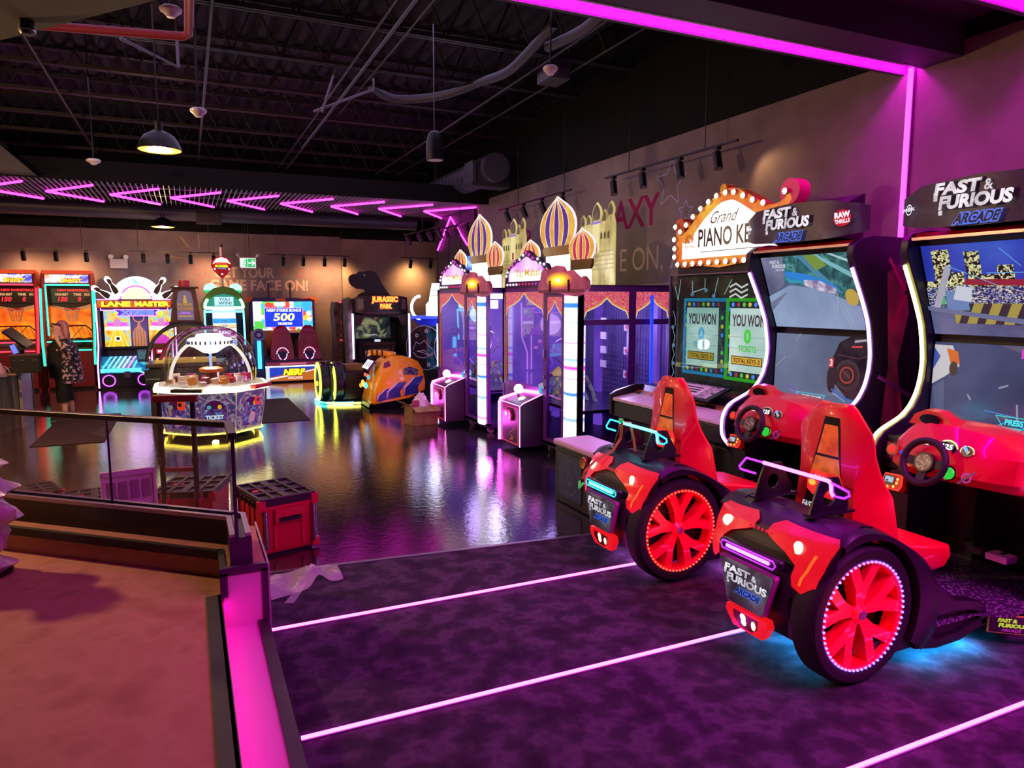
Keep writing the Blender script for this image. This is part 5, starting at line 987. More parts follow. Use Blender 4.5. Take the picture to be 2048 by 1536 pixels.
# two basketball hoop games
def hoop_game(x, label, ledc):
    t = thing('hoop_game', label, 'basketball game', (x,18.55,0), 0, 'basketball hoop games')
    R1 = C('c81418', .35, coat=.3); OR = C('b8501c', .5)
    m = MB(); prof = [(0,0),(0,1.0),(.12,1.12),(.30,2.35),(.34,2.62),(.85,2.62),(.95,2.5),(.95,0)]
    for s in (-1,1): m.prism([(.30,2.35),(.34,2.62),(.85,2.62),(.95,2.5),(.95,0),(.5,0),(.42,1.1)], s*.44, s*.48, R1); m.prism([(0,0),(0,.98),(.42,1.05),(.5,0)], s*.44, s*.48, R1)
    m.box(-.48,.48,.0,.05,.05,.88,C('8a0e1c',.4)); m.box(-.44,.44,.05,.92,.0,.06,BLACK); obj('cabinet', m, t, bevel=.008, fix=True)
    for s in (-1,1):
        m = MB(); m.tube(smooth_path([(s*.47,.28,2.60),(s*.47,.20,2.2),(s*.47,.05,1.2),(s*.46,-.03,.95),(s*.45,-.05,.55)],5), .028, C('c83018',.35), 8); obj('rail', m, t)
        m = MB(); m.tube(smooth_path([(s*.50,.15,2.25),(s*.505,.06,1.7),(s*.50,-.06,1.1),(s*.49,-.08,.85),(s*.485,-.08,.55)],5), .024, E(ledc,1.6), 8); obj('light_tube', m, t)
        m = MB(); m.tube([(s*.505,.45,2.3),(s*.512,.40,1.5)], .016, E(ledc,1.5), 8); obj('light_tube', m, t)
        m = MB(); nt = C('6a5a54',.6)
        for k in range(14): z = 1.2+.08*k; m.tube([(s*.455,.18-.0*k,z),(s*.455,.80,z)], .004, nt, 4)
        for k in range(7): y = .2+.1*k; m.tube([(s*.455,y,1.1),(s*.455,y,2.3)], .004, nt, 4)
        obj('side_net', m, t)
    m = MB(); m.box(-.44,.44,.26,.36,2.36,2.58,C('2a1030',.4)); f = XZ(.258); m.rect(f,-.42,.42,2.385,2.565,art([(0.35,'2a3ac8'),(0.5,'f4e8ff'),(0.62,'f08a5a'),(0.75,'d83058')],4,1.2)); m.poly(f,[(-.26,2.41),(-.3,2.47),(-.22,2.54),(-.12,2.52),(-.1,2.44)],E('f4ecff',1.5)); m.btext(f,'EXTREME',-.08,.24,2.485,2.535,E('f4f4ff',1.5),C('3a3ac0',.5),.04,.08,shear=.2); m.btext(f,'SHOT',-.10,.30,2.40,2.475,E('ffd020',1.2),C('c8201c',.5),.05,.08,shear=.2); m.box(-.48,.48,.25,.6,2.58,2.66,E('e83c14',.7)); obj('marquee', m, t)
    m = MB(); f = XZ(.86); m.rect(f,-.44,.44,1.1,2.36,art([(0.3,'a8220c'),(0.45,'e8600c'),(0.6,'f89020'),(0.75,'f8c060')],1.3,.85)); m.poly(f,[(-.44,1.86),(-.1,1.75),(.44,1.93),(.44,2.36),(-.44,2.36)],C('1c0a0c',.4)); m.poly(f,[(-.44,1.88),(.0,1.80),(.44,1.92),(.44,1.86),(.1,1.74),(-.2,1.78)],E('c87a4a',.7)); obj('backdrop', m, t)
    m = MB(); f = XZ(.80); m.k = 2; rd = E('ff2030',1.6); lb = E('d8a070',.9); m.text(f,'NEW BASKETBALL',-.27,.36,2.20,2.25,rd,.03); m.text(f,'HIGHEST',-.32,-.06,2.10,2.155,lb,.04); m.text(f,'TIME',.04,.20,2.10,2.155,lb,.04); m.text(f,'SCORE',.26,.46,2.10,2.155,lb,.04); m.text(f,'150',-.26,-.08,1.97,2.07,rd,.03,.15); m.text(f,'0',.13,.19,1.97,2.07,rd,.03,.15); m.text(f,'0',.40,.46,1.97,2.07,rd,.03,.15); m.text(f,'88',.25,.37,1.97,2.07,C('3a1418',.5),.0,.15); m.box(-.42,.44,.80,.82,1.93,2.28,C('14080c',.3)); obj('score_board', m, t)
    m = MB(); m.tube([(.03+.15*cos(2*pi*k/20),.52+.15*sin(2*pi*k/20),1.80) for k in range(20)], .010, E('d82020',.5), 6, True); m.box(-.0,.06,.66,.86,1.77,1.83,C('a81818',.4)); hp = obj('hoop', m, t)
    m = MB()
    for k in range(12):
        a = 2*pi*k/12; b_ = a+2*pi/24; m.tube([(.03+.15*cos(a),.52+.15*sin(a),1.79),(.03+.11*cos(b_),.52+.11*sin(b_),1.66),(.03+.08*cos(a),.52+.08*sin(a),1.52)], .005, C('d8ccd4',.6), 4)
    obj('net', m, hp)
    m = MB(); rl = C('7a160c',.4)
    m.tube([(-.44,.35,1.42),(.30,.35,1.42),(.42,.35,1.30),(.44,.35,1.12)], .016, rl, 6); m.tube([(-.44,.35,1.12),(.44,.35,1.12)], .014, rl, 6)
    for k in range(9): m.tube([(-.40+.1*k,.35,1.12),(-.42+.09*k,.35,1.42)], .004, BLACK, 4)
    m.tube([(-.4,.36,1.3),(.1,.36,1.42)], .008, rl, 4); m.tube([(.0,.36,1.12),(.25,.36,1.42)], .008, rl, 4); obj('guard', m, t)
    m = MB(); ld = E(ledc,3)
    m.box(-.43,.43,.27,.30,2.32,2.35,ld); m.box(-.44,-.415,.30,.34,1.2,2.35,ld); m.box(-.44,.44,.10,.13,1.06,1.085,ld); m.box(-.44,.44,-.01,.02,.87,.895,ld); obj('light_frame', m, t)
    m = MB(); m.prism([(.06,.9),(.90,1.0),(.90,.97),(.06,.87)], -.44, .44, C('5a4432',.6)); m.box(-.44,.44,.55,.58,.9,1.1,C('6a8a6a',.5)); obj('ball_tray', m, t)
    if ledc == '20f0b0':
        for k, lb in enumerate(('first from the left','second from the left','third from the left','rightmost')):
            m = MB(); m.ball((0,0,0), .105, C('5a3020',.6), 18); m.lathe([(.1055,-.003),(.1065,0),(.1055,.003)], BLACK, (0,0,0), (.3,1,.2), 24); o = tag(obj('basketball', m), 'brown basketball in the tray of the green lit hoop game, '+lb, 'ball', 'basketballs in the tray'); o.location = (x-.30+.22*k, 18.55+.36, 1.045)
    return t
hoop_game(-3.50, 'red basketball hoop game with red light tubes, cut by the left frame edge', 'ff2844')
hoop_game(-2.42, 'red basketball hoop game with green light tubes, behind the woman', '20f0b0')
# bowling cabinet
t = thing('bowling_game', 'neon bowling lane cabinet topped by white pins and yellow title', 'arcade cabinet', (-1.06,18.15,0))
m = MB(); body = C('1c1238',.4)
for x in (-.80,):
    pr = [(0,.02),(0,.52),(.36,.95),(.40,1.9),(1.2,1.9),(1.2,.02)]; m.prism(pr, -.80, -.76, body); m.prism(pr, .76, .80, body)
m.box(-.76,.76,.95,1.2,.05,1.9,body); m.box(-.76,.76,.02,.95,.05,.36,C('14102c',.4)); m.box(-.78,.78,.04,1.15,.0,.05,BLACK); obj('cabinet', m, t, fix=True)
m = MB(); pk = E('e888ff',4)
for x in (-.80,.80): m.tube([(x,-.01,.04),(x,-.01,.52),(x,.35,.95),(x,.39,1.92)], .016, pk, 6)
obj('edge_light', m, t)
f = XZ(.78); m = MB(); m.box(-.76,.76,.78,.96,.86,1.86,C('0c0818',.3)); m.k = 1
for x0 in (-.70,.22):
    m.rect(f,x0,x0+.54,.92,1.80,art([(0.3,'c86a10'),(0.45,'f0b820'),(0.6,'58c8d0'),(0.72,'e850b8')],5,1.0)); c = x0+.27
    m.poly(f,[(x0+.05,.92),(x0+.49,.92),(c+.10,1.36),(c-.10,1.36)],E('e8b410',1.0)); m.poly(f,[(x0+.02,1.30),(x0+.52,1.30),(x0+.52,1.38),(x0+.02,1.38)],E('fff0ff',1.6)); m.poly(f,[(c-.1,1.38),(c+.1,1.38),(c+.05,1.56),(c-.05,1.56)],E('c878b8',1.0)); m.disc(f,c,1.68,.06,E('f8e020',1.4),n=12); m.rect(f,x0+.06,x0+.2,1.40,1.48,E('d848c8',1.2)); m.rect(f,x0+.34,x0+.48,1.40,1.48,E('c840d0',1.2))
    for q in (-.2,-.1,.1,.2): m.line(f,[(c+q,.92),(c+q*.3,1.34)],.012,E('fff080',1.3))
    m.disc(f,c,1.10,.06,E('f4f4ff',1.2),n=16); m.disc(f,c,1.105,.04,C('141434',.5),n=14)
m.rect(f,-.15,.20,.92,1.80,E('3c1478',.7)); m.ring(f,.02,1.60,.10,.125,E('c8864a',.8)); m.disc(f,.02,1.60,.10,E('2a106a',.6)); m.poly(f,[(-.12,.92),(.16,.92),(.16,1.24),(.10,1.34),(.06,1.38),(.04,1.48),(0,1.48),(-.02,1.38),(-.07,1.34),(-.12,1.24)],E('c07844',.8))
for q in (-.06,0,.06,.12): m.line(f,[(q-.01,.92),(q-.01,1.32)],.01,C('3a1838',.5))
obj('screens', m, t)
m = MB()
for s in (-1,): 
    for k in range(7):
        y0 = .10; m.add([(-.74+.10*k,.10,.47),(-.70+.10*k,.10,.47),(-.56+.10*k,.62,.70),(-.60+.10*k,.62,.70)], [(0,1,2,3)], E(['48e8f0','60f0ff','70f0f0','a0f8ff','c8b0ff','f080d8','48e8f0'][k],1.5))
m.prism([(.08,.36),(.08,.46),(.64,.70),(.64,.66)], -.76, .76, art([(0.3,'0c2a6a'),(0.5,'1890d8'),(0.65,'58e8e8'),(0.8,'c838b8')],3,.6)); m.box(-.76,.05,.02,.10,.38,.46,E('58e8ff',1.3)); obj('lane', m, t)
m = MB(); m.box(-.02,.34,.05,.35,.60,.86,C('2c5a6a',.5)); m.box(.0,.3,.04,.05,.66,.84,E('487a88',.5)); obj('ball_return', m, t)
m = MB(); m.box(.30,.72,-.12,.30,.05,1.02,C('8a4a2c',.5)); 
for k in range(7): m.box(.32+.06*k,.325+.06*k,-.124,-.12,.06,1.0,C('2a1420',.5))
m.ball((.51,.05,1.05),.17,E('d83cc8',.7),18); st = obj('control_stand', m, t)
m = MB()
for x in (.29,.73): m.tube([(x,-.13,.05),(x,-.13,1.02)],.014,pk,6)
obj('edge_light', m, st); m = MB(); f = XZ(-.125); m.rect(f,.36,.66,.55,.92,C('200c1c',.4)); m.line(f,[(.40,.80),(.52,.80),(.52,.88),(.40,.88)],.02,E('ff3060',2),closed=True); m.rect(f,.42,.50,.82,.86,E('fff0c0',1.5)); m.line(f,[(.52,.62),(.64,.62),(.64,.70),(.52,.70)],.02,E('ff3060',2),closed=True); m.rect(f,.54,.62,.64,.68,E('fff0f0',1.5)); obj('card_reader', m, st)
m = MB(); f = XZ(-.002); m.box(-.78,.25,0,.06,.06,.36,C('120e24',.4)); m.k = 1
for cx in (-.60,.10):
    m.ring(f,cx,.20,.11,.135,E('c850ff',2.2)); m.ring(f,cx,.20,.155,.165,C('4a2a78',.5)); m.ring(f,cx,.20,.19,.198,C('3a205a',.5))
m.rect(f,-.29,-.17,.26,.40,C('5a5078',.5)); m.line(f,[(-.02,.40),(.10,.36),(.22,.42)],.03,E('78f0ff',1.3)); obj('speakers', m, t)
m = MB(); f = XZ(.36); m.fprism(f, arcpts(.04,2.02,.52,0,pi,20)+[], -.04, 0, E('d8f4ff',1.2)); m.k = 2; m.poly(f, arcpts(.04,2.02,.48,.0,pi,20), art([(0.3,'48b8e0'),(0.45,'fff8ff'),(0.7,'ffffff'),(0.85,'f0a8d0')],2,1.6)); m.poly(f,[(-.28,2.12),(-.22,2.22),(-.14,2.14),(.18,2.14),(.26,2.22),(.30,2.12)],E('d83c98',1)); m.poly(f, arcpts(.02,2.0,.30,0,pi,16), E('fff0a0',1.6)); m.ring(f,.02,2.0,.30,.335,E('c84ae8',1.6),t0=0,t1=pi)
ms = obj('backlit_sign', m, t)
def pin(cx, cz, ang, L_=.42):
    pr = [(-.055,0),(-.07,.10),(-.05,.2),(-.03,.27),(-.05,.33),(-.045,.39),(0,.42),(.045,.39),(.05,.33),(.03,.27),(.05,.2),(.07,.10),(.055,0)]
    return [(cx+(a*1.3)*cos(ang)-b*1.25*sin(ang), cz+(a*1.3)*sin(ang)+b*1.25*cos(ang)) for a, b in pr]
for cx, cz, an in ((-.30,2.08,.55),(-.42,2.02,1.0),(.36,2.08,-.55),(.48,2.02,-1.0)):
    m = MB(); f = XZ(.32); P = pin(cx,cz,an); m.fprism(f, P[::-1], -.03, 0, E('fff6ec',1.6)); m.k = 1; cxm = sum(p[0] for p in P)/len(P); czm = sum(p[1] for p in P)/len(P); m.poly(f, [(cxm+(a-cxm)*.62, czm+(b-czm)*.72) for a, b in P][::-1], C('2c1a1c',.5)); hx, hz = cx-.40*1.25*sin(an)*.86, cz+.40*1.25*cos(an)*.86; m.disc(f,hx,hz,.028,C('5a4a50',.5),n=12); obj('pin', m, ms, fix=False)
m = MB(); f = XZ(.28); m.box(-.76,.72,.29,.4,1.78,2.02,C('3a1460',.4)); m.fprism(f,[(-.78,1.82),(.74,1.82),(.74,1.995),(-.78,1.995)],-.02,0,C('a84a18',.4)); m.k = 2; m.rect(f,-.76,.72,1.83,1.985,art([(0.3,'a82a10'),(0.5,'e86a18'),(0.7,'6a2a90')],5,.8)); ye = E('ffe030',1.7); dk = C('6a1a10',.5)
m.btext(f,'LANE',-.68,-.10,1.85,1.97,ye,dk,.06,.05); m.btext(f,'MASTER',-.02,.70,1.85,1.97,ye,dk,.06,.05); pe = E('f070ff',3); m.line(f,[(-.76,2.01),(-.36,2.01),(-.30,2.06)],.02,pe); m.line(f,[(.72,2.01),(.36,2.01),(.32,2.06)],.02,pe); m.line(f,[(-.70,1.81),(-.70,1.77),(-.3,1.77)],.018,pe); m.line(f,[(.66,1.81),(.66,1.77),(.3,1.77)],.018,pe)
m.poly(f,[(-.40,1.64),(.44,1.64),(.40,1.71),(.48,1.785),(-.44,1.785),(-.36,1.71)],E('5a28c8',.9)); m.line(f,[(-.40,1.64),(.44,1.64),(.40,1.71),(.48,1.785),(-.44,1.785),(-.36,1.71)],.015,pe,closed=True); m.btext(f,'XTREME',-.32,.36,1.665,1.765,E('4a78ff',1.2),E('c8a0ff',1),.06,.06); obj('title_sign', m, ms)
lamp('sign_glow', 'POINT', (0,.1,1.3), 10, (.9,.6,1), .3, parent=t)
# tower coin machine behind the dome
t = thing('tower_game', 'dark tower shaped coin game with red beacon, half hidden by the dome game', 'arcade cabinet', (-.02,13.6,0))
m = MB(); wd = N([(0.35,'3a1a1c'),(0.6,'5a2a2a')],6,.5,stretch=(1,1,.3)); m.loft([[(-.24,-.24,1.62),(.24,-.24,1.62),(.24,.24,1.62),(-.24,.24,1.62)],[(-.17,-.17,2.20),(.17,-.17,2.20),(.17,.17,2.20),(-.17,.17,2.20)]], wd); m.box(-.26,.26,-.26,.26,1.58,1.63,C('1c1018',.4)); m.box(-.22,.22,-.22,.22,2.20,2.225,C('2a181c',.4)); tw = obj('tower', m, t)
m = MB(); f = Fr((0,-.242,1.62),(1,0,0),(0,.07,.58)); m.poly(f, [(-.13,.04),(.13,.04),(.13,.34),(.10,.52),(0,.55),(-.10,.52),(-.13,.34)], E('7a6884',.55)); m.poly(f,[(-.015,.46),(.015,.46),(.035,.32),(-.035,.32)],E('c8a040',.7)); m.btext(f,'POWER',-.11,.11,.27,.33,E('c89050',.7),C('3a1818',.5),.03); m.btext(f,'TOWER',-.12,.12,.20,.26,E('c89050',.7),C('3a1818',.5),.03); m.poly(f,[(-.10,.14),(.10,.14),(.06,.18),(-.06,.18)],E('a868d8',.7)); m.poly(f,[(-.11,.09),(.11,.09),(.11,.12),(-.11,.12)],E('b89068',.6)); obj('tower_print', m, tw)
m = MB(); m.lathe([(.085,0),(.09,.08),(.085,.11),(0,.115)], E('b0142c',.5), (0,0,2.225), n=18); obj('beacon', m, tw)
for y in (-.45,.45):
    m = MB(); m.tube([(.62*cos(pi*k/20), y, .98+.62*sin(pi*k/20)) for k in range(21)], .028, BLACK, 8); obj('arch', m, t)
m = MB(); vs = [];
for k in range(21):
    for y in (-.43,.43): vs.append((.6*cos(pi*k/20), y, .98+.6*sin(pi*k/20)))
m.add(vs, [(2*k,2*k+1,2*k+3,2*k+2) for k in range(20)], GLASS('e8d8f8',.93)); obj('glass_hood', m, t)
m = MB(); m.box(-.60,.60,-.45,.45,.0,.88,C('2a1416',.5)); m.box(-.64,.64,-.5,.5,.88,.94,C('3a2018',.4)); obj('base', m, t, bevel=.01)
m = MB(); m.tube(smooth_path([(-.45,-.2,.94),(-.3,-.1,1.25),(-.1,0,1.40),(.2,0,1.45)],5), .03, C('8a1838',.4), 8); m.box(-.5,.45,-.3,.3,.94,.99,E('d8a838',.6)); obj('coin_field', m, t)
m = MB(); m.box(-.66,-.42,-.62,-.5,.62,.86,C('0e0b10',.4)); m.box(-.64,-.44,-.66,-.6,.70,.72,STEEL); obj('coin_slot', m, t)
# frog ticket wheel
t = thing('frog_wheel_game', 'ticket wheel cabinet topped by a green frog head with glowing eyes', 'arcade cabinet', (.82,18.4,0))
m = MB(); m.prism([(0,0),(0,.9),(.18,1.0),(.16,1.80),(.95,1.80),(.95,0)], -.45, -.42, C('14286a',.4)); m.prism([(0,0),(0,.9),(.18,1.0),(.16,1.80),(.95,1.80),(.95,0)], .42, .45, C('14286a',.4)); m.box(-.42,.42,.6,.95,0,1.8,C('182448',.4)); m.box(-.42,.42,.02,.6,0,.9,C('1c2c5a',.4)); obj('cabinet', m, t, fix=True)
m = MB(); vs = [(.0,.0)]; m.lathe([(.66,-.26),(.66,.26)], N([(0.3,'f8f4f0'),(0.7,'fff8e8')],2,.3,em=1.0), (0,.80,1.18), (1,0,0), 40); m.lathe([(.0,-.27),(.66,-.27)], C('c0c8d8',.4), (0,.80,1.18), (1,0,0), 40); m.lathe([(0,.27),(.66,.27)], C('c0c8d8',.4), (0,.80,1.18), (1,0,0), 40); wh = obj('wheel', m, t)
m = MB(); f = XZ(.118); m.k = 1; m.rect(f,-.26,.26,1.06,1.09,C('c8a060',.5)); m.rect(f,-.26,.26,1.32,1.335,C('b89050',.5)); m.disc(f,0,1.21,.245,E('b01490',1.0),.105,24); m.btext(f,'100',-.14,.14,1.185,1.27,E('f8e8ff',1.4),C('5a0a5a',.5),.06,.05); m.text(f,'TICKETS',-.08,.08,1.135,1.155,E('f0d0f0',1),.02); m.rect(f,-.26,.26,1.34,1.42,E('f0c898',.9)); m.text(f,'25',-.06,.06,1.36,1.41,E('3a80d8',.9),.03); m.rect(f,-.26,.26,.92,1.05,E('a8c0f8',1.0)); m.text(f,'40',-.10,.10,.94,1.03,E('f07a90',1),.06); m.rect(f,-.26,.26,1.44,1.56,E('1890e0',.9)); m.text(f,'15',-.05,.05,1.48,1.52,E('103a80',.8),.03); obj('wheel_print', m, wh)
m = MB(); cy = E('60e8ff',3); m.tube([(-.44,.02,.92),(-.435,.12,1.76)],.02,cy,6); m.tube([(.44,.02,.92),(.435,.12,1.76)],.02,cy,6); m.box(-.42,.42,.06,.09,1.70,1.75,cy); obj('edge_light', m, t)
m = MB(); hp = [(-.48,1.78),(-.50,1.86),(-.46,1.98),(-.36,2.16),(-.22,2.28),(0,2.33),(.22,2.28),(.36,2.16),(.46,1.98),(.50,1.86),(.48,1.78)]; m.prism(hp, .0, .8, C('4a7a1c',.45), 'y'); hd = obj('frog_head', m, t, bevel=.02, seg=3, fix=True)
m = MB(); f = XZ(-.004); m.k = 1; mo = [(-.40,1.84),(-.34,1.98),(-.22,2.10),(0,2.15),(.22,2.10),(.34,1.98),(.40,1.84)]; m.poly(f, mo, E('18a088',.6)); m.rect(f,-.21,.21,1.87,2.07,E('a8e0f4',1.2)); m.text(f,'YOU',-.11,.13,1.975,2.055,C('16324a',.5),.02); m.text(f,'WIN!',-.13,.17,1.885,1.965,C('16324a',.5),.02); obj('mouth_screen', m, hd)
m = MB(); m.tube([(a, -.02, b) for a, b in [(-.43,1.81),(-.41,1.93),(-.36,2.02)]], .03, E('a0fff0',3.5), 8); m.tube([(a, -.02, b) for a, b in [(.43,1.81),(.41,1.93),(.36,2.02)]], .03, E('a0fff0',3.5), 8); m.tube([(-.43,-.02,1.81),(.43,-.02,1.81)], .035, E('a0fff0',3.5), 8); obj('mouth_light', m, hd)
for s in (-1,1):
    m = MB(); m.ball((s*.28,.2,2.27), .15, E('90ffd0',1.7), 18, (1,.7,.85)); o = obj('eye', m, hd); m = MB(); m.lathe([(.152,-.04),(.13,-.09),(.0,-.12)], E('10c860',.9), (s*.28,.2,2.27), (0,0,1), 20); obj('eyelid', m, o)
m = MB(); m.cyl((0,.3,2.30),(0,.3,2.5),.03,C('b09890',.4),n=10); m.prism([(x_*.24, 2.80+z_*.27) for x_, z_ in ((0,-1.1),(.28,-.85),(.7,-.45),(1,.05),(.95,.4),(.6,.75),(0,.92),(-.6,.75),(-.95,.4),(-1,.05),(-.7,-.45),(-.28,-.85))], .24, .34, C('b8142c',.35), 'y'); m.cyl((0,.29,3.04),(0,.29,3.26),.035,C('d0b8c0',.4),n=10); m.cyl((0,.29,3.26),(0,.29,3.33),.04,BLACK,n=10); bs = obj('beacon_sign', m, hd, fix=True)
m = MB(); f = XZ(.236); m.k = 1; m.poly(f,[(-.20,2.86),(-.12,2.98),(0,3.02),(.12,2.98),(.20,2.86),(.1,2.9),(-.1,2.9)],E('ffe8f0',1.8)); m.btext(f,'BIGGER',-.12,.12,2.84,2.89,E('f04818',1),C('5a0a14',.5),.06,.06); m.btext(f,'BUGGER',-.15,.15,2.78,2.835,E('e0e020',1.1),C('1a7a3a',.5),.06,.06); m.text(f,'WHEEL',-.10,.10,2.74,2.77,E('3a8af0',1),.04)
for a, b in ((-.16,2.74),(.16,2.74),(0,2.62)): m.disc(f,a,b,.02,E('ffe0e0',1.6),n=10)
obj('sign_print', m, bs)
lamp('frog_glow', 'POINT', (0,-.25,1.6), 6, (.5,.95,1), .2, parent=t)
# television shooting game with two red seats
t = thing('shooting_game', 'two seat dart shooting game with big television and bonus screen', 'arcade cabinet', (2.30,18.0,0))
m = MB(); m.box(-.85,.78,1.36,1.46,1.10,2.06,C('2c2470',.4)); tv = obj('television', m, t, bevel=.01)
f = XZ(1.355); m = MB(); m.k = 1; m.rect(f,-.76,.72,1.15,1.96,N([(0,'48b8e0'),(0.25,'f0f4ff'),(0.45,'e84838'),(0.6,'58d048'),(0.75,'f0c030'),(0.9,'3a68e0')],7,.3,em=1.1,kind='voronoi',interp='CONSTANT')); m.rect(f,-.76,-.56,1.45,1.96,E('e0f0ff',1.4)); m.rect(f,-.74,-.53,1.22,1.46,E('58c850',1)); m.rect(f,.46,.7,1.72,1.94,E('28a8e0',1.1)); m.rect(f,-.24,.04,1.84,1.94,E('ffe8f0',1.4)); m.rect(f,-.76,.72,1.15,1.22,E('a85a48',.8)); m.rect(f,-.62,-.3,1.165,1.215,C('1a1c28',.4)); m.text(f,'SHOT TIME',-.60,-.40,1.18,1.205,E('ffffff',1)); m.disc(f,-.66,1.19,.05,C('3a2a14',.4)); m.disc(f,.35,1.21,.05,E('8a8a20',.8)); m.rect(f,-.49,.48,1.295,1.80,E('f0a8e0',1)); m.rect(f,-.475,.465,1.305,1.785,E('1038e0',1.0))
ye = E('fff080',1.5); m.text(f,'NERF STRIKE BONUS',-.43,.43,1.695,1.77,E('ffffff',1.4),.02,.15); m.text(f,'500',-.26,.26,1.46,1.66,ye,.03,shear=.15); m.text(f,'TICKETS!',-.17,.19,1.36,1.42,E('ffffff',1.4),.05,.1); obj('screen', m, tv)
for pts in ([(-.92,1.94),(-.92,2.08),(-.76,2.08),(-.76,2.02),(-.85,1.94)],[(.68,2.03),(.68,2.07),(.84,2.07),(.84,1.93),(.79,1.93),(.79,2.0)],[(-.2,1.98),(.06,1.98),(.04,2.04),(-.18,2.04)],[(-.85,1.06),(-.68,1.06),(-.70,1.12),(-.85,1.12)],[(.36,2.03),(.6,2.07),(.66,2.07),(.66,2.04)]):
    m = MB(); m.fprism(XZ(1.35), pts[::-1], -.06, 0, C('e8641c',.4)); obj('corner_guard', m, tv, fix=True)
m = MB(); 
for x in (-.38,.16): m.box(x,x+.04,1.40,1.45,2.06,2.44,C('3a3638',.4,.5)); m.box(x-.05,x+.09,1.36,1.44,.02,1.12,BLACK)
obj('screen_stand', m, t)
m = MB(); m.prism([(0,0),(-.02,.5),(.02,.56),(1.3,.56),(1.3,0)], -.64, .70, C('2a1c38',.4)); bs = obj('base', m, t, bevel=.01, fix=True)
f = XZ(-.022); m = MB(); m.k = 1; m.rect(f,-.62,.68,.04,.38,E('e07830',.55)); m.poly(f,[(-.62,.12),(-.20,.20),(.30,.28),(.68,.36),(.68,.38),(-.62,.38)],E('2848d8',.6)); m.poly(f,[(-.62,.10),(.0,.20),(.68,.34),(.68,.32),(.0,.17),(-.62,.06)],E('f4f0f8',.9)); m.rect(f,-.62,.68,.40,.50,E('8a2848',.5)); m.rect(f,-.30,.32,.43,.475,E('d86a88',.7)); m.box(-.64,.70,-.04,-.02,.38,.405,E('c8f4ff',4)); m.btext(f,'NERF',-.22,.27,.17,.33,E('f0e020',1.0),C('c8301c',.5),.07,.07,shear=.25); m.text(f,'ARCADE',-.13,.22,.08,.14,E('f0d8e0',.9),.03); m.rect(f,-.64,-.55,.04,.38,E('d8e0f8',.8)); m.rect(f,.58,.62,.04,.38,E('d8e0f8',.7)); obj('front_print', m, bs)
m = MB(); m.box(-.80,-.72,-.05,.03,.36,1.02,E('38d8f8',2.2)); obj('light_column', m, t); m = MB(); m.box(-.86,-.66,.03,.5,.05,1.1,C('1c2c6a',.5)); m.cyl((-.76,.0,1.17),(-.76,.04,1.17),.15,C('7a78b8',.5),n=24); m.cyl((-.76,-.01,1.17),(-.76,0,1.17),.10,C('2c2a7a',.5),n=24); m.cyl((-.76,-.02,1.17),(-.76,-.01,1.17),.05,C('a8a8d8',.5),n=20); m.box(-.9,-.1,.5,.54,.8,1.24,C('b87838',.5)); obj('side_target', m, t)
def dart_seat(x, pc):
    m = MB(); rg = C('a01838',.38,coat=.3); tab_ = [(.52,.25,.25),(.62,.27,.27),(.85,.26,.24),(1.05,.22,.20),(1.22,.18,.18),(1.33,.12,.16),(1.38,.06,.15)]
    m.loft([[(x-w,.0+.05*i_,z),(x+w,.0+.05*i_,z),(x+w*1.08,.22,z),(x+w*.7,.42-.02*i_,z),(x-w*.7,.42-.02*i_,z),(x-w*1.08,.22,z)] for i_, (z,w,_) in enumerate(tab_)], rg); s_ = obj('seat', m, t, angle=30)
    f = Fr((x,.02,.52),(1,0,0),(0,.26,.86)); m = MB(); m.k = 3; m.poly(f,[(-.13,.37),(.13,.37),(.07,.80),(-.07,.80)],C('1a0a10',.4)); m.poly(f,[(-.11,.40),(.11,.40),(.05,.76),(-.05,.76)],E(pc[0],.9)); m.poly(f,[(-.06,.58),(.06,.58),(.04,.70),(-.04,.70)],E('f0f0f0',1)); m.poly(f,[(-.04,.59),(.04,.59),(.025,.67),(-.025,.67)],C('3a3a40',.4)); m.poly(f,[(-.08,.46),(.08,.44),(.09,.50),(-.07,.53)],E(pc[1],1)); m.disc(f,0,.18,.135,C('2a0c3a',.4),.15,16)
    for k in range(22):
        a = 2*pi*k/22+.2
        if abs(a-1.5*pi) < .25: continue
        q = f.p(.135*cos(a)*(1 if sin(a) > 0 else .75),.18+.15*sin(a),.016); m.ball(q,.014,E('e0a8ff',3),6)
    obj('seat_print', m, s_)
dart_seat(-.22, ('2858e0','f0a040')); dart_seat(.42, ('a8d820','f0802c'))
# dinosaur cabinet
t = thing('dinosaur_cabinet', 'dark walk-in shooting cabinet with dinosaur silhouette and glowing title on top', 'arcade cabinet', (4.2,16.7,0))
m = MB(); dkb = C('1a1016',.45); rk = N([(0.35,'3a2a28'),(0.6,'6a5048')],5,.7,bump=.6)
m.prism([(0,0),(0,1.7),(.1,2.0),(1.4,2.0),(1.4,0)], -.66, -.62, dkb); m.prism([(0,0),(0,1.7),(.1,2.0),(1.4,2.0),(1.4,0)], .62, .66, dkb); m.box(-.62,.62,1.0,1.4,0,2.0,dkb); m.box(-.62,.62,.1,1.4,1.98,2.04,dkb); m.box(-.62,.62,.2,1.0,0,.1,dkb); obj('cabinet', m, t, fix=True)
m = MB(); m.loft([[(-.62,-.06,1.72),(-.62,.05,1.72),(-.62,.05,2.06),(-.62,-.06,2.06)],[(-.40,-.16,1.66),(-.40,-.05,1.66),(-.40,-.05,2.10),(-.40,-.16,2.10)],[(.40,-.16,1.66),(.40,-.05,1.66),(.40,-.05,2.10),(.40,-.16,2.10)],[(.62,-.06,1.72),(.62,.05,1.72),(.62,.05,2.06),(.62,-.06,2.06)]], C('2a1c24',.4)); hdr = obj('header', m, t, fix=True)
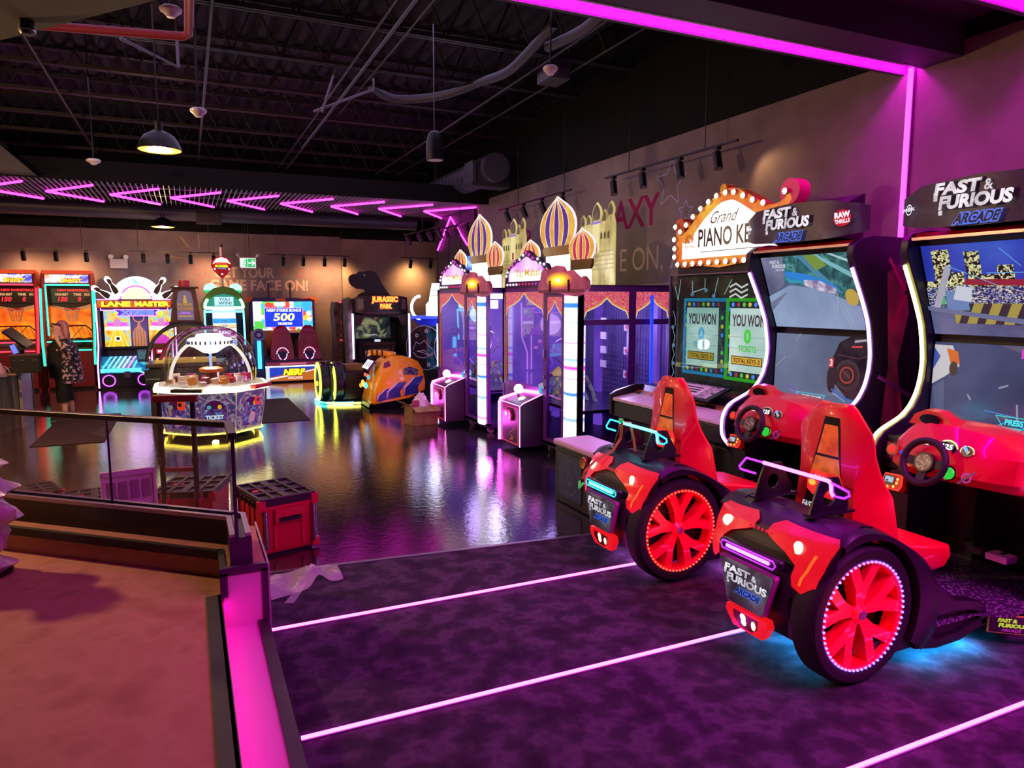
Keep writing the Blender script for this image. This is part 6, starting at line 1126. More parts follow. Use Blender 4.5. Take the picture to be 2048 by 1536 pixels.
f = XZ(-.162); m = MB(); m.k = 1; ye = E('ffc838',1.3); rd = E('e83a18',1.0); m.btext(f,'JURASSIC',-.26,.36,1.92,2.08,ye,rd,.03,.10); m.btext(f,'PARK',-.06,.22,1.80,1.91,ye,rd,.03,.12); m.rect(f,-.39,.39,1.68,1.72,C('5a1420',.4)); m.poly(Fr((-.51,-.115,0),(.22,-.10,0),(0,0,1)),[(-.07,1.78),(.07,1.78),(.07,2.02),(-.07,2.02)],C('6a5a68',.4)); m.poly(Fr((.51,-.115,0),(.22,.10,0),(0,0,1)),[(-.07,1.78),(.07,1.78),(.07,2.02),(-.07,2.02)],C('6a5a68',.4)); obj('header_print', m, hdr)
rex = smooth_path([(p[0],p[1],0) for p in [(-.62,2.0),(-.58,2.10),(-.50,2.16),(-.40,2.20),(-.44,2.25),(-.60,2.26),(-.66,2.30),(-.74,2.36),(-.78,2.46),(-.76,2.55),(-.68,2.60),(-.60,2.61),(-.54,2.66),(-.44,2.66),(-.34,2.68),(-.22,2.68),(-.12,2.62),(-.05,2.50),(.02,2.36),(.12,2.22),(.22,2.08),(.26,2.0)]], 3)
m = MB(); m.fprism(XZ(.1), [(p.x+.05,p.y) for p in rex][::-1], -.03, .0, C('181014',.6)); m.k = 2; f = XZ(.098); m.disc(f,-.36,2.58,.012,E('d8c8c8',.6),n=8)
for k in range(7): m.poly(f,[(-.66+.035*k,2.285-.004*k),(-.645+.035*k,2.285-.004*k),(-.652+.035*k,2.26-.004*k)],C('8a7878',.5))
m.line(f,[(-.68,2.32),(-.55,2.30),(-.40,2.28)],.01,C('3a2428',.5)); obj('dinosaur_silhouette', m, t)
m = MB(); m.box(-.50,.50,.95,1.0,.95,1.72,C('0c0a10',.3)); f = XZ(.945); m.k = 1; m.rect(f,-.46,.46,1.05,1.66,art([(0.3,'0a0c10'),(0.5,'2a3230'),(0.65,'8a8a5a'),(0.8,'3a4238')],4,.7)); m.disc(f,.1,1.55,.02,E('d82038',1),n=8); m.text(f,'MISSION',-.2,.1,1.12,1.15,E('e0e0e0',.8)); m.rect(f,.05,.2,.95,1.02,E('c8d8e0',.8)); obj('screen', m, t)
m = MB(); m.prism([(.02,1.66),(.16,1.60),(.16,1.72),(.02,1.72)], -.6, .6, C('4a0f1c',.45)); m.prism([(-.5,1.4),(-.42,1.58),(0,1.64),(.42,1.58),(.5,1.4),(.6,1.4),(.6,1.7),(-.6,1.7),(-.6,1.4)], .02, .06, C('4a0f1c',.45), 'y'); obj('hood', m, t, fix=True)
m = MB(); m.box(-.45,.45,.5,.56,.55,.98,C('4a2024',.5)); f = XZ(.498); m.k = 1; m.rect(f,-.42,.42,.58,.95,C('2a1014',.5)); m.line(f,[(-.40,.60),(.40,.60),(.40,.93),(-.40,.93)],.03,C('6a2c2c',.5),closed=True); m.text(f,'ARCADE',-.26,.30,.68,.82,C('a86a6a',.5),.04); obj('gun_panel', m, t)
m = MB(); m.box(-.695,-.665,-.02,.02,.62,1.68,E('d0b8ff',7)); obj('light_strip', m, t); m = MB(); m.box(.665,.695,-.02,.02,.62,1.68,E('d0b8ff',6)); obj('light_strip', m, t)
m = MB(); m.prism([(-.75,0),(-.68,0),(-.67,1.9),(-.72,2.06),(-.80,1.7),(-.78,1.0)], .06, .5, rk, 'y'); obj('rock_side', m, t, fix=True)
# dark cabinet edge beside it
t = thing('racing_cabinet_edge', 'narrow dark cabinet with red edge lights, left of the dinosaur cabinet', 'arcade cabinet', (3.62,18.2,0))
m = MB(); m.prism([(-.12,0),(-.12,1.9),(.10,1.95),(.12,0)], 0, .9, rk, 'y'); m.prism([(-.26,0),(-.20,1.0),(-.25,1.7),(-.20,1.95),(-.12,1.95),(-.12,0)], .0, .6, rk, 'y'); obj('cabinet', m, t, fix=True); m = MB(); f = XZ(-.004); m.rect(f,-.10,.10,1.05,1.9,art([(0.3,'0a080c'),(0.55,'3a1410'),(0.7,'c8481c'),(0.8,'8a98a0')],4,.6)); m.box(-.12,.12,-.02,0,1.93,1.96,E('ff3040',2)); m.box(-.12,.12,-.02,0,.98,1.0,E('ff3040',2)); obj('screen', m, t)
# glowing cabinet with round glass doors, half hidden
t = thing('round_glass_game', 'bright white topped game with round glass doors and blue lit hood', 'arcade cabinet', (4.82,14.35,0), -.9)
m = MB(); m.box(-.7,.7,.2,.65,0,.5,C('14101c',.4)); m.prism([(-.75,1.62),(.75,1.62),(.55,1.45),(-.55,1.45)], .1, .62, C('2a38c8',.3), 'y'); m.box(-.75,.75,.05,.65,1.60,1.66,E('3048ff',1.2)); m.box(-.7,.7,.6,.65,.5,1.6,art([(0.35,'18242c'),(0.55,'2a7a88'),(0.7,'c86a58')],3,.4)); obj('cabinet', m, t, fix=True)
g = GLASS('e0d8f8',.9)
for x in (-.36,.36):
    m = MB(); m.cyl((x,.02,.98),(x,.03,.98),.48,g,n=36); d_ = obj('glass_door', m, t); m = MB(); f = XZ(.018,x,.98); ln = C('c8c0e0',.5); m.ring(f,0,0,.47,.48,ln,c=.001)
    for q in ([(-.3,-.05),(-.22,.12),(-.12,.08),(0,.16),(.1,.05),(.2,-.02)],[(-.3,-.1),(-.2,-.2),(0,-.22),(.2,-.12)],[(-.2,-.08),(-.05,-.1),(.1,-.16),(.0,-.05),(-.2,-.08)]): m.line(f,q,.012,ln,c=.001)
    for q in ((-.2,.26),(.05,.36),(.1,-.36)): m.ring(f,q[0],q[1],.02,.04,ln,c=.001)
    obj('glass_print', m, d_)
m = MB(); m.box(-.02,.02,-.02,.02,.6,1.5,E('d8d0ff',7)); obj('light_strip', m, t)
m = MB(); f = XZ(.3); m.fprism(f,[(-.5,1.66),(.5,1.66),(.5,1.9),(.46,2.0),(-.40,2.0),(-.5,1.9)],-.08,0,E('f8f8ff',2.5)); m.fprism(f,[(-.42,2.0),(.10,2.0),(.04,2.36),(-.34,2.36)],-.08,0,E('fff8f4',2.2)); 
m.k = 1
for z in (2.1,2.2,2.3): m.line(f,[(-.36,z),(.06,z)],.012,C('6a5a58',.5))
obj('lit_topper', m, t)
m = MB(); m.tube([(-.52+.22*cos(a),.1,1.84+.24*sin(a)) for a in [radians(90+10*i) for i in range(19)]], .03, E('b8c0ff',5), 8); m.tube([(.52+.22*cos(a),.1,1.84+.24*sin(a)) for a in [radians(-90+10*i) for i in range(19)]], .03, E('b8c0ff',5), 8); obj('arc_light', m, t)
m = MB(); f = XZ(.25); m.fprism(f,[(.20,1.95),(.62,1.95),(.66,2.3),(.60,2.55),(.40,2.62),(.26,2.5),(.22,2.2)],-.06,0,E('f4e8f8',1.6)); m.k = 1; m.poly(f,[(.30,2.50),(.40,2.60),(.58,2.56),(.62,2.42),(.40,2.44)],E('8a3c78',.8)); m.rect(f,.38,.50,2.30,2.40,E('f0a040',1.2)); m.poly(f,[(.28,2.0),(.38,2.0),(.40,2.22),(.30,2.2)],E('f0b060',1)); m.poly(f,[(.46,2.0),(.6,2.05),(.56,2.25)],E('d83c78',.9)); obj('lit_panel', m, t)
lamp('blue_glow', 'POINT', (0,-.1,1.75), 8, (.5,.5,1), .2, parent=t)
# blue wall game sign seen above the first prize cabinet
t = thing('blue_sign_game', 'blue hexagon sign cabinet behind the farther prize cabinet', 'arcade cabinet', (4.9,12.88,0), -pi/2)
m = MB(); m.box(-.5,.5,.1,.9,0,2.2,C('1c2a5a',.4)); obj('cabinet', m, t)
m = MB(); f = XZ(.1); m.fprism(f,[(-.42,2.2),(.42,2.2),(.55,2.5),(.40,2.86),(-.40,2.86),(-.52,2.5)],-.1,0,C('2858b0',.4)); m.k = 1; m.poly(f,[(-.39,2.22),(.39,2.22),(.51,2.5),(.37,2.84),(-.37,2.84),(-.48,2.5)],art([(0.3,'2850c0'),(0.6,'5a8ae8'),(0.8,'90c0f8')],2,.9)); m.text(f,'WALL',-.16,.20,2.62,2.76,E('a8d8ff',1.3),.02); m.rect(f,-.30,.34,2.34,2.56,E('e8ecff',1.4)); m.text(f,'CRUSHER',-.26,.30,2.38,2.52,E('5a5a9a',.8),.02); obj('hex_sign', m, t)
E, N = _E0, _N0
# ------------------------------------------------------------ dome ticket game
t = thing('dome_game', 'octagonal ticket game under a clear dome with glowing yellow rim', 'arcade cabinet', (.29,11.55,0))
oc = lambda r, z, k=8, a0=pi/8: [(r*cos(a0+2*pi*i/k), r*sin(a0+2*pi*i/k), z) for i in range(k)]
grf = N([(0.3,'1a2c58'),(0.42,'3a58a0'),(0.5,'8a3a98'),(0.58,'d8d0e0'),(0.66,'5a2070'),(0.8,'18406a')], 5, .35, em=.38, dist=2.2)  # glow in the base art stands in for light from the rim
m = MB(); m.loft([oc(.70,.10),oc(.76,.42),oc(.78,.70)], grf); b_ = obj('base', m, t, angle=20)
m = MB()
for i in range(8):
    a = pi/8+2*pi*i/8; m.loft([[(r*cos(a)-.012*sin(a), r*sin(a)+.012*cos(a), z),(r*cos(a)+.012*sin(a), r*sin(a)-.012*cos(a), z),((r+.012)*cos(a), (r+.012)*sin(a), z)] for r, z in ((.70,.10),(.76,.42),(.78,.70))], C('c8c0cc',.3))
obj('corner_trim', m, b_)
for k, (ttl) in enumerate(('', 'TICKET', '')):
    an = -pi/2+(k-1)*pi/4; c = Vector((cos(an),sin(an),0)); u = Vector((-sin(an),cos(an),0)); f = Fr(c*.668+Vector((0,0,.12)), u, c*.07+Vector((0,0,.6))); m = MB(); m.k = 3
    m.line(f,[(-.17,.04),(.17,.04),(.17,.44),(-.17,.44)],.008,C('d8a070',.5),closed=True); m.rect(f,-.16,.16,.05,.43,N([(0.35,'28184a'),(0.5,'6a3a98'),(0.6,'3878b8'),(0.7,'d8d8e8')],7,.35,em=.6,dist=2)); m.poly(f,arcpts(0,.34,.13,0,pi,12),C('5a1a70',.4)); m.ring(f,0,.30,.18,.185,E('c8b0f0',.5),t0=.2,t1=pi-.2)
    m.disc(f,-.07,.37,.03,E('3ac8d0',.6),n=10); m.disc(f,.07,.37,.028,E('f0c030',.7),.035,10)
    if ttl: m.btext(f,'TICKET',-.12,.12,.19,.255,E('d0e8f8',.8),C('182840',.5),.06,.06); m.btext(f,'DOME',-.10,.12,.105,.175,E('d0e8f8',.8),C('182840',.5),.06,.06)
    else: m.rect(f,-.13,-.07,.24,.40,C('b8a8c0',.4)); m.poly(f,[(-.05,.08),(.08,.10),(.10,.22),(.0,.26)],E('f0a0b8',.5))
    obj('front_panel', m, b_)
    if k != 1:
        m = MB(); f2 = Fr(f.p(.12,.40,.0),u,(0,0,1)); m.fprism(f2,[(-.05,-.06),(.05,-.06),(.06,0),(.04,.06),(-.05,.06)],-.02,.03,E('e83818',.8)); m.rect(f2,-.03,.03,-.01,.04,C('18182a',.3),c=.034); obj('card_reader', m, t)
m = MB(); m.loft([oc(.80,.685),oc(.845,.695),oc(.845,.755),oc(.80,.77)], E('fff0a0',6)); obj('rim_light', m, t, angle=20)
m = MB(); m.loft([oc(.80,.755),oc(.78,.775),oc(.3,.78)], N([(0.35,'d8b8a0'),(0.5,'f0e0c0'),(0.65,'b05868')],9,.4,em=.7)); obj('play_field', m, t)
for an, col in ((-2.0,'241c28'),(-.62,'d02038')):
    m = MB(); c = Vector((cos(an),sin(an),0)); u = Vector((-sin(an),cos(an),0)); f = Fr(c*.72+Vector((0,0,.765)),u,c); m.fprism(f,[(-.20,-.02),(.20,-.02),(.22,.14),(-.22,.14)],0,.05,C(col,.35)); obj('button_pad', m, t, bevel=.008, fix=True)
m = MB(); m.lathe([(.63,.76),(.645,.9),(.64,1.05),(.61,1.2),(.54,1.36),(.43,1.49),(.28,1.58),(.14,1.615),(0,1.62)], GLASS('f4f0f8',.93, gloss=1.0, power=2.2), n=48); obj('dome', m, t, angle=80)
m = MB(); wa = E('fff8e0',1.2); m.tube([(.56*cos(pi*k/30), .05, .78+.66*sin(pi*k/30)) for k in range(31)], .024, wa, 8); obj('arch_light', m, t)
m = MB(); m.lathe([(.0,1.20),(.10,1.22),(.22,1.30),(.30,1.33),(.31,1.42),(.27,1.44),(.20,1.45),(.18,1.50),(0,1.50)], E('fff6ec',3.2), n=36); hl = obj('lamp_head', m, t)
m = MB()
for k in range(28):
    a = 2*pi*k/28; c = Vector((.312*cos(a),.312*sin(a),1.375)); m.box(c.x-.012,c.x+.012,c.y-.012,c.y+.012,1.35,1.40,E('58a8f0',1.2) if k % 7 == 0 else C('4a4458',.4))
obj('lamp_band', m, hl)
m = MB(); m.cyl((0,0,1.0),(0,0,1.22),.02,E('80a8ff',1.5),n=10); m.lathe([(.16,.93),(.17,.98),(.12,1.0),(0,1.0)], C('c86828',.4), n=24); m.cyl((0,0,.78),(0,0,.93),.08,C('6a3020',.4),n=18); obj('center_tower', m, t)
rr = random.Random(11); m = MB()
for k in range(46):
    a = rr.random()*2*pi; r = .22+.36*rr.random(); sx = .03+.03*rr.random(); M_ = Matrix.Translation((r*cos(a),r*sin(a),.78)) @ Matrix.Rotation(rr.random()*3,4,'Z') @ Matrix.Rotation((rr.random()-.5)*.4,4,'Y'); m.box(-sx,sx,-.05,.05,0,.03+.09*rr.random(),rr.choice([C('c02838',.4),C('e8d8c8',.4),C('d8b898',.4),C('8a3a58',.4),C('e8a040',.4),C('f0e8e0',.4)]),M_)
o = obj('prize_pieces', m, t); o['kind'] = 'stuff'
lamp('dome_glow', 'POINT', (0,0,1.10), 22, (1,.92,.75), .12, parent=t)
m = MB()
for a in (pi*1.08, pi*1.92, pi*1.62, pi*.4): c = Vector((.62*cos(a),.62*sin(a),.03)); m.cyl((c.x,c.y,0),(c.x,c.y,.10),.03,C('b8a860',.4),n=12)
obj('feet', m, t); m = MB(); m.loft([oc(.72,.08),oc(.74,.09),oc(.72,.10)], E('ffe840',9), caps=False); obj('under_light', m, t, angle=20)
m = MB(); m.loft([oc(.45,.02),oc(.58,.05),oc(.66,.09)], C('1c1618',.5)); obj('under_tray', m, t)
lamp('under_glow', 'POINT', (0,-.55,.06), 5, (1,.85,.15), .05, parent=t)
# ------------------------------------------------------------ yellow hover ride and light wheels
YEL = C('ffaa08',.28,coat=.5)
t = thing('hover_ride', 'yellow hover craft ride with blue chevrons and number lights on its nose', 'kiddie ride', (3.0,13.2,0))
m = MB(); sec = []
for x, zb, zt, w, wt_ in ((.0,.08,.20,.36,.30),(.06,.09,.45,.40,.30),(.14,.10,.66,.42,.27),(.24,.11,.84,.43,.24),(.40,.12,.95,.44,.22),(.60,.14,.96,.44,.22),(.80,.18,.92,.43,.22),(.95,.24,.84,.42,.22),(1.03,.32,.70,.40,.25)):
    zm = zb+(zt-zb)*.35; sec.append([(x,-w*.92,zb),(x,-w,zm),(x,-wt_-.04,zt-.06),(x,-wt_,zt),(x,wt_,zt),(x,wt_+.04,zt-.06),(x,w,zm),(x,w*.92,zb)])
m.loft(sec, YEL); bd = obj('body', m, t, angle=40)
m = MB(); m.loft([[(x_,-w_,z_),(x_,w_,z_),(x_,w_*.75,z0),(x_,-w_*.75,z0)] for x_, w_, z_, z0 in ((-.02,.36,.10,.02),(.3,.43,.13,.0),(.7,.43,.18,.02),(1.05,.40,.33,.16))], C('141018',.4)); obj('skirt', m, t, fix=True)
def side(a, b_): 
    for p, q in zip(sec, sec[1:]):
        if a <= q[0][0] or q is sec[-1]:
            k = (a-p[0][0])/(q[0][0]-p[0][0]); lo, mid, hi = [Vector(p[i]).lerp(Vector(q[i]),k) for i in range(3)]
            return (a, (lo.lerp(mid,max(0,(b_-lo.z))/(mid.z-lo.z)) if b_ < mid.z else mid.lerp(hi,min(1,(b_-mid.z)/max(.01,hi.z-mid.z)))).y-.006, b_)
m = MB(); bl = C('2c4088',.35); wt = C('e8d8f0',.4); mg = C('c02878',.4)
for x0, z0, s_ in ((.12,.13,.7),(.30,.17,.9),(.62,.22,1.0)):
    P = [(x0,z0),(x0+.28*s_,z0+.04),(x0+.26*s_,z0+.16*s_),(x0+.40*s_,z0+.36*s_),(x0+.22*s_,z0+.34*s_),(x0+.02,z0+.16*s_)]; P = [(a, min(b_, .66)) for a, b_ in P]; m.patch(P, side, bl, 2)
    m.patch([(x0-.012,z0),(x0+.02,z0+.16*s_),(x0+.22*s_,z0+.34*s_),(x0+.20*s_,z0+.35*s_),(x0-.02,z0+.17*s_)], lambda a, b_: (side(a,b_)[0], side(a,b_)[1]-.002, b_), wt, 2); m.patch([(x0-.03,z0+.01),(x0-.015,z0),(x0,z0+.16),(x0-.02,z0+.15)], lambda a, b_: (side(a,b_)[0], side(a,b_)[1]-.002, b_), mg, 2)
m.patch([(.62,.62),(.90,.60),(.92,.70),(.76,.76),(.64,.72)], side, N([(0.4,'4a2050'),(0.55,'8a4ab0'),(0.65,'d8c0e0')],30,.3,em=.15), 2); m.patch([(.26,.74),(.40,.78),(.38,.88),(.28,.84)], side, C('7a2858',.4), 2); obj('decals', m, bd)
m = MB(); f = Fr((.02,-.12,.80),(0,-1,0),(.40,0,.5)); m.fprism(f,[(-.30,-.10),(.18,-.10),(.18,.12),(-.30,.12)],-.04,0,C('241c2c',.4)); m.k = 1
for k in range(3): m.rect(f,-.28+.155*k,-.14+.155*k,-.08,.10,E('f4f0ff',4)); m.rect(f,-.255+.155*k,-.175+.155*k,-.05,.07,C('6a6078',.4))
obj('number_lights', m, t)
m = MB(); f = Fr((-.01,.0,.50),(0,-1,0),(.25,0,.6)); 
for a, b_, c_, r in ((-.16,.10,'ff4838',.035),(-.04,.10,'ff4838',.035),(-.10,-.05,'ffa838',.05),(.02,-.08,'ffb848',.05),(-.16,-.12,'ff8828',.045),(.16,.08,'48d8f0',.05),(.20,-.08,'48c8f0',.06)): m.ball(f.p(a,b_,.01), r, E(c_,2.4 if c_ != '48d8f0' else 1), 10, (.6,1,1))
obj('nose_lights', m, t)
m = MB(); m.tube(smooth_path([(.02,.05,1.0),(.20,-.0,1.02),(.42,-.06,.99)],4), .055, YEL, 10)
for k in range(4): a = .04+.09*k; m.lathe([(.058,-.015),(.064,0),(.058,.015)], BLACK, (a,.04-.025*k,1.005+.01*(k in (1,2))), (1,-.25,0), 12)
m.ball((.46,-.08,.98), .08, YEL, 12, (1.3,1,.8)); m.cyl((.1,.02,.9),(.1,.02,1.0),.02,BLACK,n=8); m.cyl((.36,-.04,.9),(.36,-.04,1.0),.02,BLACK,n=8); obj('grip_bar', m, t)
t = thing('light_cycle_ride', 'black ride with two upright yellow neon wheels, left of the yellow hover craft', 'kiddie ride', (2.35,14.2,0))
for x, y in ((.0,.10),(.24,-.10)):
    m = MB(); m.lathe([(.0,.06),(.36,.06),(.40,.02),(.40,-.10),(.36,-.14),(0,-.14)], C('100c14',.3), (x,y,.40), (-1,0,0), 40); w_ = obj('wheel', m, t)
    m = MB(); m.lathe([(.29,.065),(.385,.05),(.385,.062),(.29,.075)], E('f4ff48',4.5), (x,y,.40), (-1,0,0), 40, closed=True); m.ball((x-.07,y,.36),.05,E('e8f040',2),10); m.lathe([(.0,.066),(.2,.064)], C('3a2c58',.3), (x,y,.40), (-1,0,0), 24); obj('neon_ring', m, w_)
m = MB(); m.prism([(.10,.04),(.10,.72),(.22,.80),(.32,.60),(.80,.60),(.84,.04)], -.30, .30, C('120e16',.35), 'y'); m.prism([(.02,.70),(.10,.82),(.18,.80),(.16,.66)], -.1, .1, C('1a1424',.3), 'y'); obj('body', m, t, bevel=.03, seg=3, fix=True)
m = MB(); cyc = E('40e8f0',5); m.tube(smooth_path([(-.05,.35,.03),(-.12,.0,.03),(-.02,-.36,.03),(.25,-.50,.03),(.5,-.55,.03)],4), .022, cyc, 6); m.tube(smooth_path([(.02,-.45,.03),(.3,-.62,.03),(.62,-.66,.03)],4), .022, E('f8f060',5), 6); obj('floor_light', m, t)
cb = N([(0.4,'8a6440'),(0.6,'a07a50')], 8, .8)
def carton(loc, sx, sy, sz, rz, label, flaps=True, mt=cb):
    t = thing('cardboard_box', label, 'box', loc, rz, 'cardboard boxes'); m = MB(); w_ = .006
    m.box(-sx,sx,-sy,-sy+w_,0,sz,mt); m.box(-sx,sx,sy-w_,sy,0,sz,mt); m.box(-sx,-sx+w_,-sy,sy,0,sz,mt); m.box(sx-w_,sx,-sy,sy,0,sz,mt); m.box(-sx,sx,-sy,sy,0,w_,mt); obj('box_body', m, t)
    if flaps:
        for s in (-1,1):
            m = MB(); m.prism([(s*sy,sz),(s*(sy+sy*.8),sz-.06),(s*(sy+sy*.8),sz-.052),(s*sy,sz+.008)], -sx, sx, mt); obj('flap', m, t, fix=True)
        m = MB(); m.prism([(-sx,sz),(-sx-.14,sz+.09),(-sx-.134,sz+.096),(-sx,sz+.01)], -sy, sy, mt, 'y'); obj('flap', m, t, fix=True)
    else:
        m = MB(); m.box(-sx-.004,sx+.004,-sy-.004,sy+.004,sz,sz+.03,mt); obj('lid', m, t)
    return t
carton((2.95,14.25,.602), .19, .16, .10, .2, 'flat cardboard box lying on the black light cycle ride', False)
carton((3.38,10.98,0), .22, .17, .30, .12, 'open cardboard box stuffed with plastic, beside the farther prize cabinet')
m = MB(); f = Fr((3.2,10.80,.15),(.99,.12,0),(0,0,1)); 
rr = random.Random(4); rows = []
for i in range(9):
    z = .20+.30*(i/8); r = .19*(1-(i/8)**2*.8)
    rows.append([(3.38+r*.85*cos(a)*(1+.12*sin(5*a+i)), 10.98+r*.66*sin(a)*(1+.12*cos(4*a+i*2)), z+.02*sin(3*a+i)) for a in [2*pi*k/18 for k in range(18)]])
m.loft(rows, N([(0.3,'d8b0c8'),(0.6,'e8d0e0')],8,.3,coat=.5)); m.box(3.22,3.32,10.88,10.94,.28,.40,C('a83858',.5)); tag(obj('packing_plastic', m), 'crumpled clear plastic bulging out of the open cardboard box', 'plastic wrap')
# floor mats
mt = N([(0.4,'3c3034'),(0.6,'4a3c40')], 40, .95, spec=.1)
for x0, x1, y0, y1, rz, lb in ((-2.05,-1.15,11.4,14.2,.0,'dark floor mat under the woman beside the counter'),(.75,1.8,12.1,15.0,0,'dark floor mat on the glossy floor, right of the dome game')):
    m = MB(); m.box(x0,x1,y0,y1,.002,.010,mt); tag(obj('floor_mat', m, bevel=.004), lb, 'mat', 'floor mats')
# ------------------------------------------------------------ counter with till and clutter
t = thing('service_counter', 'curved steel fronted service counter at the left edge', 'counter', (-2.28,13.2,0))
stl = N([(0.35,'5a544c'),(0.5,'8a8274'),(0.65,'665f54')], 3, .35, stretch=(6,6,.3), metal=.6); m = MB()
pl = [(-3,-.75),(-.95,-.75)]+arcpts(-.95,-.05,.70,-pi/2,0,12)[1:]+[(-.17,.05),(-.17,.85),(-3,.85)]
m.prism(pl, 0, .84, stl, 'z'); obj('front', m, t, angle=30)
m = MB(); m.prism([(a*1.0+(.05 if a > -2 else 0), b_-.03) for a, b_ in pl], .84, .885, C('6a5c64',.3), 'z'); obj('counter_top', m, t, bevel=.008)
m = MB(); m.box(-.17,-.13,.02,.86,0,.83,C('a08c88',.4)); m.box(-.17,-.12,.83,.88,0,.86,C('241a1c',.4)); obj('end_panel', m, t)
t = thing('till', 'black till with slanted screen on the counter', 'till', (-2.42,13.4,.885)); m = MB(); m.box(-.18,.18,-.16,.16,0,.06,C('100e12',.4)); m.box(-.05,.05,.0,.06,.06,.4,BLACK); obj('stand', m, t); m = MB(); M_ = Matrix.Translation((-.02,.02,.52)) @ Matrix.Rotation(.75,4,'Y') @ Matrix.Rotation(.2,4,'X'); m.box(-.20,.20,-.18,.18,-.02,.02,C('141016',.35),M_); obj('screen', m, t, bevel=.006)
t = thing('display_box', 'long black lidded box on the counter edge, in front of the till', 'box', (-2.31,13.08,.885)); m = MB(); m.box(-.17,.19,-.12,.12,0,.27,C('0e0b0e',.45)); obj('box_body', m, t, bevel=.006); m = MB(); m.box(-.18,.20,-.13,.13,.27,.285,C('6a4048',.5)); obj('lid', m, t); m = MB()
for x in (-.12,-.02,.0,.12,.15): m.cyl((x,-.121,.2),(x,-.126,.2),.010,CHROME,n=8)
obj('studs', m, t)
t = thing('card_terminal', 'small tilted terminal with pale blue screen on the black box', 'terminal', (-2.41,13.08,1.172)); m = MB(); M_ = Matrix.Rotation(-.35,4,'Y'); m.box(-.045,.045,-.02,.0,0,.17,C('241c34',.4),M_); obj('body', m, t); m = MB(); m.rect(Fr(M_ @ Vector((0,-.021,.085)),(cos(.35),0,sin(.35)),(-sin(.35),0,cos(.35))),-.035,.035,-.07,.07,E('7a88ff',1)); obj('screen', m, t)
m = MB(); m.loft([[(-2.60+.10*cos(a)*(1-.1*k), 12.72+.09*sin(a)*(1-.1*k)*(1+.2*sin(4*a+k)), .885+.045*k) for a in [2*pi*q/12 for q in range(12)]] for k in range(5)], C('c88a94',.7)); tag(obj('paper_bag', m), 'crumpled pink paper bag at the left end of the counter', 'bag')
m = MB(); m.box(-2.56,-2.44,12.46,12.56,.886,.92,C('8a6a78',.5)); tag(obj('small_box', m), 'small grey box near the front curve of the counter', 'box')
m = MB(); m.ball((-2.40,12.60,.90),.05,C('a06a48',.7),10,(1.2,1,.35)); tag(obj('snack_bag', m), 'small brown packet on the counter beside the grey box', 'packet')
m = MB(); m.tube(smooth_path([(-2.75,13.1,.90),(-2.66,13.0,1.0),(-2.56,13.05,.98),(-2.5,13.0,.90)],5), .008, C('c8b8bc',.4), 6); tag(obj('cable', m), 'pale cable looping over the counter behind the black box', 'cable')
m = MB(); m.box(-2.84,-2.78,13.55,13.61,.886,1.9,C('6a5a78',.3,.5)); tag(obj('counter_post', m), 'grey upright post on the counter at the left frame edge', 'post')
# ------------------------------------------------------------ woman by the counter
t = thing('person', 'woman in black dress and floral cardigan standing by the counter, hand raised to her neck', 'person', (-1.93,13.9,.010), pi+.4)
skin = C('e0a890',.55)
V_ = []; R_ = []; Ed = []
def jn(p, r, par=None):
    V_.append(p); R_.append(r); i = len(V_)-1
    if par is not None: Ed.append((par, i))
    return i
pel = jn((0,0,.88),.135); sp = jn((0,0,1.04),.14,pel); ch = jn((.0,0,1.20),.135,sp); ub = jn((.0,0,1.30),.09,ch); nk = jn((.02,0,1.385),.052,ub); hb = jn((.045,0,1.455),.068,nk); hc = jn((.04,0,1.535),.088,hb); ht = jn((.03,0,1.60),.055,hc)
chin = jn((.115,0,1.435),.030,hb); ns = jn((.142,0,1.495),.012,hc)
for s, el, wr, hd in ((1,(.02,.32,1.13),(.10,.17,1.33),(.105,.115,1.405)),(-1,(-.03,-.25,1.05),(.06,-.25,.85),(.09,-.25,.77))):
    sh = jn((-.0,s*.16,1.30),.062,ub); e = jn(el,.048,sh); w_ = jn(wr,.030,e); pm = jn(hd,.034,w_)
    d_ = (Vector(hd)-Vector(wr)).normalized(); sd = d_.cross(Vector((0,s,0.3))).normalized()
    for k, ln_ in enumerate((.062,.07,.066,.052)):
        b0 = Vector(hd)+sd*(.026-.0175*k)+d_*.022; b1 = b0+d_*ln_*.5; b2 = b1+(d_*.7-Vector((0,s*.6,0))).normalized()*ln_*.5
        i1 = jn(tuple(b0),.0095,pm); i2 = jn(tuple(b1),.0088,i1); jn(tuple(b2),.0075,i2)
    th = Vector(hd)+sd*.035-d_*.005; i1 = jn(tuple(th),.011,pm); jn(tuple(th+sd*.02+d_*.035),.009,i1)
for s, kn, an, to in ((1,(.06,.10,.46),(.05,.10,.075),(.20,.105,.032)),(-1,(-.04,-.10,.46),(-.12,-.10,.075),(-.03,-.19,.032))):
    hp_ = jn((0,s*.095,.80),.112,pel); k_ = jn(kn,.068,hp_); cf = jn(((kn[0]+an[0])/2-.015,kn[1],.30),.058,k_); a_ = jn(an,.038,cf); jn(to,.030,a_)
me = bpy.data.meshes.new('body'); me.from_pydata(V_, Ed, []); bo = bpy.data.objects.new('body', me); COL.objects.link(bo); bo.parent = t
sk = bo.modifiers.new('skin','SKIN'); sv = me.skin_vertices[0].data if me.skin_vertices else None
if sv is None:
    bpy.context.view_layer.objects.active = bo; bo.select_set(True); bpy.ops.mesh.customdata_skin_add(); sv = me.skin_vertices[0].data
for i, r in enumerate(R_): sv[i].radius = (r, r)
sv[0].use_root = True; sk.use_smooth_shade = True; bo.modifiers.new('sub','SUBSURF').render_levels = 2; me.materials.append(skin)
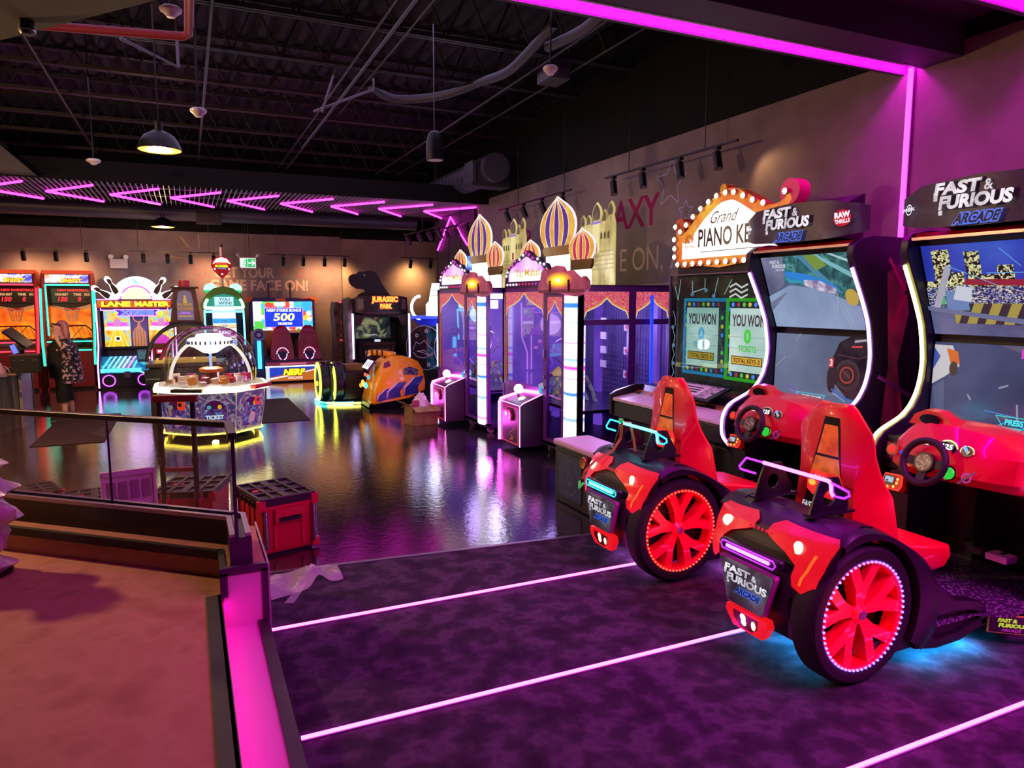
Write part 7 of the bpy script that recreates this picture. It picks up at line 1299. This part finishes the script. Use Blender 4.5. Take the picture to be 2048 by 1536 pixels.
el_ = lambda cx, cy, rx, ry, z, n=20, a0=0, a1=2*pi, bump=0: [(cx+rx*cos(a0+(a1-a0)*k/n), cy+ry*sin(a0+(a1-a0)*k/n), z+bump*sin(3*(a0+(a1-a0)*k/n))) for k in range(n)]
blkc = C('100c10',.8)
m = MB(); m.loft([el_(.0,0,.20,.215,.70), el_(.01,0,.205,.215,.85), el_(.02,0,.205,.21,.98), el_(.02,0,.19,.205,1.10), el_(.03,0,.185,.20,1.20), el_(.01,0,.13,.185,1.29), el_(.0,0,.085,.14,1.335)], blkc); dr = obj('dress', m, t, angle=60)
m = MB(); lg = C('c8b8bc',.6); 
for a in (-.03,.0,.03): m.box(.196,.206,a-.008,a+.008,1.15,1.19,lg)
m.box(.196,.206,-.035,.035,1.165,1.175,lg); m.box(.10,.13,.165,.18,1.16,1.19,lg); obj('logo', m, dr)
m = MB()
for s, kn, lo in ((1,(.06,.10,.46),(.055,.10,.26)),(-1,(-.04,-.10,.46),(-.08,-.10,.26))): m.loft([el_(.0,s*.095,.145,.125,.80,14), el_((kn[0])*.5,s*.10,.125,.115,.62,14), el_(kn[0],kn[1],.105,.10,.44,14), el_(lo[0],lo[1],.10,.095,.30,14)], blkc)
obj('trousers', m, t, angle=60)
flo = N([(0,'141016'),(0.30,'6a4a58'),(0.42,'c890a0'),(0.55,'1c161c'),(0.72,'b8a8a0'),(0.85,'3a2c38')], 30, .8, kind='voronoi', interp='CONSTANT')
m = MB(); a0, a1 = radians(66), radians(294)
rows = []
for z, rx, ry in ((.62,.27,.27),(.74,.265,.265),(.90,.25,.255),(1.05,.235,.245),(1.18,.215,.235),(1.27,.17,.215),(1.325,.11,.17),(1.36,.075,.10)): rows.append(el_(-.02,0,rx,ry,z,24,a0,a1,.008))
m.loft(rows, flo, closed=False); m.loft([[(p[0]*.95,p[1]*.95,p[2]) for p in r] for r in rows][::-1], flo, closed=False)
m.tube([(0,.16,1.30),(.01,.25,1.22),(.02,.33,1.125),(.055,.26,1.215)], [.085,.08,.078,.06], flo, 12); m.tube([(0,-.16,1.30),(-.02,-.23,1.17),(-.03,-.26,1.04),(.02,-.26,.94)], [.085,.08,.07,.06], flo, 12); obj('cardigan', m, t, angle=60)
for a, b_, rz in (((.05,.10),0,0),((-.12,-.10),0,-.9)):
    m = MB(); M_ = Matrix.Translation((a[0],a[1],0)) @ Matrix.Rotation(rz,4,'Z'); R0 = lambda z, k: [M_ @ Vector(p) for p in el_(.075,0,.145*k,.05*k,z,16)]
    m.loft([R0(0,1),R0(.015,1.02),R0(.045,.95),R0(.062,.75)], C('0e0b0e',.6)); m.loft([R0(-.002,1.03),R0(.008,1.03)], C('8a8088',.6)); obj('shoe', m, t, angle=60)
hr = N([(0.35,'8a4a52'),(0.55,'b87078'),(0.75,'d8a098')], 14, .55, stretch=(1,1,.2)); m = MB()
m.ball((-.03,0,1.568), .104, hr, 18, (.84,1.0,.86)); rows = []
for z, cx, rx, ry in ((1.58,-.05,.065,.106),(1.50,-.06,.06,.108),(1.42,-.06,.070,.112),(1.36,-.07,.060,.10),(1.33,-.072,.045,.08)): rows.append(el_(cx,0,rx,ry,z,18,0,2*pi,.006))
m.loft(rows, hr); o = obj('hair', m, t, angle=70)
m = MB(); m.tube([(.02,.10,1.585),(.09,.085,1.595),(.125,0,1.60),(.09,-.085,1.595)], .012, BLACK, 6); obj('sunglasses', m, o)
m = MB()
for s in (-1,1): m.ball((.113,s*.034,1.525), .010, C('e8e0e0',.3), 8); m.ball((.121,s*.034,1.525), .006, C('1c1414',.3), 8); m.box(.112,.124,s*.034-.016,s*.034+.016,1.542,1.547,C('6a4a3c',.6))
obj('eyes', m, t)
m = MB(); m.ball((.130,0,1.462), .020, C('a84a50',.5), 10, (.5,1,.35)); obj('mouth', m, t)
m = MB(); m.ball((.04,.092,1.50), .022, skin, 10, (1,.4,1.4)); obj('ear', m, t)
m = MB(); m.lathe([(.036,-.012),(.038,0),(.036,.012)], BLACK, (.078,.18,1.305), (.25,-.65,.75), 14); obj('watch', m, t)
# ------------------------------------------------------------ tool boxes by the railing
def toolbox(loc, rz, sx, sy, sz, label, front_bars=True, handle=False, badge=True):
    t = thing('tool_box', label, 'tool box', loc, rz, 'red and black tool boxes'); rd = C('c01430',.5)
    m = MB(); b0 = .012
    m.loft([[(x*k,y*k,z) for x, y in ((-sx,-sy),(sx,-sy),(sx,sy),(-sx,sy))] for z, k in ((.02,.93),(.05,.97),(sz*.86,1.0))], rd); m.box(-sx*.9,sx*.9,-sy*.9,sy*.9,0,.03,BLACK)
    for x in (-1,1): m.box(x*sx-.03,x*sx+.03,-sy-.012,-sy+.03,sz*.78,sz*.97,rd); m.box(x*sx-.03,x*sx+.03,-sy-.012,-sy+.03,.02,.09,rd)
    for y in (-.4,.0,.4): m.box(-sx-.008,-sx,y*sy*2*.5-.015,y*sy*2*.5+.015,.08,sz*.8,rd)
    m.box(-sx*.5-.02,-sx*.5+.01,-sy-.008,-sy,.06,sz*.8,rd); m.box(sx*.5-.01,sx*.5+.02,-sy-.008,-sy,.06,sz*.8,rd); obj('bin', m, t, bevel=.006)
    m = MB(); lk = C('1e1418',.5); lr = C('30202a',.5); m.box(-sx-.01,sx+.01,-sy-.005,sy+.01,sz*.86,sz*.96,lk)
    for i in range(5): x = -sx+2*sx*i/4; m.box(x-.012,x+.012,-sy,sy,sz*.96,sz*1.0,lr)
    for j in range(4): y = -sy+2*sy*j/3; m.box(-sx,sx,y-.012,y+.012,sz*.96,sz*1.0,lr)
    m.box(-.03,.03,-sy,sy,sz*.96,sz*.995,lr)
    for k in range(6): y = -sy*.8+sy*1.6*k/5; m.box(-sx-.02,-sx-.005,y-.014,y+.014,sz*.80,sz*.90,lk)
    ld = obj('lid', m, t, bevel=.004)
    if badge: m = MB(); m.box(-sx*.75,-sx*.35,sy*.05,sy*.30,sz*.96,sz*.975,C('c02848',.4)); obj('badge', m, ld)
    if front_bars:
        for x in (-1,1): m = MB(); m.cyl((x*(sx-.02),-sy-.035,.08),(x*(sx-.02),-sy-.035,sz*.80),.017,C('a898b0',.25,.9),n=12); m.cyl((x*(sx-.02),-sy-.04,.09),(x*(sx-.02),-sy,.09),.014,rd,n=8); m.cyl((x*(sx-.02),-sy-.04,sz*.79),(x*(sx-.02),-sy,sz*.79),.014,rd,n=8); obj('corner_bar', m, t)
        m = MB(); m.prism([(-.12,sz*.80),(.12,sz*.80),(.12,sz*.58),(.09,sz*.58),(.09,sz*.66),(-.09,sz*.66),(-.09,sz*.58),(-.12,sz*.58)][::-1], -sy-.03, -sy-.005, rd, 'y'); m.box(-.09,.09,-sy-.035,-sy-.01,sz*.58,sz*.64,BLACK); m.box(-.12,.12,-sy-.03,-sy-.005,sz*.56,sz*.60,rd); obj('latch', m, t, fix=True)
    else:
        for x in (-.35,.35): m = MB(); m.box(x*sx*1.6-.035,x*sx*1.6+.035,-sy-.02,-sy,sz*.82,sz*.97,C('c8a868',.4,.4)); obj('latch', m, t)
    if handle:
        m = MB()
        for x in (-.13,.13): m.box(x-.025,x+.025,-sy-.055,-sy-.02,.08,sz*.9,rd); m.cyl((x,-sy-.04,sz*.3),(x,-sy-.04,1.20),.021,C('141014',.45),n=12); m.cyl((x,-sy-.04,.66),(x,-sy-.04,.72),.028,BLACK,n=12)
        m.box(-.12,.12,-sy-.055,-sy-.025,.60,.635,C('a02030',.45)); m.box(-.175,.175,-sy-.07,-sy-.01,1.18,1.235,C('8a3a28',.5)); obj('pull_handle', m, t, bevel=.006)
        m = MB(); m.tube([(-.03,-sy-.03,sz*.75),(-.03,-sy-.05,sz*.62),(.03,-sy-.05,sz*.62),(.03,-sy-.03,sz*.75)], .006, CHROME, 6); obj('bail', m, t)
    return t
toolbox((.585,5.98,0), .26, .215, .285, .47, 'red and black tool box at the end of the railing, clear of the glass')
toolbox((-.03,6.62,0), -.30, .235, .26, .42, 'red and black tool box with tall pull handle, behind the glass railing', False, True)
toolbox((-.82,7.08,0), .1, .24, .24, .30, 'red and black tool box with pale latches, left of the white lid', False)
toolbox((-1.42,7.60,0), .35, .24, .2, .28, 'low tool box farthest left behind the glass railing', False)
m = MB(); M_ = Matrix.Translation((-.46,6.02,.002)) @ Matrix.Rotation(.18,4,'Z') @ Matrix.Rotation(-.12,4,'X'); wl = C('efe0d8',.5); m.box(-.19,.19,-.01,.01,0,.68,wl,M_); 
for x in (-.19,.165): m.box(x,x+.025,-.03,.01,0,.70,wl,M_)
m.box(-.19,.19,-.03,.01,.66,.705,wl,M_)
for i in range(4):
    for j in range(3): x = -.15+.08*i; z = .10+.19*j; m.box(x,x+.06,-.018,-.008,z,z+.14,C('a89890',.5),M_)
tag(obj('tray_lid', m, bevel=.006), 'pale plastic tray lid standing upright behind the glass railing', 'tray lid')
# clear plastic sheet on the carpet, wrapped bundle at the left edge
pl = bpy.data.materials.new('clear_plastic'); pl.use_nodes = True; n = pl.node_tree.nodes; l = pl.node_tree.links; n.clear()
o_ = n.new('ShaderNodeOutputMaterial'); mx = n.new('ShaderNodeMixShader'); tr = n.new('ShaderNodeBsdfTransparent'); b = n.new('ShaderNodeBsdfPrincipled'); b.inputs['Base Color'].default_value = (.75,.68,.76,1); b.inputs['Roughness'].default_value = .25; mx.inputs[0].default_value = .42
l.new(tr.outputs[0], mx.inputs[1]); l.new(b.outputs[0], mx.inputs[2]); l.new(mx.outputs[0], o_.inputs[0])
m = MB(); rr = random.Random(8); nx, ny = 22, 12; vs = []
A_, B_, C_, D_ = Vector((.40,5.22,0)), Vector((.88,5.28,0)), Vector((.93,4.95,0)), Vector((.42,4.78,0))
for j in range(ny):
    for i in range(nx):
        u, v = i/(nx-1), j/(ny-1); p = (A_.lerp(B_,u)).lerp(D_.lerp(C_,u),v); pinch = 1-.55*math.exp(-((u-.68)/.10)**2); p.y = 5.05+(p.y-5.05)*pinch; p.z = .016+.07*abs(sin(6.5*u+2*v))*sin(pi*v)*(.4+.6*rr.random())+.05*math.exp(-((u-.66)/.12)**2); vs.append(p)
m.add(vs, [(j*nx+i,j*nx+i+1,(j+1)*nx+i+1,(j+1)*nx+i) for j in range(ny-1) for i in range(nx-1)], pl); m.add([(.62,4.95,.02),(.68,4.93,.04),(.55,4.68,.015),(.49,4.70,.015)], [(0,1,2,3)], pl); tag(obj('plastic_sheet', m, angle=180), 'crumpled clear plastic sheet lying on the carpet near the step', 'plastic sheet')
m = MB(); rr = random.Random(2); rows = []
for i in range(15):
    z = .34+.80*i/14; r0 = .13+.05*sin(2.2*i)+(.05 if 4 < i < 10 else 0)
    if i > 12: r0 *= .6
    rows.append([(-1.22+r0*cos(a)*(1+.16*sin(4*a+i*1.3)+.06*rr.random()), 5.12+r0*sin(a)*(1+.16*cos(3*a+i)+.06*rr.random()), z) for a in [2*pi*k/20 for k in range(20)]])
m.loft(rows, N([(0.3,'b89098'),(0.6,'e0c8d0')],9,.25,coat=.4)); m.cyl((-1.22,5.12,.34),(-1.22,5.12,.36),.17,BLACK,n=20); tag(obj('wrapped_bundle', m, angle=50), 'plastic wrapped bundle standing on the tan platform at the left frame edge', 'bundle')
